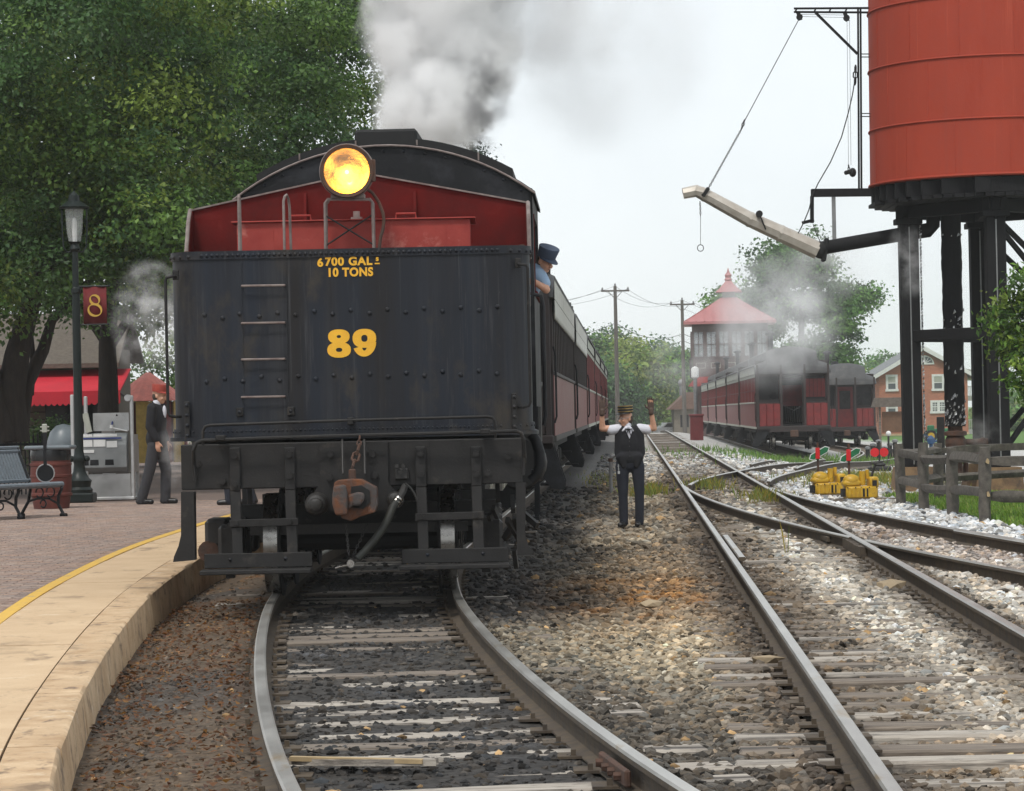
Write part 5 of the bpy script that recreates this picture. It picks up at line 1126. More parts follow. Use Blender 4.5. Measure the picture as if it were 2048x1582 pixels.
mb.build('hanging_rope_strands', [mat('straw_rope', (.42, .31, .12), .9, scale=30), mat('green_rope', (.05, .14, .07), .9, scale=30)], wt)['kind'] = 'stuff'
# outlet pipe, bracket frame, spout, jib
mb = MB(); e = [wl(x, y) for x, y in ((1866, 392), (1866, 452), (1858, 460), (1795, 470), (1645, 496))]; mb.tube([e[0], e[1], e[2], e[3], e[4]], [.13, .13, .14, .135, .13], 12); mb.build('outlet_pipe', m_timber, wt, smooth=45)
a, b, c_, d = wl(1622, 386), wl(1800, 384), wl(1624, 392), wl(1624, 446); mb = MB(); mb.bar(a, b, .14, .15, 0, .01); mb.build('bracket_arm', m_timber, wt); mb = MB(); mb.bar(c_, d, .07, .07, 0, .008); mb.bar(wl(1628, 440), wl(1604, 446), .05, .06); mb.build('bracket_drop', m_timber, wt)
mb = MB(); mb.bar(wl(1667, 392), wl(1669, 492), .07, .07); mb.build('hanger_bar', m_galv, wt)
e = [wl(x, y) for x, y in ((1366, 387), (1391, 382), (1403, 386), (1500, 439), (1636, 501))]; rs = [.105, .115, .125, .145, .175]
mb = MB(); mb.tube(e, rs, 8, 0, False); sp = mb.build('spout', m_spout, wt, smooth=25)
for i, j, t in ((1, 2, .0), (2, 3, .08), (3, 4, .0), (3, 4, .45)):
    q = e[i].lerp(e[j], t); dd = (e[j]-e[i]).normalized(); r = rs[i]+(rs[j]-rs[i])*t+.006; mb = MB(); mb.tube([q-dd*.02, q+dd*.02], r, 8); mb.build('spout_band', m_spout, sp, smooth=25)
mb = MB(); q = wl(1641, 500); mb.ell(q, (.15, .17, .17), 12, 8); mb.bar(q+Vector((.05, 0, -.22)), q+Vector((.12, 0, .22)), .08, .25, 0, .02); mb.build('pivot_joint', m_dark, wt)
q = wl(1517, 429); mb = MB(); mb.lathe([(.03, -.05), (.065, -.05), (.065, .05), (.03, .05)], 12, (q.x, -.16, q.z), 'Y'); mb.tube([(q.x, -.17, q.z), wl(1530, 460)+Vector((0, -.17, 0))], .014, 6); mb.build('spout_pulley', m_dark, wt)
mb = MB(); q = wl(1412, 388); mb.bar(wl(1405, 393)+Vector((0, -.14, 0)), wl(1416, 377)+Vector((0, -.1, 0)), .06, .06); mb.build('spout_lug', m_dark, wt)
ja, jb = wl(1588, 20), wl(1750, 18); mb = MB(); mb.bar(wl(1588, 17), wl(1752, 16), .05, .035); mb.bar(wl(1588, 24), wl(1752, 25), .05, .035)
for x in (1594, 1632, 1662, 1694): mb.bar(wl(x, 16), wl(x-4, 25), .04, .03)
mb.build('jib_beam', m_timber, wt, smooth=0)
mb = MB(); mb.bar(wl(1716, 18), wl(1718, 384), .035, .035, 0, 0, (0, 1, 0)); mb.bar(wl(1721, 18), wl(1723, 384), .035, .035, 0, 0, (0, 1, 0)); mb.build('jib_post', m_timber, wt, smooth=0)
mb = MB(); mb.bar(wl(1630, 24), wl(1715, 108), .06, .045); mb.build('jib_strut', m_timber, wt, smooth=0)
mb = MB()
for y in (108, 114, 227, 233): mb.tube([wl(1720, y), wl(1760, y)], .010, 6)
mb.build('post_tie', m_timber, wt)
for px, py in ((1599, 34), (1693, 36)):
    q = wl(px, py); mb = MB(); mb.lathe([(.02, -.03), (.06, -.035), (.045, 0), (.06, .035), (.02, .03)], 14, (q.x, 0, q.z), 'Y'); mb.bar((q.x-.03, 0, q.z+.1), (q.x+.02, 0, q.z-.06), .05, .07); mb.build('pulley_block', m_dark, wt)
mb = MB(); mb.tube([wl(1597, 40), wl(1489, 242)], .009, 5); mb.tube([wl(1602, 29), wl(1690, 30)], .005, 4); mb.tube([wl(1602, 33), wl(1690, 35)], .005, 4)
mb.tube([wl(1694, 40), wl(1697, 334)], .005, 4); mb.tube([wl(1699, 40), wl(1702, 330)], .005, 4); mb.build('lifting_cable', m_wire, wt)
mb = MB(); q = [wl(1488, 243), wl(1485, 252)]; chain(mb, wl(1489, 240), wl(1483, 258), 3, .012); chain(mb, wl(1483, 258), wl(1415, 380), 30, .007); mb.build('lifting_chain', m_iron, wt)
q = wl(1699, 344); mb = MB(); chain(mb, wl(1697, 330), wl(1698, 340), 2, .01); mb.bar((q.x-.10, 0, q.z-.02), (q.x+.10, 0, q.z+.03), .08, .08, 0, .02); mb.ell((q.x+.06, 0, q.z-.01), (.07, .07, .09), 8, 6); mb.build('counterweight', m_dark, wt)
pts = [wl(x, y) for x, y in ((1711, 140), (1708, 165), (1704, 190), (1696, 225), (1682, 275), (1660, 325), (1635, 368), (1624, 392), (1617, 420), (1606, 447), (1594, 470), (1586, 478))]
mb = MB(); mb.tube([p+Vector((0, -.08, 0)) for p in pts], .011, 6); q = wl(1711, 152); chain(mb, wl(1711, 132), wl(1710, 168), 3, .014); mb.build('control_cable', m_cable, wt)
mb = MB(); mb.tube([wl(x, y) for x, y in ((1626, 448), (1634, 470), (1640, 482))], .008, 5); mb.build('short_cable', m_cable, wt)
mb = MB(); chain(mb, wl(1400, 403), wl(1401, 432), 7, .006); mb.tube([wl(1401, 432), wl(1401, 489)], .005, 5); q = wl(1401, 496)
mb.tube([(q.x+.058*math.cos(t), 0, q.z+.062*math.sin(t)) for t in np.linspace(0, 6.283, 22)], .008, 5); mb.build('pull_ring_chain', m_iron, wt)

# ------------------------------------------------------------------ split-rail fence
fence = thing('split_rail_fence', 'weathered grey split-rail fence round the foot of the water tower', 'fence', (6.4, 44, 0))
FO = Vector((6.4, 44, 0))
def post(x, y, h, lean=0):
    mb = MB(); rg = random.Random(int(x*100+y*7)); vs = []; n = 8; fs = []
    for k in range(7):
        z = -.25+(h+.25)*k/6; f = 1 if k < 6 else .82
        for j in range(n):
            a = 2*math.pi*j/n+.4; r = (.085+.012*rg.uniform(-1, 1))*f*(1.05 if k < 5 else 1); vs.append((r*math.cos(a)+lean*z, r*.85*math.sin(a), z-(0 if k < 6 else .02*rg.random())))
    for k in range(6): fs += [(k*n+j, k*n+(j+1) % n, (k+1)*n+(j+1) % n, (k+1)*n+j) for j in range(n)]
    fs.append(tuple(range(6*n, 7*n))); mb.add(vs, fs)
    return mb.build('post', m_fence, fence, Vector((x, y, 0))-FO, smooth=45)
def railw(p, q, seed):
    rg = random.Random(seed); mb = MB(); p, q = Vector(p)-FO, Vector(q)-FO; d = q-p; n = 7; K = 9; vs = []; fs = []; side = d.cross(Vector((0, 0, 1))).normalized()
    for k in range(K):
        t = k/(K-1); c = p+d*t+Vector((0, 0, .025*math.sin(3*t+seed))); w_ = min(1, .55+5*min(t, 1-t))
        for j in range(n):
            a = 2*math.pi*j/n+seed; r = .062*(1+.22*math.sin(j*2.3+seed*1.7))*w_*(1+.08*rg.uniform(-1, 1)); vs.append(c+side*r*math.cos(a)*.8+Vector((0, 0, r*math.sin(a)*1.15)))
    for k in range(K-1): fs += [(k*n+j, k*n+(j+1) % n, (k+1)*n+(j+1) % n, (k+1)*n+j) for j in range(n)]
    fs += [tuple(reversed(range(n))), tuple(range((K-1)*n, K*n))]; mb.add(vs, fs, 0); mb.m[-1] = mb.m[-2] = 1
    mb.build('rail', [m_fence, m_cut], fence, smooth=40)
fp = [(6.36, 46.8), (6.385, 44.4), (6.47, 42.0), (6.515, 39.4), (8.75, 38.6), (11.2, 38.2)]
for x, y in fp: post(x, y, 1.02+.03*random.uniform(-1, 1), random.uniform(-.02, .02))
for i in range(len(fp)-1):
    for z in (.36, .83): a, b = fp[i], fp[i+1]; railw((a[0]-.02, a[1]+.12, z+random.uniform(-.02, .02)), (b[0]+.03, b[1]-.12, z+random.uniform(-.03, .03)), i*3+z)
bp = [(6.36, 46.8), (7.22, 48.4), (9.7, 49.0), (12.2, 49.3)]
for x, y in bp[1:]: post(x, y, .98)
for i in range(3):
    for z in (.38, .84): a, b = bp[i], bp[i+1]; railw((a[0]-.04, a[1]-.02, z), (b[0]+.06, b[1]+.02, z+.02), 40+i*3+z)

# ------------------------------------------------------------------ grass
def blades(name, X, Y, h, label, cols, wd=.006, zf=None):
    n = len(X); rg = np.random.default_rng(n); g = ground_at(X, Y)-.01; a = rg.uniform(0, 6.28, n); l = rg.uniform(.2, .6, n)*h
    dx, dy = np.cos(a)*wd, np.sin(a)*wd; bx, by = -np.sin(a)*l, np.cos(a)*l
    V = np.stack([np.stack([X-dx, Y-dy, g], -1), np.stack([X+dx, Y+dy, g], -1), np.stack([X+dx*.7+bx*.4, Y+dy*.7+by*.4, g+h*.6], -1), np.stack([X+bx, Y+by, g+h], -1)], 1).reshape(-1, 3)
    t = np.asarray(cols)[rg.integers(0, len(cols), n)]*rg.uniform(.7, 1.3, (n, 1))
    return tag(bulk(name, V, np.arange(4*n).reshape(-1, 4), m_leaf, np.repeat(t, 4, 0)), label, kind='stuff')
rg = np.random.default_rng(2); n = 42000; X = rg.uniform(6.55, 11, n); Y = rg.uniform(37.6, 51, n); k = (X > 6.62+.1*noise2(X*2, Y*2, 4))
blades('grass', X[k], Y[k], rg.uniform(.05, .13, n)[k], 'bright green grass inside the split-rail fence', [(.14, .27, .03), (.20, .34, .045), (.10, .20, .03), (.27, .33, .07)], .009)
def patch(cx, cy, sx, sy, n, h0, h1, cols, label, wd=.006):
    X = rg.normal(cx, sx, n); Y = rg.normal(cy, sy, n); blades('weeds', X, Y, rg.uniform(h0, h1, n), label, cols, wd)
yg = [(.28, .26, .04), (.20, .24, .05), (.34, .27, .05), (.14, .20, .04)]
p = at(1745, 938, 70); patch(7.9, 62, .9, 2.6, 4200, .05, .2, yg, 'yellow-green weeds before the red switch target', .01)
patch(2.55, 54, .16, .8, 420, .1, .30, yg, 'yellow-green weed tuft by the rail behind the conductor', .007)
patch(3.95, 58., .2, 1.2, 260, .1, .3, yg, 'weeds growing between the rails at the far points', .007)
patch(4.35, 49.5, .2, 1.2, 300, .08, .28, yg, 'sparse weeds at the near points', .006)
patch(3.0, 31.5, .02, .03, 4, .25, .42, yg, 'tall weed stalk between the rails of the second track', .004)
patch(10.5, 100, 2.2, 7, 2600, .1, .3, [(.10, .20, .04), (.16, .26, .05)], 'green weeds under the nearest siding coach', .02)
patch(2.2, 66, .3, 4, 350, .05, .16, yg, 'low weeds along the gravel strip beyond the conductor', .008)

# ------------------------------------------------------------------ switch machines and targets
def switch_machine(label, loc, rz, wheel):
    t = thing('switch_machine', label, 'switch machine', loc, rz, 'yellow switch machines')
    mb = MB(); mb.box(-.26, .30, -.17, .17, .02, .24, 0, .03); mb.box(-.30, .02, -.14, .14, .22, .36, 0, .05); mb.ell((-.14, -.02, .34), (.15, .13, .11), 12, 8)
    for k in range(5): mb.box(-.22+.07*k, -.19+.07*k, -.19, -.165, .05, .22)
    mb.box(.16, .32, -.15, .15, .2, .40, 0, .03); mb.cyl((.06, 0, .25), (.06, 0, .50), .055, n=10); mb.cyl((.16, .05, .36), (.16, .05, .52), .035, n=8); mb.build('machine_case', m_yelmach, t, smooth=40)
    mb = MB(); mb.box(.02, .12, -.176, -.168, .06, .2); mb.box(.2, .28, -.156, -.148, .24, .34); mb.box(-.31, -.26, -.1, .1, .06, .2)
    for q in (-.24, -.1, .0, .14, .27): mb.cyl((q, -.172, .22), (q, -.186, .22), .012, n=6)
    mb.build('painted_gap_shade', m_blk, t, smooth=0)  # black plates stand in for shaded gaps in the case; bolt heads included
    mb = MB(); mb.box(-.5, 1.3 if wheel else .5, -.25, -.17, -.05, .03); mb.box(-.5, 1.3 if wheel else .5, .17, .25, -.05, .03); mb.box(.0, .1, -.175, -.168, .06, .18); mb.build('base_tie', m_tie, t, smooth=0)
    mb = MB(); mb.cyl((-.17, 0, .3), (-.17, 0, .98), .022, n=8); mb.build('target_staff', m_rustpipe, t)
    for s, m_, ang in ((1, m_green, .9), (-1, m_green, .9)):
        mb = MB(); z = .78; P = [(-.27, -.07), (-.2, -.10), (.2, -.10), (.27, -.03), (.27, .03), (.2, .10), (-.2, .10), (-.27, .03)]
        P = [(-.22, 0), (-.16, -.062), (.16, -.062), (.22, 0), (.16, .062), (-.16, .062)]
        mtx = Matrix.Translation((-.17+.02, -.03, z)) @ Matrix.Rotation(-.5, 4, 'Y')
        if s == 1: mb.prism(P, -.004, .004, 1, mtx=mtx); mb.prism([(a*.92, b*.78) for a, b in P], -.008, -.0042, 0, mtx=mtx); mb.build('switch_blade', [m_green, m_white], t, smooth=0)
    mb = MB(); mb.box(-.225, -.145, -.055, -.045, .68, .88, 0, .004); mb.build('red_blade', m_red, t, rot=(0, 0, 0))
    if wheel:
        mb = MB(); mb.tube([(.18, 0, .3), (.30, 0, .62)], .022, 8); mb.tube([(.32+.11*math.cos(q), .11*math.sin(q), .64+.02*math.cos(q)) for q in np.linspace(0, 6.283, 18)], .014, 6); mb.tube([(.21, 0, .62), (.43, 0, .66)], .012, 6); mb.build('hand_wheel', m_iron, t)
    return t
switch_machine('nearer yellow switch machine with hand wheel and green arrow blade', (5.98, 49.3, .0), .1, True)
switch_machine('smaller-looking yellow switch machine behind, with white-edged green blade', (5.72, 51.9, .0), .15, False)
t = thing('switch_target', 'pair of round red switch target discs on a low stand', 'switch target', (9.2, 71.5, float(gz(9.2, 71.5))))
mb = MB(); mb.box(-.28, .28, -.2, .2, .0, .12, 0, .03); mb.cyl((0, 0, .1), (0, 0, .75), .025, n=8); mb.ell((0, 0, .16), (.16, .14, .08), 10, 6); mb.build('stand', m_iron, t)
for s in (-1, 1): mb = MB(); mb.cyl((s*.115, -.02, .47), (s*.115, .0, .47), .112, n=24); mb.build('disc', m_red, t)
# inverted U of pipe behind the conductor
t = thing('standpipe', 'grey inverted-U standpipe standing in the gravel behind the conductor', 'pipe', (1.93, 56.5, 0))
mb = MB(); mb.tube([(0, 0, -.1), (0, 0, .66), (.03, 0, .72), (.10, 0, .745), (.5, .0, .745), (.56, 0, .72), (.58, 0, .66), (.58, 0, .5)], .035, 10); mb.build('pipe', m_galv, t)
for z in (.62,): MB().cyl((0, 0, z), (0, 0, z+.07), .048, n=10).build('coupling', m_rustpipe, t)
# red relay post with a lamp on a grey pole
ry = 148.; rx = at(1393, 850, ry).x; t = thing('lamp_pole', 'grey pole with white-topped lamp rising from a red wooden box by the siding', 'lamp post', (rx, ry, float(gz(rx, ry))))
mb = MB(); mb.box(-.33, .33, -.3, .3, 0, 1.25); mb.box(-.38, .38, -.35, .35, 1.24, 1.36, 0, .03); mb.build('box', mat('box_red', (.16, .02, .022), .6), t)
mb = MB(); mb.cyl((-.02, 0, 1.3), (-.02, 0, 3.3), .10, n=12); mb.build('pole', m_galv, t); mb = MB(); mb.lathe([(.10, 3.2), (.2, 3.28), (.2, 3.7), (.16, 3.78), (.0001, 3.85)], 14, (-.02, 0, 0)); mb.build('lamp_head', m_white, t)
# ------------------------------------------------------------------ utility poles and wires
def upole(label, px, py, Y, aw):
    p = at(px, py, Y); t = thing('utility_pole', label, 'utility pole', (p.x, Y, float(gz(p.x, Y))-.2), 0, 'utility poles'); H = p.z-float(gz(p.x, Y))+.2
    mb = MB(); mb.tube([(0, 0, 0), (0, 0, H)], [.24, .15], 10); mb.build('pole', m_pole, t)
    mb = MB(); z = H-.45; mb.box(-aw/2, aw/2, -.2, -.08, z-.08, z+.08); mb.build('crossarm', m_pole, t, smooth=0)
    mb = MB()
    for s in (-1, 1): mb.bar((0, -.12, z-.75), (s*.65, -.12, z-.05), .05, .06)
    mb.build('arm_brace', m_pole, t, smooth=0)
    for x in (-aw/2+.12, aw/2-.12, 0): MB().lathe([(.05, 0), (.09, .06), (.09, .16), (.05, .24), (.0001, .28)], 8, (x, -.14 if x else 0, z+.08 if x else H)).build('insulator', m_galv, t)
    return Vector((p.x, Y, p.z)), aw
pa, aw1 = upole('taller utility pole with one crossarm above the left train', 1230, 572, 262, 2.6)
pb, aw2 = upole('shorter utility pole with one crossarm beside the signal tower', 1364, 600, 287, 2.5)
def wire(a, b, sag, r=.018, name='wire'):
    a, b = Vector(a), Vector(b); return [a.lerp(b, k/14)-Vector((0, 0, sag*4*(k/14)*(1-k/14))) for k in range(15)]
for a, b, lab in ((pa, pb, 'overhead wires strung between the two utility poles'), (pa, at(940, 600, 236), 'overhead wires running left from the taller pole'), (pb, at(1700, 690, 330), 'overhead wires running right from the shorter pole')):
    t = thing('overhead_wires', lab, 'wires', tuple(a))
    for dx, dz in ((-1.15, -.3), (1.15, -.3), (0, 0), (0, -3.4), (0, -4.1)):
        mb = MB(); mb.tube([p-a for p in wire(a+Vector((dx, 0, dz)), b+Vector((dx, 0, dz)), .9)], .016 if dz > -1 else .03, 4); mb.build('wire', m_wire, t)
# ------------------------------------------------------------------ brick house
m_hbrick = bpy.data.materials.new('house_brick'); m_hbrick.use_nodes = True; t_ = m_hbrick.node_tree; b_ = t_.nodes['Principled BSDF']; b_.inputs['Roughness'].default_value = .9
g_ = t_.nodes.new('ShaderNodeTexCoord'); mp_ = t_.nodes.new('ShaderNodeMapping'); mp_.inputs['Rotation'].default_value = (math.pi/2, 0, 0); bt = t_.nodes.new('ShaderNodeTexBrick')
bt.inputs['Color1'].default_value = (.46, .15, .08, 1); bt.inputs['Color2'].default_value = (.36, .11, .06, 1); bt.inputs['Mortar'].default_value = (.36, .24, .17, 1); bt.inputs['Scale'].default_value = 1; bt.inputs['Brick Width'].default_value = .24; bt.inputs['Row Height'].default_value = .085; bt.inputs['Mortar Size'].default_value = .008
t_.links.new(g_.outputs['Object'], mp_.inputs[0]); t_.links.new(mp_.outputs[0], bt.inputs[0]); t_.links.new(bt.outputs[0], b_.inputs['Base Color'])
HY_ = 250.; hx = at(1848, 800, HY_).x; hz = -1.05; house = thing('brick_house', 'red brick gabled house with white-trimmed windows behind the tower legs', 'house', (hx, HY_, hz), .0)
hl_ = lambda px, py: at(px, py, HY_)-Vector((hx, HY_, hz))
pkx = hl_(1845, 690).x; pkz = hl_(1845, 696).z; el = hl_(1750, 752); er_x = 2*pkx-el.x
mb = MB(); mb.prism([(el.x+.35, -.5), (er_x-.35, -.5), (er_x-.35, el.z), (pkx, pkz-.15), (el.x+.35, el.z)], 0, 9); mb.build('wall', m_hbrick, house, smooth=0)
mb = MB(); mb.box(el.x+.3, er_x-.3, -.05, 9.05, -.6, .12); mb.build('foundation', m_conc, house, smooth=0)
for s, xe in ((-1, el.x), (1, er_x)):
    dx = xe-pkx; mb = MB(); P = Vector((pkx, 0, pkz)); Q = Vector((xe+dx*.06, 0, el.z-(pkz-el.z)*.06)); n_ = Vector((-(Q-P).z, 0, (Q-P).x)).normalized(); n_ = n_ if n_.z > 0 else -n_
    mb.prism([(P.x, P.z), (Q.x, Q.z), (Q.x+n_.x*.16, Q.z+n_.z*.16), (P.x, P.z+.19)], -.45, 9.4); mb.build('roof', mat('slate_roof', (.20, .21, .215), .8, scale=3), house, smooth=0, fix=True)
    mb = MB(); mb.prism([(P.x, P.z-.22), (Q.x, Q.z-.22), (Q.x+n_.x*.02, Q.z+n_.z*.17), (P.x, P.z+.20)], -.52, -.46); mb.build('bargeboard', m_white, house, smooth=0, fix=True)
    MB().box(Q.x-.25, Q.x+.25, -.45, 9.2, Q.z-.25, Q.z-.02).build('eave_cornice', m_white, house, smooth=0)
def hwin(px0, px1, py0, py1, kind='sash'):
    a = hl_(px0, py1); b = hl_(px1, py0); t = bpy.data.objects.new('window', None); col.objects.link(t); t.parent = house; x0, x1, z0, z1 = a.x, b.x, a.z, b.z; f = .2
    mb = MB(); mb.box(x0, x0+f, -.08, .02, z0, z1); mb.box(x1-f, x1, -.08, .02, z0, z1); mb.box(x0+f, x1-f, -.08, .02, z1-f, z1); mb.box(x0-.06, x1+.06, -.12, .02, z0, z0+f); mb.build('frame', m_white, t, smooth=0)
    xs = [(x0+f, x1-f)] if kind != 'double' else [(x0+f, (x0+x1)/2-.12), ((x0+x1)/2+.12, x1-f)]
    if kind == 'double': MB().box((x0+x1)/2-.12, (x0+x1)/2+.12, -.075, .02, z0+f, z1-f).build('mullion', m_white, t, smooth=0)
    for p, q in xs:
        MB().box(p, q, -.03, -.005, z0+f, z1-f).build('pane', m_glass, t, smooth=0); zm = (z0+z1)/2; mb = MB(); mb.box(p, q, -.06, -.032, zm-.04, zm+.04)
        if kind != 'sash':
            for k in (1, 2): xk = p+(q-p)*k/3; mb.box(xk-.02, xk+.02, -.055, -.033, z0+f, z1-f)
            for k in (1, 3): zk = z0+f+(z1-z0-2*f)*k/4; mb.box(p, q, -.054, -.034, zk-.02, zk+.02)
        mb.build('sash_bar', m_white, t, smooth=0)
        if kind == 'sash': MB().box(p, q, -.045, -.036, zm+.05, z1-f).build('blind', m_letter, t, smooth=0)
hwin(1772, 1795, 749, 783); hwin(1864, 1888, 748, 782); hwin(1772, 1795, 800, 832); hwin(1861, 1893, 800, 827, 'double')
a = hl_(1847, 729); b = hl_(1868, 710); P = [(0, 0)]+[((b.x-a.x)*math.sin(t), (b.z-a.z)*math.cos(t)) for t in np.linspace(0, math.pi/2, 8)]
for s, ox in ((1, a.x), (-1, 2*pkx-a.x-.0)):
    mb = MB(); mb.prism([(ox+s*p[0], a.z+p[1]) for p in P], -.08, -.02); w_ = mb.build('attic_window', m_white, house, smooth=0, fix=True)
    mb = MB(); mb.prism([(ox+s*(.16+p[0]*.66), a.z+.14+p[1]*.66) for p in P], -.095, -.081); mb.build('pane', m_glass, w_, smooth=0, fix=True)
    mb = MB()
    for q in (.5, 1.05): mb.bar((ox+s*.16, -.098, a.z+.14), (ox+s*(.16+math.sin(q)*.6), -.098, a.z+.14+math.cos(q)*.55), .02, .04)
    mb.build('glazing_bar', m_white, w_, smooth=0)
c0 = hl_(1926, 700); mb = MB(); mb.box(c0.x-.45, c0.x+.05, 5, 5.7, 4, hl_(1926, 680).z); mb.build('chimney', m_hbrick, house, smooth=0)
a, b = hl_(1922, 850), hl_(1956, 745)                             # white two-storey porch on the right side
mb = MB(); mb.box(a.x, b.x+1.5, 2, 6, hl_(1930, 758).z-.1, hl_(1930, 758).z+.35); mb.box(a.x, b.x+1.5, 2, 6, hl_(1930, 797).z-.2, hl_(1930, 797).z+.25); mb.box(a.x, b.x+1.5, 2, 6, -.1, .3); mb.build('porch_floor', m_white, house, smooth=0)
for k in range(3): x = a.x+.3+k*1.3; MB().box(x-.1, x+.1, 2.05, 2.25, .3, hl_(1930, 757).z).build('porch_post', m_white, house, smooth=0)
mb = MB()
for k in range(22): x = a.x+.1+k*.14; mb.box(x, x+.06, 2.1, 2.14, .3, 1.15); mb.box(x, x+.06, 2.1, 2.14, hl_(1930, 797).z+.25, hl_(1930, 797).z+1.0)
for z in (1.15, hl_(1930, 797).z+1.0): mb.box(a.x, a.x+3.2, 2.08, 2.16, z, z+.08)
mb.build('porch_railing', m_white, house, smooth=0)
MB().prism([(a.x-.1, hl_(1930, 758).z+.36), (b.x+1.6, hl_(1930, 758).z+.36), (b.x+1.6, hl_(1930, 758).z+.5), (a.x-.1, hl_(1930, 758).z+1.1)], 1.9, 6.1).build('porch_roof', m_letter, house, smooth=0)
# ------------------------------------------------------------------ trees
def crown_mesh(name, parent, blobs, n_clump, per, leaf, cols, seed, spread=.34, asp=.62, shell=.58, droop=.3, lobes=0, lr=1.1):
    """leaves in clumps through ellipsoid lobes; every clump leans to one colour of leaf"""
    rg = np.random.default_rng(seed); B = np.array(blobs, float); vol = (B[:, 3]*B[:, 4]*B[:, 5])**.75; k = rg.choice(len(B), n_clump, p=vol/vol.sum())
    d = rg.normal(size=(n_clump, 3)); d /= np.linalg.norm(d, axis=1)[:, None]; r = shell+(1-shell)*rg.random(n_clump)**.55
    r = r*(1+.16*noise2(d[:, 0]*2.2+seed, d[:, 2]*2.2+d[:, 1], seed))
    C = B[k, :3]+d*r[:, None]*B[k, 3:]; cs = spread*rg.uniform(.6, 1.35, n_clump)
    lk = None
    if lobes:                                                    # boughs: rounded masses of clumps with hollows between them
        kl = rg.choice(len(B), lobes, p=vol/vol.sum()); dl = rg.normal(size=(lobes, 3)); dl /= np.linalg.norm(dl, axis=1)[:, None]
        LC = B[kl, :3]+dl*(.72+.3*rg.random(lobes))[:, None]*B[kl, 3:]; LR = lr*rg.uniform(.6, 1.25, lobes); m = int(n_clump*.8)
        lk = rg.choice(lobes, m, p=LR**2/(LR**2).sum()); dd = rg.normal(size=(m, 3))+np.array([0, 0, .35]); dd /= np.linalg.norm(dd, axis=1)[:, None]
        C[:m] = LC[lk]+dd*(LR[lk]*rg.uniform(.55, 1.0, m))[:, None]*np.array([1.15, 1.15, .62]); d[:m] = dd
    ck = rg.integers(0, len(cols), n_clump)
    if lk is not None: lc = rg.integers(0, len(cols), lobes); ck[:len(lk)] = np.where(rg.random(len(lk)) < .75, lc[lk], ck[:len(lk)])
    cl = np.asarray(cols)[ck]*rg.uniform(.7, 1.9, (n_clump, 1))
    N = n_clump*per; P = np.repeat(C, per, 0)+rg.normal(size=(N, 3))*np.repeat(cs, per)[:, None]*np.array([1, 1, .6])
    col_ = np.repeat(cl, per, 0)*rg.uniform(.7, 1.35, (N, 1)); od = np.repeat(d, per, 0)
    nrm = od*.6+rg.normal(size=(N, 3))*.75+np.array([0, 0, .55]); nrm /= np.linalg.norm(nrm, axis=1)[:, None]
    ax = rg.normal(size=(N, 3))+np.array([0, 0, -droop]); ax -= nrm*(ax*nrm).sum(1)[:, None]; ax /= np.linalg.norm(ax, axis=1)[:, None]+1e-6
    sd_ = np.cross(nrm, ax); L_ = leaf*rg.uniform(.65, 1.25, (N, 1)); W_ = L_*asp*.5
    V = np.stack([P, P+ax*L_*.45+sd_*W_+nrm*W_*.25, P+ax*L_, P+ax*L_*.45-sd_*W_+nrm*W_*.25], 1).reshape(-1, 3)
    return bulk(name, V, np.arange(4*N).reshape(-1, 4), m_leaf, np.repeat(col_.clip(.003, .6), 4, 0), parent=parent)
def limb(mb, pts, r0, r1, n=9): mb.tube([Vector(p) for p in pts], list(np.linspace(r0, r1, len(pts))), n)
def tree(label, base, stems, blobs, n_clump, per, leaf, cols, seed, group=None, name='leafy_tree', **kw):
    t = thing(name, label, 'tree', base, 0, group); mb = MB()
    for pts, r0, r1 in stems: limb(mb, pts, r0, r1)
    mb.build('trunk', m_bark, t, smooth=60); crown_mesh('crown', t, blobs, n_clump, per, leaf, cols, seed, **kw); return t
DG = [(.055, .105, .026), (.070, .130, .030), (.042, .085, .026), (.095, .16, .036), (.125, .175, .034), (.058, .115, .046)]
def pts_px(base, lst, Y): return [at(x, y, Y+dy)-Vector(base) for x, y, dy in lst]
b1 = (-8.62, 49, .38)
tree('dense shade tree with several leaning trunks behind the bench', b1, [(pts_px(b1, ((25, 885, 0), (20, 790, 0), (34, 710, .1), (52, 640, .2), (80, 560, .4), (150, 420, .5)), 49), .30, .10), (pts_px(b1, ((36, 880, .2), (52, 770, .4), (86, 700, .5), (104, 640, .6), (180, 560, .8)), 49), .16, .06), (pts_px(b1, ((10, 885, -.2), (-20, 760, -.2), (-30, 600, 0), (-20, 400, .3)), 49), .24, .08), (pts_px(b1, ((60, 790, .4), (66, 720, .5), (60, 650, .6)), 49), .07, .04)],
     [(-.6, .5, 7.0, 4.4, 3.6, 3.6), (1.9, -.6, 5.3, 2.5, 2.2, 1.7), (-.6, -1.2, 4.7, 2.9, 2., 1.5), (1.3, .6, 8.6, 3.2, 3, 2.6), (-.2, -1.5, 3.6, 1.7, 1.2, .8)], 1500, 80, .105, DG, 21, lobes=70, lr=1.15, spread=.27)
b2 = (-8.0, 56, .38)
tree('large dark green tree with a single straight trunk behind the aluminium lift', b2, [(pts_px(b2, ((216, 850, 0), (216, 760, 0), (214, 690, 0), (225, 560, .2), (250, 380, .3), (270, 200, .3)), 56), .22, .10), (pts_px(b2, ((214, 690, 0), (160, 610, .4), (90, 520, .8)), 56), .10, .05), (pts_px(b2, ((216, 700, 0), (280, 600, -.3), (350, 480, -.5)), 56), .10, .05)],
     [(1.4, .4, 7.4, 4.0, 3.6, 3.2), (2.9, -.4, 5.3, 2.2, 2.2, 1.7), (-.6, .2, 6.2, 3.0, 2.6, 2.2), (2.4, .6, 10.0, 3.0, 2.8, 2.4), (.9, -.9, 4.2, 1.8, 1.3, .9)], 1400, 80, .105, DG, 22, lobes=62, lr=1.15, spread=.27)
b3 = (-6.9, 63, .38)
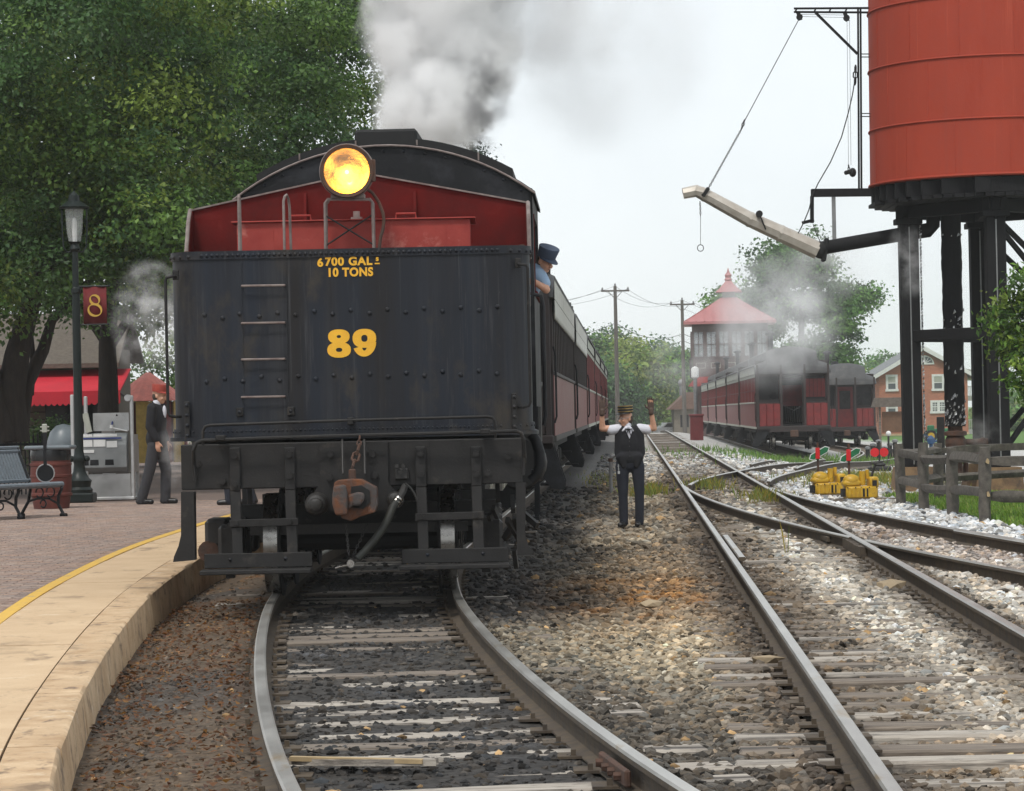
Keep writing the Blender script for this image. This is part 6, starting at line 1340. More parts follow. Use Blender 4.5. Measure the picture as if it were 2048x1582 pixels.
tree('tall green tree whose edge meets the smoke above the cab roof', b3, [([(0, 0, 0), (.1, 0, 3), (.3, 0, 6), (.6, 0, 9)], .26, .1)],
     [(.9, 0, 7.6, 3.35, 3, 3.2), (1.5, .4, 10.6, 3.35, 3, 3.0), (1.2, -.6, 5.2, 2.4, 2.2, 1.9), (1.9, 0, 12.2, 2.7, 2.4, 2)], 1100, 74, .115, [(.06, .125, .028), (.08, .15, .032), (.12, .19, .04), (.05, .10, .028), (.14, .20, .04)], 23, lobes=55, lr=1.15, spread=.28)
b4 = (-13.5, 72, .3)
tree('shade tree further back at the left edge behind the red awning', b4, [([(0, 0, 0), (.2, 0, 3), (.3, 0, 7)], .3, .1)], [(0, 0, 6.8, 4.2, 3.6, 3.2), (3.2, 0, 5.6, 3.2, 3, 2.2), (1, 0, 9.6, 4, 3, 2.5), (6.0, .5, 5.2, 2.6, 2.4, 1.9)], 800, 70, .15, DG, 24)
b8 = (-10.5, 112, 0)
tree('low round green tree glimpsed behind the pleated kiosk roof', b8, [([(0, 0, 0), (.1, 0, 2.5)], .2, .1)], [(0, 0, 3.4, 3.4, 3, 2.6), (2.4, 0, 2.4, 2.4, 2, 1.8), (-3, 0, 2.6, 2.6, 2, 2.)], 320, 50, .2, DG, 29)
b5 = (-.95, 78, 0)
tree('dark spruce whose tip shows through the smoke beside the cab roof', b5, [([(0, 0, 0), (0, 0, 9.0)], .2, .02)], [(0, 0, z, .15+(9.3-z)*.16, .15+(9.3-z)*.16, .5) for z in (2, 3.2, 4.4, 5.6, 6.8, 7.8, 8.5, 9.1)], 260, 60, .10, [(.02, .042, .026), (.03, .055, .03)], 25, name='spruce_tree', spread=.2)
# young tree at the right edge, larger leaves
b6 = (8.72, 46, 0)
tree('young broad-leaved tree with hanging green leaves at the right edge by the tower', b6, [([(0, 0, 0), (.03, 0, 1.2), (-.05, 0, 2.4), (.0, 0, 4.2)], .06, .02), ([(-.02, 0, 1.7), (-.4, -.1, 2.6), (-.75, -.15, 3.5)], .03, .01), ([(0, 0, 2.0), (.5, .1, 3.0), (.8, .1, 3.8)], .03, .01)],
     [(-.35, 0, 2.55, .62, .6, .75), (.3, .1, 3.1, .85, .8, 1.0), (-.62, -.1, 3.45, .20, .2, .45), (-.95, -.1, 3.15, .13, .13, .35), (-.15, 0, 2.1, .55, .5, .45), (-.55, 0, 2.9, .35, .3, .5)], 330, 26, .125, [(.075, .15, .025), (.11, .20, .03), (.05, .10, .022), (.17, .24, .04)], 26, spread=.11, asp=.42, droop=.9, shell=.3)
# big tree behind the signal tower
b7 = (24.4, 240, -.8)
tree('large green tree rising behind the signal tower roof', b7, [([(0, 0, 0), (0, 0, 5), (.2, 0, 11)], .5, .2)], [(.5, 0, 9.5, 5.0, 4.6, 5.0), (-1.5, 0, 13.0, 3.6, 3.4, 4.0), (2.8, 0, 6.2, 3.5, 3.5, 2.6), (-3.6, 0, 9.2, 2.4, 2.6, 2.6), (.5, 0, 15.2, 2.4, 2.4, 2.6), (-4.9, 0, 10.4, 1.5, 1.6, 2.0)], 800, 46, .36, [(.05, .12, .03), (.075, .16, .035), (.10, .19, .04), (.036, .085, .026)], 27, spread=.5, lobes=38, lr=1.5)
# trees closing the view, one by one
FT = [(1168, 655, 330, 3.6), (1205, 645, 345, 4.6), (1240, 668, 335, 4.0), (1272, 690, 318, 4.2), (1300, 672, 352, 5.0), (1330, 690, 345, 4.2), (1352, 700, 330, 3.8), (1385, 690, 370, 5.0), (1250, 740, 352, 3.2), (1298, 752, 348, 3.0), (1340, 745, 350, 3.4), (1215, 730, 300, 3.2), (1190, 720, 310, 3.4), (1420, 720, 360, 4.5), (1718, 735, 330, 4.6), (1768, 705, 420, 7.), (1735, 715, 440, 6.5), (1800, 722, 430, 6.)]
FC = [[(.07, .15, .035), (.11, .20, .04), (.05, .11, .035)], [(.16, .22, .045), (.20, .24, .06), (.11, .18, .04)], [(.05, .115, .04), (.075, .15, .05), (.04, .09, .035)]]
FN = ['far rounded tree left of the taller utility pole, lowest crown', 'far tree with the highest crown behind the taller utility pole', 'far tree just right of the taller utility pole', 'far yellow-green tree between the two poles, upper row', 'far broad tree behind the yellow-green one between the poles', 'far tree left of the shorter utility pole', 'far tree touching the shorter utility pole', 'far hazy tree behind the signal tower eave', 'far pale green tree above the conductor, left of the boxcar', 'far bright tree above the red boxcar', 'far bright green tree right of the red boxcar', 'low pale tree above the last coach', 'far tree partly hidden by the locomotive train', 'far tree behind the parked coach roofs', 'mid-green tree behind the rear siding coach', 'hazy tree on the rise left of the brick house gable', 'hazy low tree behind the rear siding coach roof', 'hazy tree touching the brick house roof']
for i, (px, py, Y, r) in enumerate(FT):
    p = at(px, py, Y); g = float(gz(p.x, Y)); h = p.z-g; b = (p.x, Y, g-.5)
    tree(FN[i], b, [([(0, 0, 0), (.1, 0, h*.4), (.2, 0, h*.8)], .4, .15)], [(0, 0, h*.62, r, r, h*.36), (r*.5, 0, h*.45, r*.8, r*.8, h*.3), (-r*.55, 0, h*.42, r*.75, r*.7, h*.3), (r*.1, 0, h*.82, r*.6, r*.6, h*.2), (0, -r*.4, h*.25, r*.9, r*.6, h*.22)], 190, 32, .55, FC[(i*2+(1 if i in (3, 8, 11) else 0)) % 3 if i not in (3, 8) else 1], 60+i, 'far trees closing the view', spread=.8)
bushes = []
rg = np.random.default_rng(9); n = 26; V = []
o = crown_mesh('undergrowth', None, [(float(at(1170+k*11, 800, 350).x), 350+2*math.sin(k*2.), -.6+.5*math.sin(k*1.3), 2.2, 1.6, 1.7) for k in range(26)], 380, 30, .5, FC[0]+FC[1], 91, spread=.6); tag(o, 'bushy green undergrowth along the end of the yard', kind='stuff')
o = crown_mesh('corn_field', None, [(float(at(1960+k*26, 830, 268).x), 268, -.2, 2.0, 3, 1.6) for k in range(8)]+[(float(at(1990+k*60, 790, 330).x), 330, 1.0, 4.5, 4, 2.2) for k in range(4)], 300, 30, .55, [(.10, .19, .05), (.14, .22, .06), (.20, .24, .09)], 92, spread=.5); tag(o, 'pale green field crops beyond the tower legs', kind='stuff')

# ------------------------------------------------------------------ buildings, boxcar and small things in the background
t = thing('boxcar', 'dull red boxcar standing at the far end of the yard above the conductor', 'boxcar', (at(1286, 830, 320).x, 320, -1.0))
mb = MB(); mb.box(-1.4, 1.4, 0, 11, 1.0, 3.85); mb.build('body', mat('boxcar_red', (.20, .055, .05), .7), t, smooth=0)
mb = MB(); mb.prism([(-1.5, 3.85), (1.5, 3.85), (1.5, 3.92), (0, 4.2), (-1.5, 3.92)], -.1, 11.1); mb.build('roof', m_roof, t, smooth=0)
for x in (-.9, -.3, .3, .9): MB().box(x-.05, x+.05, -.08, 0, 1.0, 3.8).build('end_rib', MATS['boxcar_red'], t, smooth=0)
MB().box(.9, 1.35, -.12, -.08, 3.3, 3.5).build('placard', m_letter, t, smooth=0)
truck(t, 1.5, z=.15); truck(t, 9.5, z=.15)
t = thing('crossbuck', 'white railroad crossbuck sign at the far road crossing', 'crossing sign', (at(1355, 830, 320).x, 320, -1.35))
mb = MB(); mb.box(-.07, .07, 0, .1, 0, 3.3); mb.build('post', m_white, t); 
for a in (.85, -.85): mb = MB(); mb.box(-.75, .75, -.04+(.05 if a > 0 else 0), -.0+(.05 if a > 0 else 0)-.005, -.12, .12); mb.build('blade', m_white, t, (0, -.02, 2.75), (0, a, 0))
hb = at(1400, 850, 300); t = thing('trackside_shed', 'grey shed with brown hipped roof beside the shorter utility pole', 'shed', (hb.x, 302, -1.1))
mb = MB(); mb.box(-2.6, 2.6, 0, 5, 0, 2.7); mb.build('wall', m_clap, t, smooth=0); mb = MB(); mb.prism([(-3.2, 2.7), (3.2, 2.7), (1.2, 4.5), (-1.2, 4.5)], -.6, 5.6); mb.build('roof', mat('shed_roof', (.17, .10, .075), .9), t, smooth=0)
for x in (-1.5, 0, 1.5): mb = MB(); mb.box(x-.45, x+.45, -.03, .0, .8, 2.1); mb.build('window', m_darkwin, t, smooth=0)
mb = MB(); mb.cyl((-1.6, 2, 4.2), (-1.6, 2, 5.3), .28, n=10); mb.ell((-1.6, 2, 5.5), (.42, .42, .42), 10, 7); mb.build('roof_vent', m_galv, t)
t = thing('parked_car', 'small pale parked car far off by the crossing sign', 'car', (at(1345, 848, 306).x, 306, -1.2), .3)
mb = MB(); mb.prism([(-2, .3), (2, .3), (2.05, .75), (1.2, .9), (.7, 1.4), (-.9, 1.42), (-1.5, .95), (-2.05, .8)], -.8, .8); mb.build('body', mat('car_silver', (.5, .52, .55), .3, .3), t, smooth=0)
mb = MB(); mb.prism([(.6, 1.32), (1.05, .92), (-1.3, .94), (-.85, 1.34)], -.82, -.801); mb.build('side_window', m_darkwin, t, smooth=0)
for x in (-1.25, 1.3): mb = MB(); mb.cyl((x, -.83, .32), (x, -.6, .32), .32, n=14); mb.build('wheel', m_blk2, t)
# levers and stubs beyond the red target
lx = [1735+i*11 for i in range(9)]; lx[4] = 1780
for i, px in enumerate(lx):
    p = at(px, 890, 104); g = float(gz(p.x, 104)); t = thing('stub_post', ['leftmost', 'second from the left', 'third from the left', 'fourth from the left', 'middle one', 'fourth from the right', 'third from the right', 'second from the right', 'rightmost'][i]+' of the short dark posts beyond the red switch target', 'post', (p.x, 104, g), 0, 'row of short dark posts'); mb = MB(); mb.box(-.07, .07, -.07, .07, 0, .42+.12*(i % 3), 0, .02); mb.build('post', m_blk, t)
    mb = MB(); mb.lathe([(.05, 0), (.11, .03), (.11, .1), (.04, .13), (.0001, .14)], 8, (0, 0, .40+.12*(i % 3))); mb.build('cap', m_galv, t)
t = thing('notice_board', 'brown wooden notice board under a little shingled roof by the brick house', 'notice board', (at(1788, 850, 122).x, 122, float(gz(at(1788, 850, 122).x, 122))))
mb = MB(); mb.prism([(-.95, 1.95), (.95, 1.95), (.8, 2.35), (-.8, 2.35)], -.3, .3); mb.build('roof', m_shingle, t, smooth=0); mb = MB(); mb.box(-.5, .55, -.05, .05, .85, 1.75); mb.build('board', mat('board_brown', (.16, .085, .045), .8), t, smooth=0)
for x in (-.6, .65): MB().box(x-.05, x+.05, -.05, .05, 0, 1.96).build('post', m_tie, t, smooth=0)
t = thing('switch_stand', 'dark switch stand with a white ball top before the brick house lawn', 'switch stand', (at(1776, 880, 96).x, 96, float(gz(at(1776, 880, 96).x, 96))))
mb = MB(); mb.cyl((0, 0, 0), (.02, 0, .95), .035, n=8); mb.bar((-.3, 0, .05), (.35, 0, .1), .1, .1); mb.bar((0, 0, .3), (.14, 0, .5), .07, .07); mb.bar((-.1, 0, .55), (-.2, 0, .4), .12, .1); mb.build('stand', m_iron, t); mb = MB(); mb.ell((.02, 0, 1.02), .09, 10, 7); mb.build('ball', m_white, t)
t = thing('garden_tractor', 'green garden tractor with yellow wheel on the far lawn', 'tractor', (at(1880, 868, 170).x, 170, float(gz(at(1880, 868, 170).x, 170))))
mb = MB(); mb.box(-.3, 1.1, -.35, .35, .4, .8, 0, .06); mb.box(-.9, -.2, -.4, .4, .35, .6, 0, .04); mb.box(-.75, -.35, -.2, .2, .6, 1.0, 0, .05); mb.build('body', m_green, t)
for x, r in ((-.6, .36), (.8, .24)):
    for s in (-1, 1): mb = MB(); mb.cyl((x, s*.36, r), (x, s*.5, r), r, n=16); mb.cyl((x, s*.5, r), (x, s*.515, r), r*.6, n=12, mi=1); mb.build('wheel', [m_blk2, m_yelmach], t)
t = thing('hydrant_pump', 'blue hand pump standing on the far roadside between the tower legs', 'pump', (at(1862, 885, 100).x, 100, float(gz(at(1862, 885, 100).x, 100))))
mb = MB(); mb.lathe([(.16, 0), (.16, .05), (.07, .08), (.07, .6), (.14, .62), (.14, .8), (.05, .9), (.0001, .92)], 12); mb.tube([(.05, 0, .7), (.25, 0, .72), (.27, 0, .6)], .045, 8); mb.bar((0, 0, .85), (-.25, 0, .95), .03, .04); mb.build('body', mat('pump_blue', (.02, .07, .17), .5), t)
t = thing('stake', 'dark upright slab post leaning by the riser pipe', 'post', (at(1882, 890, 62).x, 62, 0)); mb = MB(); mb.box(-.08, .08, -.05, .05, 0, 1.35, 0, .01); mb.build('post', m_blk, t)
# shop with red awning, tent, iron fence on the left
SY = 62.; sx0, sx1 = -18., at(205, 800, SY).x; sh = thing('shop_building', 'low clapboard shop with brown shingled roof behind the bench', 'building', (0, SY, .38))
z0 = lambda py, Y=SY: at(150, py, Y).z-.38
mb = MB(); mb.box(sx0, sx1, 1.6, 4.6, 0, 2.9); mb.build('wall', m_clap, sh, smooth=0)
for k in range(17): MB().box(sx0, sx1+.01, 1.57, 1.6, .12+k*.17, .14+k*.17).build('clapboard_edge', m_bark, sh, smooth=0)
mb = MB(); mb.prism([(.9, 2.55), (3.1, 3.75), (5.2, 2.7), (5.2, 2.6), (3.1, 3.62), (.9, 2.45)], sx0, sx1+.25, axis='X'); mb.build('roof', m_shingle, sh, smooth=0)
for px in (95, 140, 178): x = at(px, 830, SY).x; mb = MB(); mb.box(x-.3, x+.3, 1.54, 1.565, .9, 1.95); mb.build('window', m_darkwin, sh, smooth=0); mb = MB(); mb.box(x-.34, x+.34, 1.52, 1.539, 1.95, 2.03); mb.build('window_head', m_white, sh, smooth=0)
MB().box(sx1-.25, sx1+.03, 1.5, 1.62, 0, 3.0).build('corner_board', m_white, sh, smooth=0)
aw = thing('awning', 'long red canvas awning on the shop front, with a hanging valance', 'awning', (0, SY, .38)); xa0, xa1 = -16, at(243, 780, SY).x
mb = MB(); mb.prism([(1.58, 2.42), (-.2, 1.92), (-.2, 1.88), (1.58, 2.38)], xa0, xa1, axis='X'); mb.build('canopy', m_awning, aw, smooth=0, fix=True)
n = 60; vs = []; fs = []
for k in range(n*4+1):
    x = xa0+(xa1-xa0)*k/(n*4); z = 1.66-.05*abs(math.sin(math.pi*k/4)); vs += [(x, -.205, 1.9), (x, -.215, z)]
for k in range(n*4): fs.append((2*k, 2*k+1, 2*k+3, 2*k+2))
mb = MB(); mb.add(vs, fs); mb.build('valance', m_awning, aw, smooth=0)
mb = MB()
for x in (-12, -10, xa1-.05): mb.cyl((x, -.18, 1.9), (x, 1.6, 1.7), .02, n=6)
mb.build('awning_frame', m_blk2, aw)
ta = at(296, 745, 78); tn = thing('striped_kiosk', 'round kiosk with pleated coral roof and yellow panels behind the man in the red cap', 'kiosk', (ta.x, 78, .38)); mb = MB(); vs = []; n = 40
for k in range(n):
    a = 2*math.pi*k/n; r = 1.0+(.035 if k % 2 else -.0); vs += [(r*.06*math.cos(a), r*.06*math.sin(a), ta.z-.38), (r*.62*math.cos(a), r*.62*math.sin(a), ta.z-.38-.42), (r*1.1*math.cos(a), r*1.1*math.sin(a), ta.z-.38-.78)]
for k in range(n):
    j = (k+1) % n
    for q in range(2): mb.f.append((3*k+q, 3*k+q+1, 3*j+q+1, 3*j+q)); mb.m.append(0)
mb.v = vs; mb.build('pleated_roof', mat('coral_roof', (.60, .17, .13), .7), tn, smooth=0, fix=True)
for k in range(12): a = 2*math.pi*k/12; MB().box(-.22, .22, -.02, .02, .1, ta.z-.38-.8).build('side_panel', mat('panel_yellow', (.55, .38, .10), .7) if k == 0 else (MATS['panel_yellow'] if k % 2 == 0 else m_coachend), tn, (1.0*math.sin(a), -1.0*math.cos(a), 0), (0, 0, a), smooth=0)
ifn = thing('iron_fence', 'black iron picket fence behind the bench', 'fence', (0, 50, .38))
for k in range(52): x = -11.2+k*.075; mb = MB(); mb.box(x-.012, x+.012, -.01, .01, 0, 1.0); mb.prism([(x-.02, 1.0), (x+.02, 1.0), (x, 1.09)], -.01, .01); mb.build('picket', m_blk2, ifn, smooth=0)
mb = MB(); mb.box(-11.3, -7.3, -.02, .02, .15, .19); mb.box(-11.3, -7.3, -.02, .02, .86, .9); mb.build('fence_rail', m_blk2, ifn, smooth=0)
for k, px in enumerate((95, 128)):
    p = at(px, 850, 55); tree(['small dark shrub between fence and shop wall, left of the trunk', 'dark potted shrub below the awning by the lift'][k], (p.x, 55, .38), [([(0, 0, 0), (0, 0, .8)], .04, .02)], [(0, 0, .8, .35, .3, .55)], 46, 40, .07, DG[:3], 130+k, name='shrub', spread=.12)

# ------------------------------------------------------------------ platform furniture
LP = (-6.76, 44.3, .38); lp = thing('street_lamp', 'black-green cast iron street lamp on a square plinth with clear lantern', 'street lamp', LP)
mb = MB(); mb.box(-.235, .235, -.235, .235, 0, .15, 0, .02); mb.build('plinth', m_lamp, lp)
mb = MB(); mb.lathe([(.20, .15), (.205, .2), (.17, .24), (.18, .30), (.195, .34), (.15, .38), (.10, .48), (.083, .6), (.095, .64), (.10, .70), (.08, .74), (.072, .8), (.067, 2.0), (.062, 3.25), (.075, 3.27), (.075, 3.33), (.05, 3.36), (.047, 3.9), (.085, 3.95), (.06, 4.02), (.10, 4.06)], 20); mb.build('post', m_lamp, lp)
for s in (-1, 1): mb = MB(); mb.ell((s*.12, 0, .68), (.05, .05, .05), 10, 6); mb.build('knob', m_lamp, lp)
mb = MB(); mb.lathe([(.095, 4.07), (.12, 4.2), (.145, 4.55), (.145, 4.57)], 20, caps=False); lg = bpy.data.materials.new('clear_lantern'); lg.use_nodes = True; nt_ = lg.node_tree; tb = nt_.nodes.new('ShaderNodeBsdfTransparent'); ms = nt_.nodes.new('ShaderNodeMixShader'); ms.inputs[0].default_value = .30; nt_.nodes['Principled BSDF'].inputs['Roughness'].default_value = .08; nt_.nodes['Principled BSDF'].inputs['Base Color'].default_value = (.6, .62, .6, 1); nt_.links.new(tb.outputs[0], ms.inputs[1]); nt_.links.new(nt_.nodes['Principled BSDF'].outputs[0], ms.inputs[2]); nt_.links.new(ms.outputs[0], nt_.nodes['Material Output'].inputs[0]); mb.build('lantern_glass', lg, lp, smooth=60)
mb = MB(); mb.lathe([(.23, 4.58), (.24, 4.6), (.15, 4.66), (.09, 4.70), (.08, 4.78), (.04, 4.82), (.0001, 4.86)], 20); mb.build('lantern_cap', m_lamp, lp)
mb = MB(); mb.lathe([(.035, 4.06), (.04, 4.3), (.03, 4.42), (.0001, 4.45)], 12); mb.build('lamp_tube', m_white, lp)
for s in (-1, 1): mb = MB(); mb.tube([(s*.05, 0, 3.92), (s*.12, 0, 3.90), (s*.175, 0, 3.98), (s*.19, 0, 4.2), (s*.19, 0, 4.58)], .014, 7); mb.build('cage_arm', m_lamp, lp)
bn = thing('banner_sign', 'dark red banner with a gold figure 8 hung on the street lamp', 'banner', LP)
a, b = at(166, 574, 44.3)-Vector(LP), at(214, 647, 44.3)-Vector(LP)
mb = MB(); n = 12; vs = []; fs = []
for k in range(n+1):
    x = a.x+(b.x-a.x)*k/n; y = .012*math.sin(k*.8); vs += [(x, y, a.z), (x, y, b.z)]
for k in range(n): fs.append((2*k, 2*k+1, 2*k+3, 2*k+2))
mb.add(vs, fs); o = mb.build('cloth', mat('banner_red', (.14, .008, .010), .8), bn, smooth=60); sf = o.modifiers.new('thick', 'SOLIDIFY'); sf.thickness = .006
mb = MB(); mb.cyl((.0, 0, a.z+.01), (b.x+.03, 0, a.z+.01), .013, n=8); mb.ell((b.x+.04, 0, a.z+.01), .022, 8, 6); mb.cyl((.0, 0, b.z-.01), (b.x+.01, 0, b.z-.01), .011, n=8); mb.ell((b.x+.02, 0, b.z-.01), .018, 8, 6); mb.build('banner_rod', m_lamp, bn)
m_gl = mat('gold_print', (.60, .36, .05), .6); mb = MB(); cx_, cz_ = (a.x+b.x)/2, (a.z+b.z)/2
for z, rx, rz, tk in ((cz_+.085, .085, .085, 1), (cz_-.075, .115, .105, 1)):
    n = 30; vs = []; fs = []
    for k in range(n):
        q = 2*math.pi*k/n; th = .012+.026*abs(math.sin(q+.75)); 
        for f in (0, 1):
            for y in (-.024, -.018): vs.append((cx_+(rx-th*f)*math.cos(q), y-(.001 if tk and z < cz_ else 0), z+(rz-th*f)*math.sin(q)))
    for k in range(n):
        j = (k+1) % n; A_, B_ = 4*k, 4*j; fs += [(A_, B_, B_+2, A_+2), (A_, A_+1, B_+1, B_), (A_+2, B_+2, B_+3, A_+3)]
    mb.add(vs, fs)
mb.build('figure_eight', m_gl, bn, smooth=0, fix=True)
# bench
bd = math.atan2(-1.5, -.9); be = thing('bench', 'blue-grey slatted bench with scrolled black iron ends at the left edge', 'bench', (-6.78, 37.55, .375), bd+math.pi)
for k in range(5): y = -.23+k*.105; MB().box(-.9, .9, y-.045, y+.045, .425+(.012 if k == 0 else 0)-.006*k, .455-.006*k, 0, .01).build('seat_slat', m_bench, be)
mb = MB(); mb.tube([(-.9, -.30, .43), (.9, -.30, .43)], .04, 10); mb.build('seat_slat', m_bench, be)
for k in range(30): x = -.87+k*.06; mb = MB(); mb.bar((x, .26, .50), (x, .42, .86), .045, .02); mb.build('back_slat', m_bench, be, smooth=0)
for z, y in ((.88, .425), (.93, .445)): MB().box(-.9, .9, y-.02, y+.02, z-.025, z+.025, 0, .012).build('back_rail', m_bench, be)
MB().box(-.9, .9, .23, .27, .46, .51, 0, .01).build('back_rail', m_bench, be)
for x in (-.86, .0, .86):
    mb = MB(); mb.tube([(x, -.36, .01), (x, -.34, .04), (x, -.26, .16), (x, -.27, .28), (x, -.33, .38), (x, -.30, .42)], .022, 7); mb.tube([(x, .40, .01), (x, .37, .05), (x, .26, .2), (x, .22, .36), (x, .24, .46), (x, .34, .7), (x, .46, .96)], .022, 7)
    mb.tube([(x, -.26, .17), (x, -.1, .24), (x, .1, .24), (x, .26, .2)], .016, 6); mb.tube([(x, -.3, .41), (x, .24, .40)], .018, 6)
    for cy, cz, r in ((-.13, .33, .07), (.06, .32, .065), (.0, .17, .05)): mb.tube([(x, cy+r*math.cos(q), cz+r*math.sin(q)) for q in np.linspace(0, 5.6, 14)], .011, 5)
    mb.tube([(x, -.40, .02), (x, -.30, .02)], .026, 6); mb.tube([(x, .34, .02), (x, .44, .02)], .026, 6); mb.build('iron_end', m_blk2, be)
bj = thing('banjo', 'dark banjo with metal rim standing upright at the end of the bench', 'banjo', tuple(at(91, 946, 38.3)), .1)
mb = MB(); mb.lathe([(.0001, -.04), (.105, -.04), (.11, -.03), (.11, .03), (.0001, .035)], 24, (0, 0, 0), 'Y'); mb.build('body', m_blk2, bj, smooth=40); mb = MB(); mb.tube([(.118*math.cos(q), -.02, .118*math.sin(q)) for q in np.linspace(0, 6.283, 28)], .008, 6)
for k in range(16): q = k*2*math.pi/16; mb.bar((.12*math.cos(q), -.03, .12*math.sin(q)), (.12*math.cos(q), .03, .12*math.sin(q)), .012, .012)
mb.build('rim', m_alu, bj); mb = MB(); mb.bar((0, -.03, .1), (0, .0, .55), .045, .03); mb.build('neck', m_blk2, bj); mb = MB(); mb.box(-.035, .035, -.02, .01, .54, .66, 0, .01)
for s in (-1, 1):
    for z in (.57, .62): mb.cyl((s*.03, 0, z), (s*.06, 0, z), .01, n=6)
mb.build('peghead', m_letter, bj)
rb_ = thing('waste_bin', 'red barrel-like bin with dark liner and grey rim behind the bench', 'bin', (at(103, 1000, 41.6).x, 41.6, .38)); mb = MB(); mb.lathe([(.26, 0), (.30, .3), (.30, .55), (.285, .72), (.27, .72)], 20); mb.build('barrel', m_barrel, rb_, smooth=50)
for z in (.18, .45, .62): mb = MB(); mb.lathe([(.298, z), (.308, z+.01), (.308, z+.04), (.298, z+.05)], 20, caps=False); mb.build('barrel_hoop', m_barrel, rb_)
mb = MB(); mb.lathe([(.29, .70), (.30, .78), (.29, .86), (.26, .86), (.25, .7)], 20); mb.build('liner', mat('black_liner', (.02, .022, .024), .25), rb_, smooth=50); mb = MB(); mb.box(-.34, .34, -.3, .3, .86, .92, 0, .02); mb.build('lid_rim', m_dome, rb_)
db = thing('domed_bin', 'grey dome-topped bin mostly hidden behind the red one', 'bin', (at(128, 900, 46.4).x, 46.4, .38)); mb = MB(); mb.lathe([(.25, 0), (.27, .8), (.28, .85), (.27, .95), (.22, 1.1), (.12, 1.2), (.0001, 1.23)], 24); mb.build('dome', m_dome, db, smooth=60)
# aluminium wheelchair lift
LY = 45.3; lo_ = Vector((at(208, 1000, LY).x, LY, .38)); lf = thing('wheelchair_lift', 'aluminium wheelchair lift with diamond plate panels and grey cover', 'lift', tuple(lo_)); X = lambda px: at(px, 900, LY).x-lo_.x; Z = lambda py: at(208, py, LY).z-.38
for px, top in ((146, 788), (173, 792), (265, 792)): mb = MB(); mb.box(X(px)-.028, X(px)+.028, -.03, .03, .02, Z(top), 0, .012); mb.build('upright', m_alu, lf)
for px in (146, 265): mb = MB(); mb.box(X(px)-.03, X(px)+.03, .5, .56, .02, Z(880), 0, .012); mb.build('upright', m_alu, lf)
mb = MB(); mb.lathe([(.0001, -.05), (.05, -.05), (.06, -.02), (.06, .04), (.0001, .05)], 16, (X(258), 0, Z(797)), 'Y'); mb.build('top_roller', m_alu, lf)
def plate(x0, x1, y0, y1, yy):
    o = MB().box(X(x0), X(x1), yy, yy+.015, Z(y1), Z(y0)).build('diamond_panel', m_conv, lf, smooth=0); mb = MB(); z = Z(y1)+.02; r = 0
    while z < Z(y0)-.015:
        x = X(x0)+.02+(.018 if r % 2 else 0)
        while x < X(x1)-.01:
            a = .7 if r % 2 else -.7; d = Vector((math.cos(a), 0, math.sin(a)))*.011; mb.bar(Vector((x, yy-.001, z))-d, Vector((x, yy-.001, z))+d, .006, .006); x += .036
        z += .026; r += 1
    q = mb.build('tread_lugs', m_alu, o, smooth=0); q['kind'] = 'stuff'
plate(186, 258, 826, 862, .06); plate(150, 260, 948, 996, -.012)
mb = MB(); mb.prism([(.0, Z(945)), (.12, Z(947)), (.12, Z(866)), (.03, Z(866)), (-.06, Z(876)), (-.09, Z(890)), (-.09, Z(935))], X(166), X(255), axis='X'); cv = mb.build('cover', m_plastic, lf, smooth=0, fix=True); bv = cv.modifiers.new('bevel', 'BEVEL'); bv.width = .015; bv.segments = 2
for px in (170, 190, 220): mb = MB(); mb.prism([(X(px)-.07, Z(930)), (X(px)+.07, Z(930)), (X(px)+.065, Z(919)), (X(px)-.065, Z(919))], -.094, -.088); mb.build('cover_recess', m_blk2, lf, smooth=0)
for a, b, c, d in ((168, 187, 868, 873), (189, 236, 868, 873), (168, 187, 879, 893), (189, 213, 879, 893), (215, 236, 882, 895), (168, 190, 899, 905)): MB().box(X(a), X(b), -.098, -.092, Z(d), Z(c)).build('sticker', m_white, lf, smooth=0)
MB().box(X(166), X(245), -.105, -.091, Z(878), Z(875)).build('blue_strip', m_blue, lf, smooth=0)
mb = MB(); mb.cyl((X(224), .0, Z(857)), (X(224), 0, Z(850)), .03, n=12); mb.cyl((X(226), .0, Z(856)), (X(256), -.02, Z(863)), .01, n=8); mb.build('crank_handle', m_white, lf); mb = MB(); mb.cyl((X(225), 0, Z(850)), (X(226), 0, Z(843)), .014, n=8); mb.build('crank_grip', m_blue, lf)
mb = MB(); mb.cyl((X(234), .05, Z(831)), (X(234), .062, Z(831)), .015, n=10); mb.build('lock_hole', m_blk2, lf)
mb = MB(); mb.box(X(146), X(268), -.05, .56, 0, .05, 0, .01); mb.box(X(262), X(268), 0, .5, Z(945), Z(870)); mb.build('base_frame', m_alu, lf); mb = MB(); mb.bar((X(180), -.02, Z(864)), (X(172), -.02, Z(826)), .07, .09); mb.build('motor_cover', m_letter, lf)
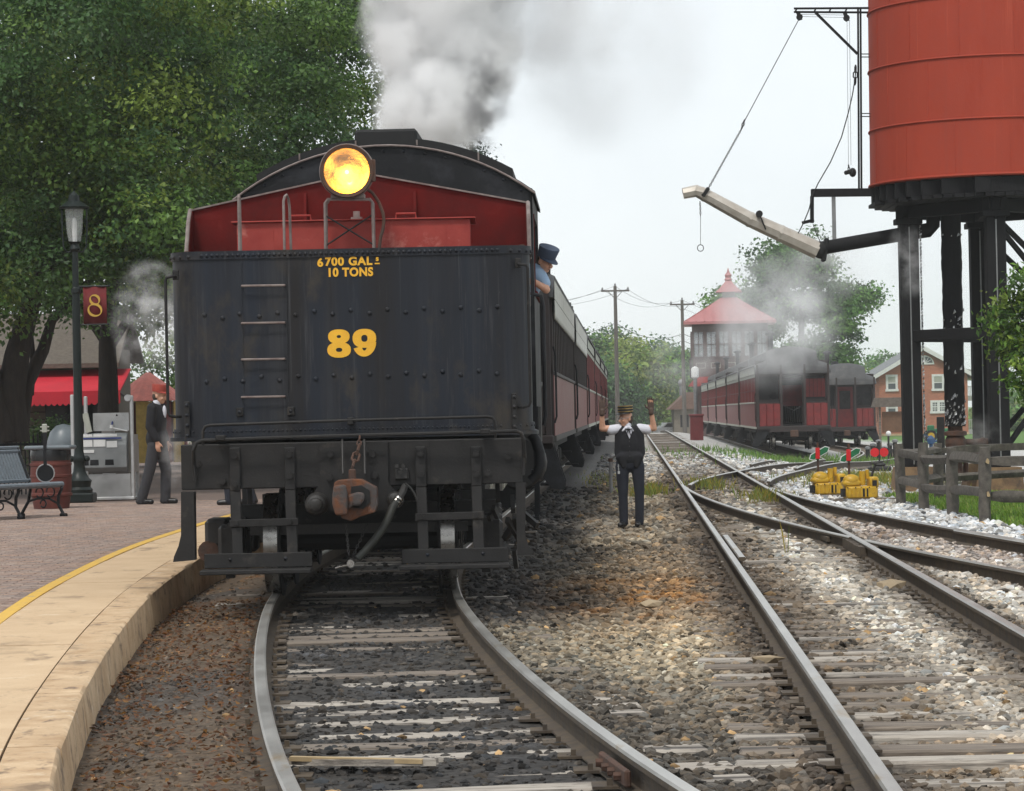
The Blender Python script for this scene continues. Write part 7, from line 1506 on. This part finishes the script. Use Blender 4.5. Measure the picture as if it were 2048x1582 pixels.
# debris on the near track
t = thing('broken_plank', 'split weathered board lying between the rails in front of the tender', 'plank', tuple(at(720, 1480, 12.9)[:2])+(.06,), -.16); rg = random.Random(2)
mb = MB(); mb.prism([(-.34, -.005), (-.2, -.05), (.1, -.065), (.36, -.06), (.33, -.03), (.36, .0), (.2, .045), (-.1, .05), (-.3, .03)], 0, .03, axis='Z'); mb.prism([(-.1, .06), (.3, .10), (.36, .12), (.1, .12), (-.15, .09)], -.005, .015, axis='Z'); mb.build('board', m_tiew, t, smooth=0)
mb = MB(); mb.bar((-.32, -.02, .03), (.3, -.05, .02), .04, .02); mb.build('splinter', m_cut, t, smooth=0)
for k, (px, py, s, l) in enumerate(((1782, 1186, .15, 'large flat tan stone beside the right rail of the straight track'), (1300, 1210, .09, 'tan stone on the orange patch between the tracks'), (1540, 1330, .08, 'ochre stone beside the left rail of the straight track'))):
    p = at(px, py, 5689*1.64/(py-815)); W = PROTO[k+2]*np.array([s*1.4, s, s*.75]); mb = MB(); mb.add([tuple(map(float, v)) for v in W], [tuple(map(int, f)) for f in PF]); o = mb.build('stone', mat('tan_stone', (.40, .31, .2), .9, bump=.3) if k == 0 else MATS['tan_stone'], None, (p.x, p.y, .03), smooth=0); tag(o, l, 'stone')
# ------------------------------------------------------------------ people
def skinned(name, m_, parent, shapes, voxel=.011, it=5, loc=(0, 0, 0), rot=(0, 0, 0)):
    """one continuous surface grown round a set of tapering limbs and rounded masses"""
    mb = MB()
    for s in shapes:
        if s[0] == 'c': mb.cap(s[1], s[2], s[3], s[4], 14)
        else: mb.ell(s[1], s[2], 18, 12, 0, s[3] if len(s) > 3 else None)
    o = mb.build(name, m_, parent, loc, rot, smooth=0, fix=True)
    r = o.modifiers.new('skin', 'REMESH'); r.mode = 'VOXEL'; r.voxel_size = voxel; r.use_smooth_shade = True
    q = o.modifiers.new('soften', 'SMOOTH'); q.factor = .5; q.iterations = it
    return o
def v3(*a): return Vector(a)
def hand_shapes(w, d, side, s=1., spread=.35, curl=.2, palm=None):
    """palm and five bent fingers from wrist w along d; side = thumb direction, palm = way the palm faces"""
    w = Vector(w); d = Vector(d).normalized(); side = Vector(side); side = (side-d*side.dot(d)).normalized(); palm = d.cross(side) if palm is None else Vector(palm); palm = (palm-d*palm.dot(d)-side*palm.dot(side)).normalized()
    o = []
    for k, q in enumerate((-.030, -.010, .010, .030)):
        b = w+d*.085*s+side*q*s; o.append(('c', w+side*q*.6*s+d*.005, b, .016*s, .0125*s))
        L_ = (.062, .076, .082, .074)[k]*s; dir_ = (d+side*q*spread*8+palm*curl*.4).normalized(); m_ = b+dir_*L_*.5; e = m_+(dir_+palm*curl).normalized()*L_*.5; o += [('c', b, m_, .0105*s, .0098*s), ('c', m_, e, .0098*s, .008*s)]
    b = w+d*.025*s+side*.030*s; m_ = b+(d*.7+side*.8).normalized()*.042*s; o += [('c', b, m_, .0145*s, .012*s), ('c', m_, m_+(d*.9+side*.35+palm*.25).normalized()*.032*s, .0115*s, .009*s)]
    return o
def head_shapes(c, yaw, s=1., pitch=0.):
    """skull, jaw, nose, brow, lips, ears for a head looking along -y turned by yaw"""
    M = Matrix.Translation(c) @ Matrix.Rotation(yaw, 4, 'Z') @ Matrix.Rotation(pitch, 4, 'X'); f = lambda x, y, z: M @ Vector((x*s, y*s, z*s))
    e = lambda c_, r: ('e', (0, 0, 0), tuple(q*s for q in r), M @ Matrix.Translation(Vector(c_)*s))
    return [e((0, .012, .035), (.076, .096, .085)), e((0, -.018, -.035), (.062, .072, .075)), e((0, -.045, -.085), (.036, .040, .030)),
            ('c', f(0, -.092, .012), f(0, -.112, -.028), .010*s, .016*s), e((0, -.075, .03), (.055, .022, .014)), e((0, -.088, -.058), (.024, .012, .009)),
            e((.077, .012, -.008), (.010, .022, .032)), e((-.077, .012, -.008), (.010, .022, .032)), e((.038, -.068, -.03), (.026, .022, .024)), e((-.038, -.068, -.03), (.026, .022, .024))], M
def face_details(M, parent, s=1., glasses=False):
    mb = MB()
    for x in (-.03, .03): mb.ell((x*s, -.088*s, .008*s), (.011*s, .006*s, .006*s), 8, 6, 0, M)
    mb.build('eyes', m_hair, parent); MB().box(-.02*s, .02*s, -.101*s, -.094*s, -.061*s, -.056*s, 0, 0, M).build('mouth', m_glove, parent)
    if glasses:
        mb = MB()
        for x in (-.033, .033): mb.tube([M @ Vector(((x+.026*math.cos(q))*s, -.108*s, (.008+.018*math.sin(q))*s)) for q in np.linspace(0, 6.283, 14)], .0025, 5); mb.tube([M @ Vector((x*2*s, -.104*s, .012*s)), M @ Vector((x*2.4*s, .0, .012*s))], .0025, 4)
        mb.build('glasses', m_alu, parent)
# conductor with raised hands
cd = thing('person', 'person in black waistcoat, white shirt and gold-banded cap raising both gloved hands', 'person', (1.625, 39.75, .005))
hc = v3(-.045, .0, 1.515); hs, HM = head_shapes(hc, -.95, .98, .05)
Ls, Le, Lw = v3(-.165, .0, 1.375), v3(-.375, -.04, 1.385), v3(-.375, -.10, 1.62); Rs, Re, Rw = v3(.175, .0, 1.375), v3(.345, -.03, 1.375), v3(.31, -.09, 1.62)
body = hs+[('c', v3(-.02, .02, 1.36), v3(-.035, .012, 1.47), .058, .052), ('e', (0, .01, 1.18), (.165, .105, .23)), ('e', (0, .015, .93), (.165, .088, .12)), ('c', Ls, Le, .056, .044), ('c', Le, Lw, .046, .030), ('c', Rs, Re, .056, .044), ('c', Re, Rw, .046, .030),
                        ('c', v3(-.095, .01, .88), v3(-.095, .0, .47), .085, .055), ('c', v3(-.095, 0, .47), v3(-.09, .02, .1), .055, .04), ('c', v3(.10, .01, .88), v3(.115, .0, .47), .085, .055), ('c', v3(.115, 0, .47), v3(.105, .02, .1), .055, .04)]
body += hand_shapes(Lw, v3(.02, -.05, 1), v3(1, 0, 0), .95)+hand_shapes(Rw, v3(-.05, -.05, 1), v3(-1, 0, 0), .95)
skinned('body', m_skin, cd, body, .0085); face_details(HM, cd, .98, True)
skinned('gloves', m_glove, cd, [('c', Lw-v3(0, 0, .03), Lw+v3(0, 0, .01), .040, .036)]+hand_shapes(Lw, v3(.02, -.05, 1), v3(1, 0, 0), 1.12, .5)+[('c', Rw-v3(0, 0, .03), Rw+v3(0, 0, .01), .040, .036)]+hand_shapes(Rw, v3(-.05, -.05, 1), v3(-1, 0, 0), 1.12, .35), .006, 3)
skinned('shirt', m_shirt, cd, [('c', Ls+v3(.03, 0, 0), Ls.lerp(Le, .42)+v3(0, 0, -.018), .070, .072), ('c', Rs-v3(.03, 0, 0), Rs.lerp(Re, .46)+v3(0, 0, -.018), .070, .072), ('e', (0, .01, 1.30), (.15, .082, .10)), ('c', v3(-.02, .018, 1.37), v3(-.03, .010, 1.425), .066, .064), ('c', v3(-.05, -.055, 1.385), v3(-.095, -.075, 1.345), .022, .012), ('c', v3(.01, -.06, 1.39), v3(.055, -.078, 1.345), .022, .012)], .009, 3)
skinned('waistcoat', m_vest, cd, [('e', (0, .01, 1.16), (.185, .125, .26)), ('c', v3(-.108, .012, 1.345), v3(-.11, .02, 1.05), .092, .105), ('c', v3(.115, .012, 1.345), v3(.12, .02, 1.05), .092, .105), ('e', (0, .0, .98), (.198, .132, .13)), ('c', v3(-.10, -.04, .96), v3(-.085, -.07, .86), .10, .045), ('c', v3(.10, -.04, .96), v3(.09, -.07, .86), .10, .045)], .010, 6)
mb = MB(); mb.prism([(-.062, 1.375), (.05, 1.375), (.0, 1.235)], -.118, -.09); mb.build('shirt_front', m_shirt, cd, smooth=0)
mb = MB(); mb.ell((-.01, -.118, 1.362), (.022, .016, .014), 8, 6); mb.bar((-.015, -.122, 1.36), (-.05, -.128, 1.29), .018, .008); mb.bar((-.005, -.122, 1.36), (.018, -.128, 1.28), .018, .008); mb.bar((-.01, -.135, 1.365), (-.06, -.12, 1.375), .018, .01); mb.bar((-.01, -.135, 1.365), (.04, -.12, 1.375), .018, .01); mb.build('string_tie', m_blk2, cd, smooth=0)
mb = MB()
for z in (1.2, 1.13, 1.06, .99): mb.ell((-.005, -.142, z), .009, 8, 5)
mb.build('buttons', m_iron, cd)
skinned('trousers', m_trous, cd, [('e', (0, .012, .89), (.198, .112, .13)), ('c', v3(-.105, .01, .84), v3(-.102, .0, .47), .100, .070), ('c', v3(-.102, 0, .47), v3(-.098, .015, .07), .068, .062), ('c', v3(.11, .01, .84), v3(.128, .0, .47), .100, .070), ('c', v3(.128, 0, .47), v3(.120, .015, .07), .068, .062)], .010, 4)
skinned('shoe', m_shoe, cd, [('c', v3(-.09, .03, .045), v3(-.155, -.10, .035), .045, .040), ('c', v3(-.09, .03, .06), v3(-.09, .02, .09), .045, .045)], .009, 3); skinned('shoe', m_shoe, cd, [('c', v3(.11, .03, .045), v3(.085, -.11, .035), .045, .040), ('c', v3(.11, .03, .06), v3(.11, .02, .09), .045, .045)], .009, 3)
mb = MB(); chain(mb, (-.165, -.10, .88), (-.16, -.12, .79), 5, .003); mb.box(-.175, -.145, -.125, -.115, .75, .79); mb.build('key_ring', m_alu, cd)
def kepi(parent, M, s, m_, band=None, brim=.075, r=.098, h=.105, zb=.065, flare=1.0):
    t = MB(); V = [(r*s, zb*s), (r*s*1.02, (zb+.03)*s), (r*s*flare, (zb+h)*s), (r*s*flare*.96, (zb+h+.008)*s), (.0001, (zb+h+.010)*s)]; t.lathe(V, 28, (0, .005*s, 0)); mt = MB(); mt.add([M @ Vector(p) for p in t.v], t.f); o = mt.build('cap', m_, parent, smooth=45)
    t = MB(); n = 14; vs = []; fs = []
    for k in range(n+1):
        a = math.pi+math.pi*k/n; c_, s_ = math.cos(a), math.sin(a); vs += [(r*s*c_, r*s*s_+.005*s, (zb+.005)*s), (r*1.0*s*c_, (r+brim*abs(s_)**.6)*s*s_+.005*s, (zb-.006-.008*abs(s_))*s), (r*1.0*s*c_, (r+brim*abs(s_)**.6)*s*s_+.005*s, (zb-.012-.008*abs(s_))*s)]
    for k in range(n): fs += [(3*k, 3*k+3, 3*k+4, 3*k+1), (3*k+1, 3*k+4, 3*k+5, 3*k+2), (3*k+2, 3*k+5, 3*k+3, 3*k)]
    t.add(vs, fs); mt = MB(); mt.add([M @ Vector(p) for p in t.v], t.f); mt.build('cap_peak', m_shoe if band else m_, o, smooth=50, fix=True)
    for zz in (band or ()):
        t = MB(); t.lathe([(r*1.012*s, (zb+zz)*s), (r*1.04*s*flare, (zb+zz+.002)*s), (r*1.04*s*flare, (zb+zz+.014)*s), (r*1.012*s, (zb+zz+.016)*s)], 28, (0, .005*s, 0), 'Z', 0, False); mt = MB(); mt.add([M @ Vector(p) for p in t.v], t.f); mt.build('gold_band', m_brass, o, smooth=50)
    return o
kepi(cd, HM, .98, m_vest, (.012, .052, .088), .06, .106, .098, .085)
skinned('hair', m_hair, cd, [('e', (0, 0, 0), (.075, .07, .085), HM @ Matrix.Translation((0, .045, -.005)))], .009, 2)
# man in dark suit on the platform
def suited(label, loc, rz, coat, trou, cap_m):
    t = thing('person', label, 'person', loc, rz); hc = v3(0, -.04, 1.62); hs, HM = head_shapes(hc, .0, 1.03, .10)
    S1, E1, W1 = v3(-.20, .0, 1.44), v3(-.235, .03, 1.16), v3(-.22, -.08, .93); S2, E2, W2 = v3(.20, .0, 1.44), v3(.245, .04, 1.16), v3(.235, -.05, .93)
    bd_ = hs+[('c', v3(0, .02, 1.44), v3(0, -.02, 1.58), .06, .055), ('e', (0, .01, 1.25), (.19, .12, .26)), ('e', (0, .02, .98), (.17, .12, .14)), ('c', S1, E1, .058, .045), ('c', E1, W1, .045, .032), ('c', S2, E2, .058, .045), ('c', E2, W2, .045, .032), ('c', v3(-.10, .02, .92), v3(-.11, .10, .5), .09, .06), ('c', v3(-.11, .10, .5), v3(-.11, .24, .1), .06, .042), ('c', v3(.10, .0, .92), v3(.11, -.08, .5), .09, .06), ('c', v3(.11, -.08, .5), v3(.11, -.06, .1), .06, .042)]
    bd_ += hand_shapes(W1, v3(0, -.08, -1), v3(0, -1, 0), 1., .1, .7, (1, 0, 0))+hand_shapes(W2, v3(0, -.08, -1), v3(0, -1, 0), 1., .1, .7, (-1, 0, 0))
    skinned('body', m_skin, t, bd_, .010); face_details(HM, t, 1.03)
    skinned('suit_jacket', coat, t, [('e', (0, .015, 1.24), (.215, .145, .28)), ('c', S1, E1, .082, .068), ('c', E1, W1+v3(0, .01, .04), .068, .052), ('c', S2, E2, .082, .068), ('c', E2, W2+v3(0, .01, .04), .068, .052), ('e', (0, .02, .98), (.20, .155, .2)), ('c', v3(0, .03, 1.42), v3(0, .02, 1.49), .10, .07)], .011, 5)
    skinned('shirt_collar', m_shirt, t, [('c', v3(0, .01, 1.50), v3(0, -.01, 1.535), .068, .064), ('e', (0, -.115, 1.38), (.045, .03, .10))], .009, 2)
    skinned('trousers', trou, t, [('e', (0, .02, .92), (.175, .13, .1)), ('c', v3(-.10, .02, .88), v3(-.11, .10, .5), .105, .085), ('c', v3(-.11, .10, .5), v3(-.11, .24, .06), .085, .078), ('c', v3(.10, 0, .88), v3(.11, -.08, .5), .105, .085), ('c', v3(.11, -.08, .5), v3(.11, -.06, .06), .085, .078)], .011, 4)
    for x, y in ((-.11, .24), (.11, -.06)): skinned('shoe', m_shoe, t, [('c', v3(x, y+.04, .045), v3(x, y-.16, .036), .048, .042), ('c', v3(x, y+.03, .06), v3(x, y+.02, .1), .048, .048)], .009, 3)
    kepi(t, HM, 1.03, cap_m, None, .07, .104, .10, .06, 1.08); skinned('hair', m_hair, t, [('e', (0, 0, 0), (.08, .07, .08), HM @ Matrix.Translation((0, .04, -.01)))], .010, 2)
    return t
man = suited('person in black suit and red cap walking along the platform through drifting steam', (-5.33, 42.7, .38), math.pi/2-.25, m_vest, m_greytr, m_redcap)
suited('person behind the tender of whom only a dark trouser leg and shoe show', (-4.08, 41.6, .38), -math.pi/2, m_greytr, m_trous, m_vest)
# engine driver leaning from the cab window
ep = at(1085, 583, 31.2); en = thing('person', 'person in blue denim cap and light blue shirt leaning out of the cab window', 'person', (ep.x, 31.2, 0)); e0 = Vector((ep.x, 31.2, 0)); E = lambda px, py, dy=0: at(px, py, 31.2)-e0+v3(0, dy, 0)
hc = E(1090, 530)+v3(.01, 0, .02); hc = E(1091, 523); hs, HM = head_shapes(hc, .75, .98, .45)
sh_ = E(1083, 545); el_ = E(1092, 580, -.1); ha_ = E(1072, 567, -.16); hip_ = v3(-.42, .25, 2.58)
bd_ = hs+[('c', sh_+v3(-.03, .05, .0), hc+v3(-.03, .03, -.05), .06, .055), ('c', hip_, sh_+v3(-.12, .1, -.05), .15, .15), ('c', sh_+v3(-.02, -.02, -.03), el_, .058, .046), ('c', el_, ha_, .046, .034), ('c', sh_+v3(-.2, .3, -.05), v3(-.2, .35, 2.98), .055, .045), ('c', hip_+v3(-.08, -.05, 0), v3(-.5, .2, 2.15), .09, .065), ('c', v3(-.5, .2, 2.15), v3(-.5, .22, 1.80), .065, .05), ('c', hip_+v3(.08, .05, 0), v3(-.33, .32, 2.15), .09, .065), ('c', v3(-.33, .32, 2.15), v3(-.33, .34, 1.80), .065, .05)]
bd_ += hand_shapes(ha_, v3(-.6, -.2, .15), v3(0, -.3, 1), .95, .15, .6)
skinned('body', m_skin, en, bd_, .010); face_details(HM, en)
skinned('shirt', m_blueshirt, en, [('c', hip_+v3(0, 0, .12), sh_+v3(-.11, .1, -.05), .165, .165), ('c', sh_+v3(-.03, .0, -.02), sh_.lerp(el_, .62), .085, .070), ('c', sh_+v3(-.03, .05, 0), sh_+v3(-.02, .04, .05), .085, .065)], .011, 4)
skinned('overalls', m_trous, en, [('c', hip_+v3(-.08, -.05, .05), v3(-.5, .2, 2.15), .12, .085), ('c', v3(-.5, .2, 2.15), v3(-.5, .22, 1.80), .085, .075), ('c', hip_+v3(.08, .05, .05), v3(-.33, .32, 2.15), .12, .085), ('c', v3(-.33, .32, 2.15), v3(-.33, .34, 1.80), .085, .075), ('c', hip_, hip_+v3(.06, 0, .18), .16, .15)], .012, 4)
for x in (-.5, -.33): skinned('boot', m_shoe, en, [('c', v3(x, .25, 1.77), v3(x+.02, .08, 1.765), .05, .045)], .01, 2)
kepi(en, HM, .98, m_cap, None, .075, .104, .115, .05, 1.16); skinned('hair', m_hair, en, [('e', (0, 0, 0), (.078, .07, .08), HM @ Matrix.Translation((0, .04, -.01)))], .010, 2)

# ------------------------------------------------------------------ smoke and steam
def smoke(label, c, dims, dens, nscale, seed, colr=(.97, .97, .975), lo=.45, hi=.62, pw=1.0, name='steam', stretch=(1, 1, 1), rough=.62, axis=None):
    m = bpy.data.materials.new(name+'_volume'); m.use_nodes = True; t = m.node_tree; t.nodes.clear(); N = t.nodes.new; K = t.links.new
    out = N('ShaderNodeOutputMaterial'); pv_ = N('ShaderNodeVolumePrincipled'); pv_.inputs['Color'].default_value = rgb(colr); pv_.inputs['Anisotropy'].default_value = .1
    tc = N('ShaderNodeTexCoord'); dv = N('ShaderNodeVectorMath'); dv.operation = 'DIVIDE'; dv.inputs[1].default_value = dims; K(tc.outputs['Object'], dv.inputs[0])
    mp = N('ShaderNodeMapping'); mp.inputs['Location'].default_value = (seed*3.7, seed*1.3, seed*2.1); mp.inputs['Scale'].default_value = stretch; K(tc.outputs['Object'], mp.inputs[0])
    nz1 = N('ShaderNodeTexNoise'); nz1.inputs['Scale'].default_value = nscale*.6; nz1.inputs['Detail'].default_value = 2; K(mp.outputs[0], nz1.inputs[0])
    sb = N('ShaderNodeVectorMath'); sb.operation = 'SUBTRACT'; sb.inputs[1].default_value = (.5, .5, .5); K(nz1.outputs['Color'], sb.inputs[0]); scl = N('ShaderNodeVectorMath'); scl.operation = 'SCALE'; scl.inputs['Scale'].default_value = .95; K(sb.outputs[0], scl.inputs[0])
    ad = N('ShaderNodeVectorMath'); ad.operation = 'ADD'; K(dv.outputs[0], ad.inputs[0]); K(scl.outputs[0], ad.inputs[1]); ln = N('ShaderNodeVectorMath'); ln.operation = 'LENGTH'; K(ad.outputs[0], ln.inputs[0])
    l0 = N('ShaderNodeVectorMath'); l0.operation = 'LENGTH'; K(dv.outputs[0], l0.inputs[0]); e0_ = N('ShaderNodeMapRange'); e0_.inputs[1].default_value = 1.; e0_.inputs[2].default_value = .82; K(l0.outputs['Value'], e0_.inputs[0])
    fo = N('ShaderNodeMapRange'); fo.inputs[1].default_value = 1.0; fo.inputs[2].default_value = .25; K(ln.outputs['Value'], fo.inputs[0])
    nz2 = N('ShaderNodeTexNoise'); nz2.inputs['Scale'].default_value = nscale; nz2.inputs['Detail'].default_value = 5; nz2.inputs['Roughness'].default_value = rough; K(mp.outputs[0], nz2.inputs[0])
    mr = N('ShaderNodeMapRange'); mr.inputs[1].default_value = lo; mr.inputs[2].default_value = hi; K(nz2.outputs[0], mr.inputs[0])
    pw_ = N('ShaderNodeMath'); pw_.operation = 'POWER'; pw_.inputs[1].default_value = pw; K(fo.outputs[0], pw_.inputs[0])
    m1 = N('ShaderNodeMath'); m1.operation = 'MULTIPLY'; K(mr.outputs[0], m1.inputs[0]); K(pw_.outputs[0], m1.inputs[1]); m3 = N('ShaderNodeMath'); m3.operation = 'MULTIPLY'; K(m1.outputs[0], m3.inputs[0]); K(e0_.outputs[0], m3.inputs[1])
    m2 = N('ShaderNodeMath'); m2.operation = 'MULTIPLY'; m2.inputs[1].default_value = dens; K(m3.outputs[0], m2.inputs[0]); K(m2.outputs[0], pv_.inputs['Density']); K(pv_.outputs[0], out.inputs['Volume'])
    o = MB().ell((0, 0, 0), tuple(d*1.001 for d in dims), 20, 12).build(name, m, None, tuple(c)); tag(o, label, kind='stuff'); return o
SMY = 41.
smoke('white plume of smoke climbing from the hidden smoke stack', at(880, -60, SMY), (1.4, 1.2, 2.9), 13, 1.7, 1, (.985, .985, .985), .38, .56, .8, 'smoke_plume')
smoke('low white smoke boiling just above the cab roof', at(870, 225, SMY-.6), (1.0, .8, .82), 11, 2.1, 2, (.985, .985, .985), .38, .55, .8, 'smoke_plume')
smoke('dark sooty wisp in the middle of the plume', at(975, 205, SMY-1.3), (.45, .35, .9), 4.5, 2.2, 5, (.25, .25, .26), .46, .58, 1, 'smoke_plume')
smoke('thin grey-white smoke drifting right across the sky', at(1180, 40, SMY+1), (2.3, 1.3, 2.1), .95, .8, 7, (.96, .965, .97), .42, .62, 1, 'smoke_plume')
smoke('grey band of smoke at the top of the picture right of the white plume', at(1065, -10, SMY), (1.05, .9, 1.4), 1.9, 1.2, 9, (.86, .86, .87), .43, .64, .9, 'smoke_plume')
smoke('steam drifting beside the left side of the tender', at(302, 640, 36.), (.60, .6, .85), 4.2, 2.6, 11, (.97, .97, .97), .47, .68, .8)
smoke('steam veiling the person in the dark suit', at(362, 890, 41.9), (.36, .35, .85), 1.7, 2.6, 13, (.95, .95, .95), .47, .64, 1)
smoke('steam drifting over the signal tower and parked coach roofs', at(1545, 640, 84), (2.3, 2., 2.3), 1.0, .8, 15, (.97, .97, .975), .42, .64, 1)
smoke('steam hanging round the lower end of the water spout', at(1650, 530, 60), (1.35, 1.2, .95), .95, 1.3, 17, (.96, .96, .965), .43, .62, 1)
smoke('steam wisp in front of the nearest timber leg', at(1815, 520, 51.), (.45, .4, .8), 1.9, 2.1, 19, (.96, .95, .96), .45, .64, 1)
smoke('faint steam over the trees left of the signal tower', at(1370, 730, 90), (1.5, 1.2, 1.25), .55, 1.1, 21, (.97, .97, .975), .42, .64, 1)
smoke('small wisp of steam by the valve at the foot of the water tower', at(1965, 880, 52.), (.45, .4, .55), 1.3, 2.4, 23, (.96, .96, .96), .45, .62, 1)
# ------------------------------------------------------------------ haze: the damp air that greys the far trees
hm = bpy.data.materials.new('haze'); hm.use_nodes = True; t_ = hm.node_tree; t_.nodes.clear(); o_ = t_.nodes.new('ShaderNodeOutputMaterial'); p_ = t_.nodes.new('ShaderNodeVolumePrincipled')
p_.inputs['Color'].default_value = (.95, .97, .98, 1); p_.inputs['Density'].default_value = .00033; p_.inputs['Anisotropy'].default_value = 0; t_.links.new(p_.outputs[0], o_.inputs['Volume'])
tag(MB().box(-720, 720, -25, 2250, -5, 40).build('haze', hm, None, smooth=0), 'damp summer haze over the yard', kind='stuff')
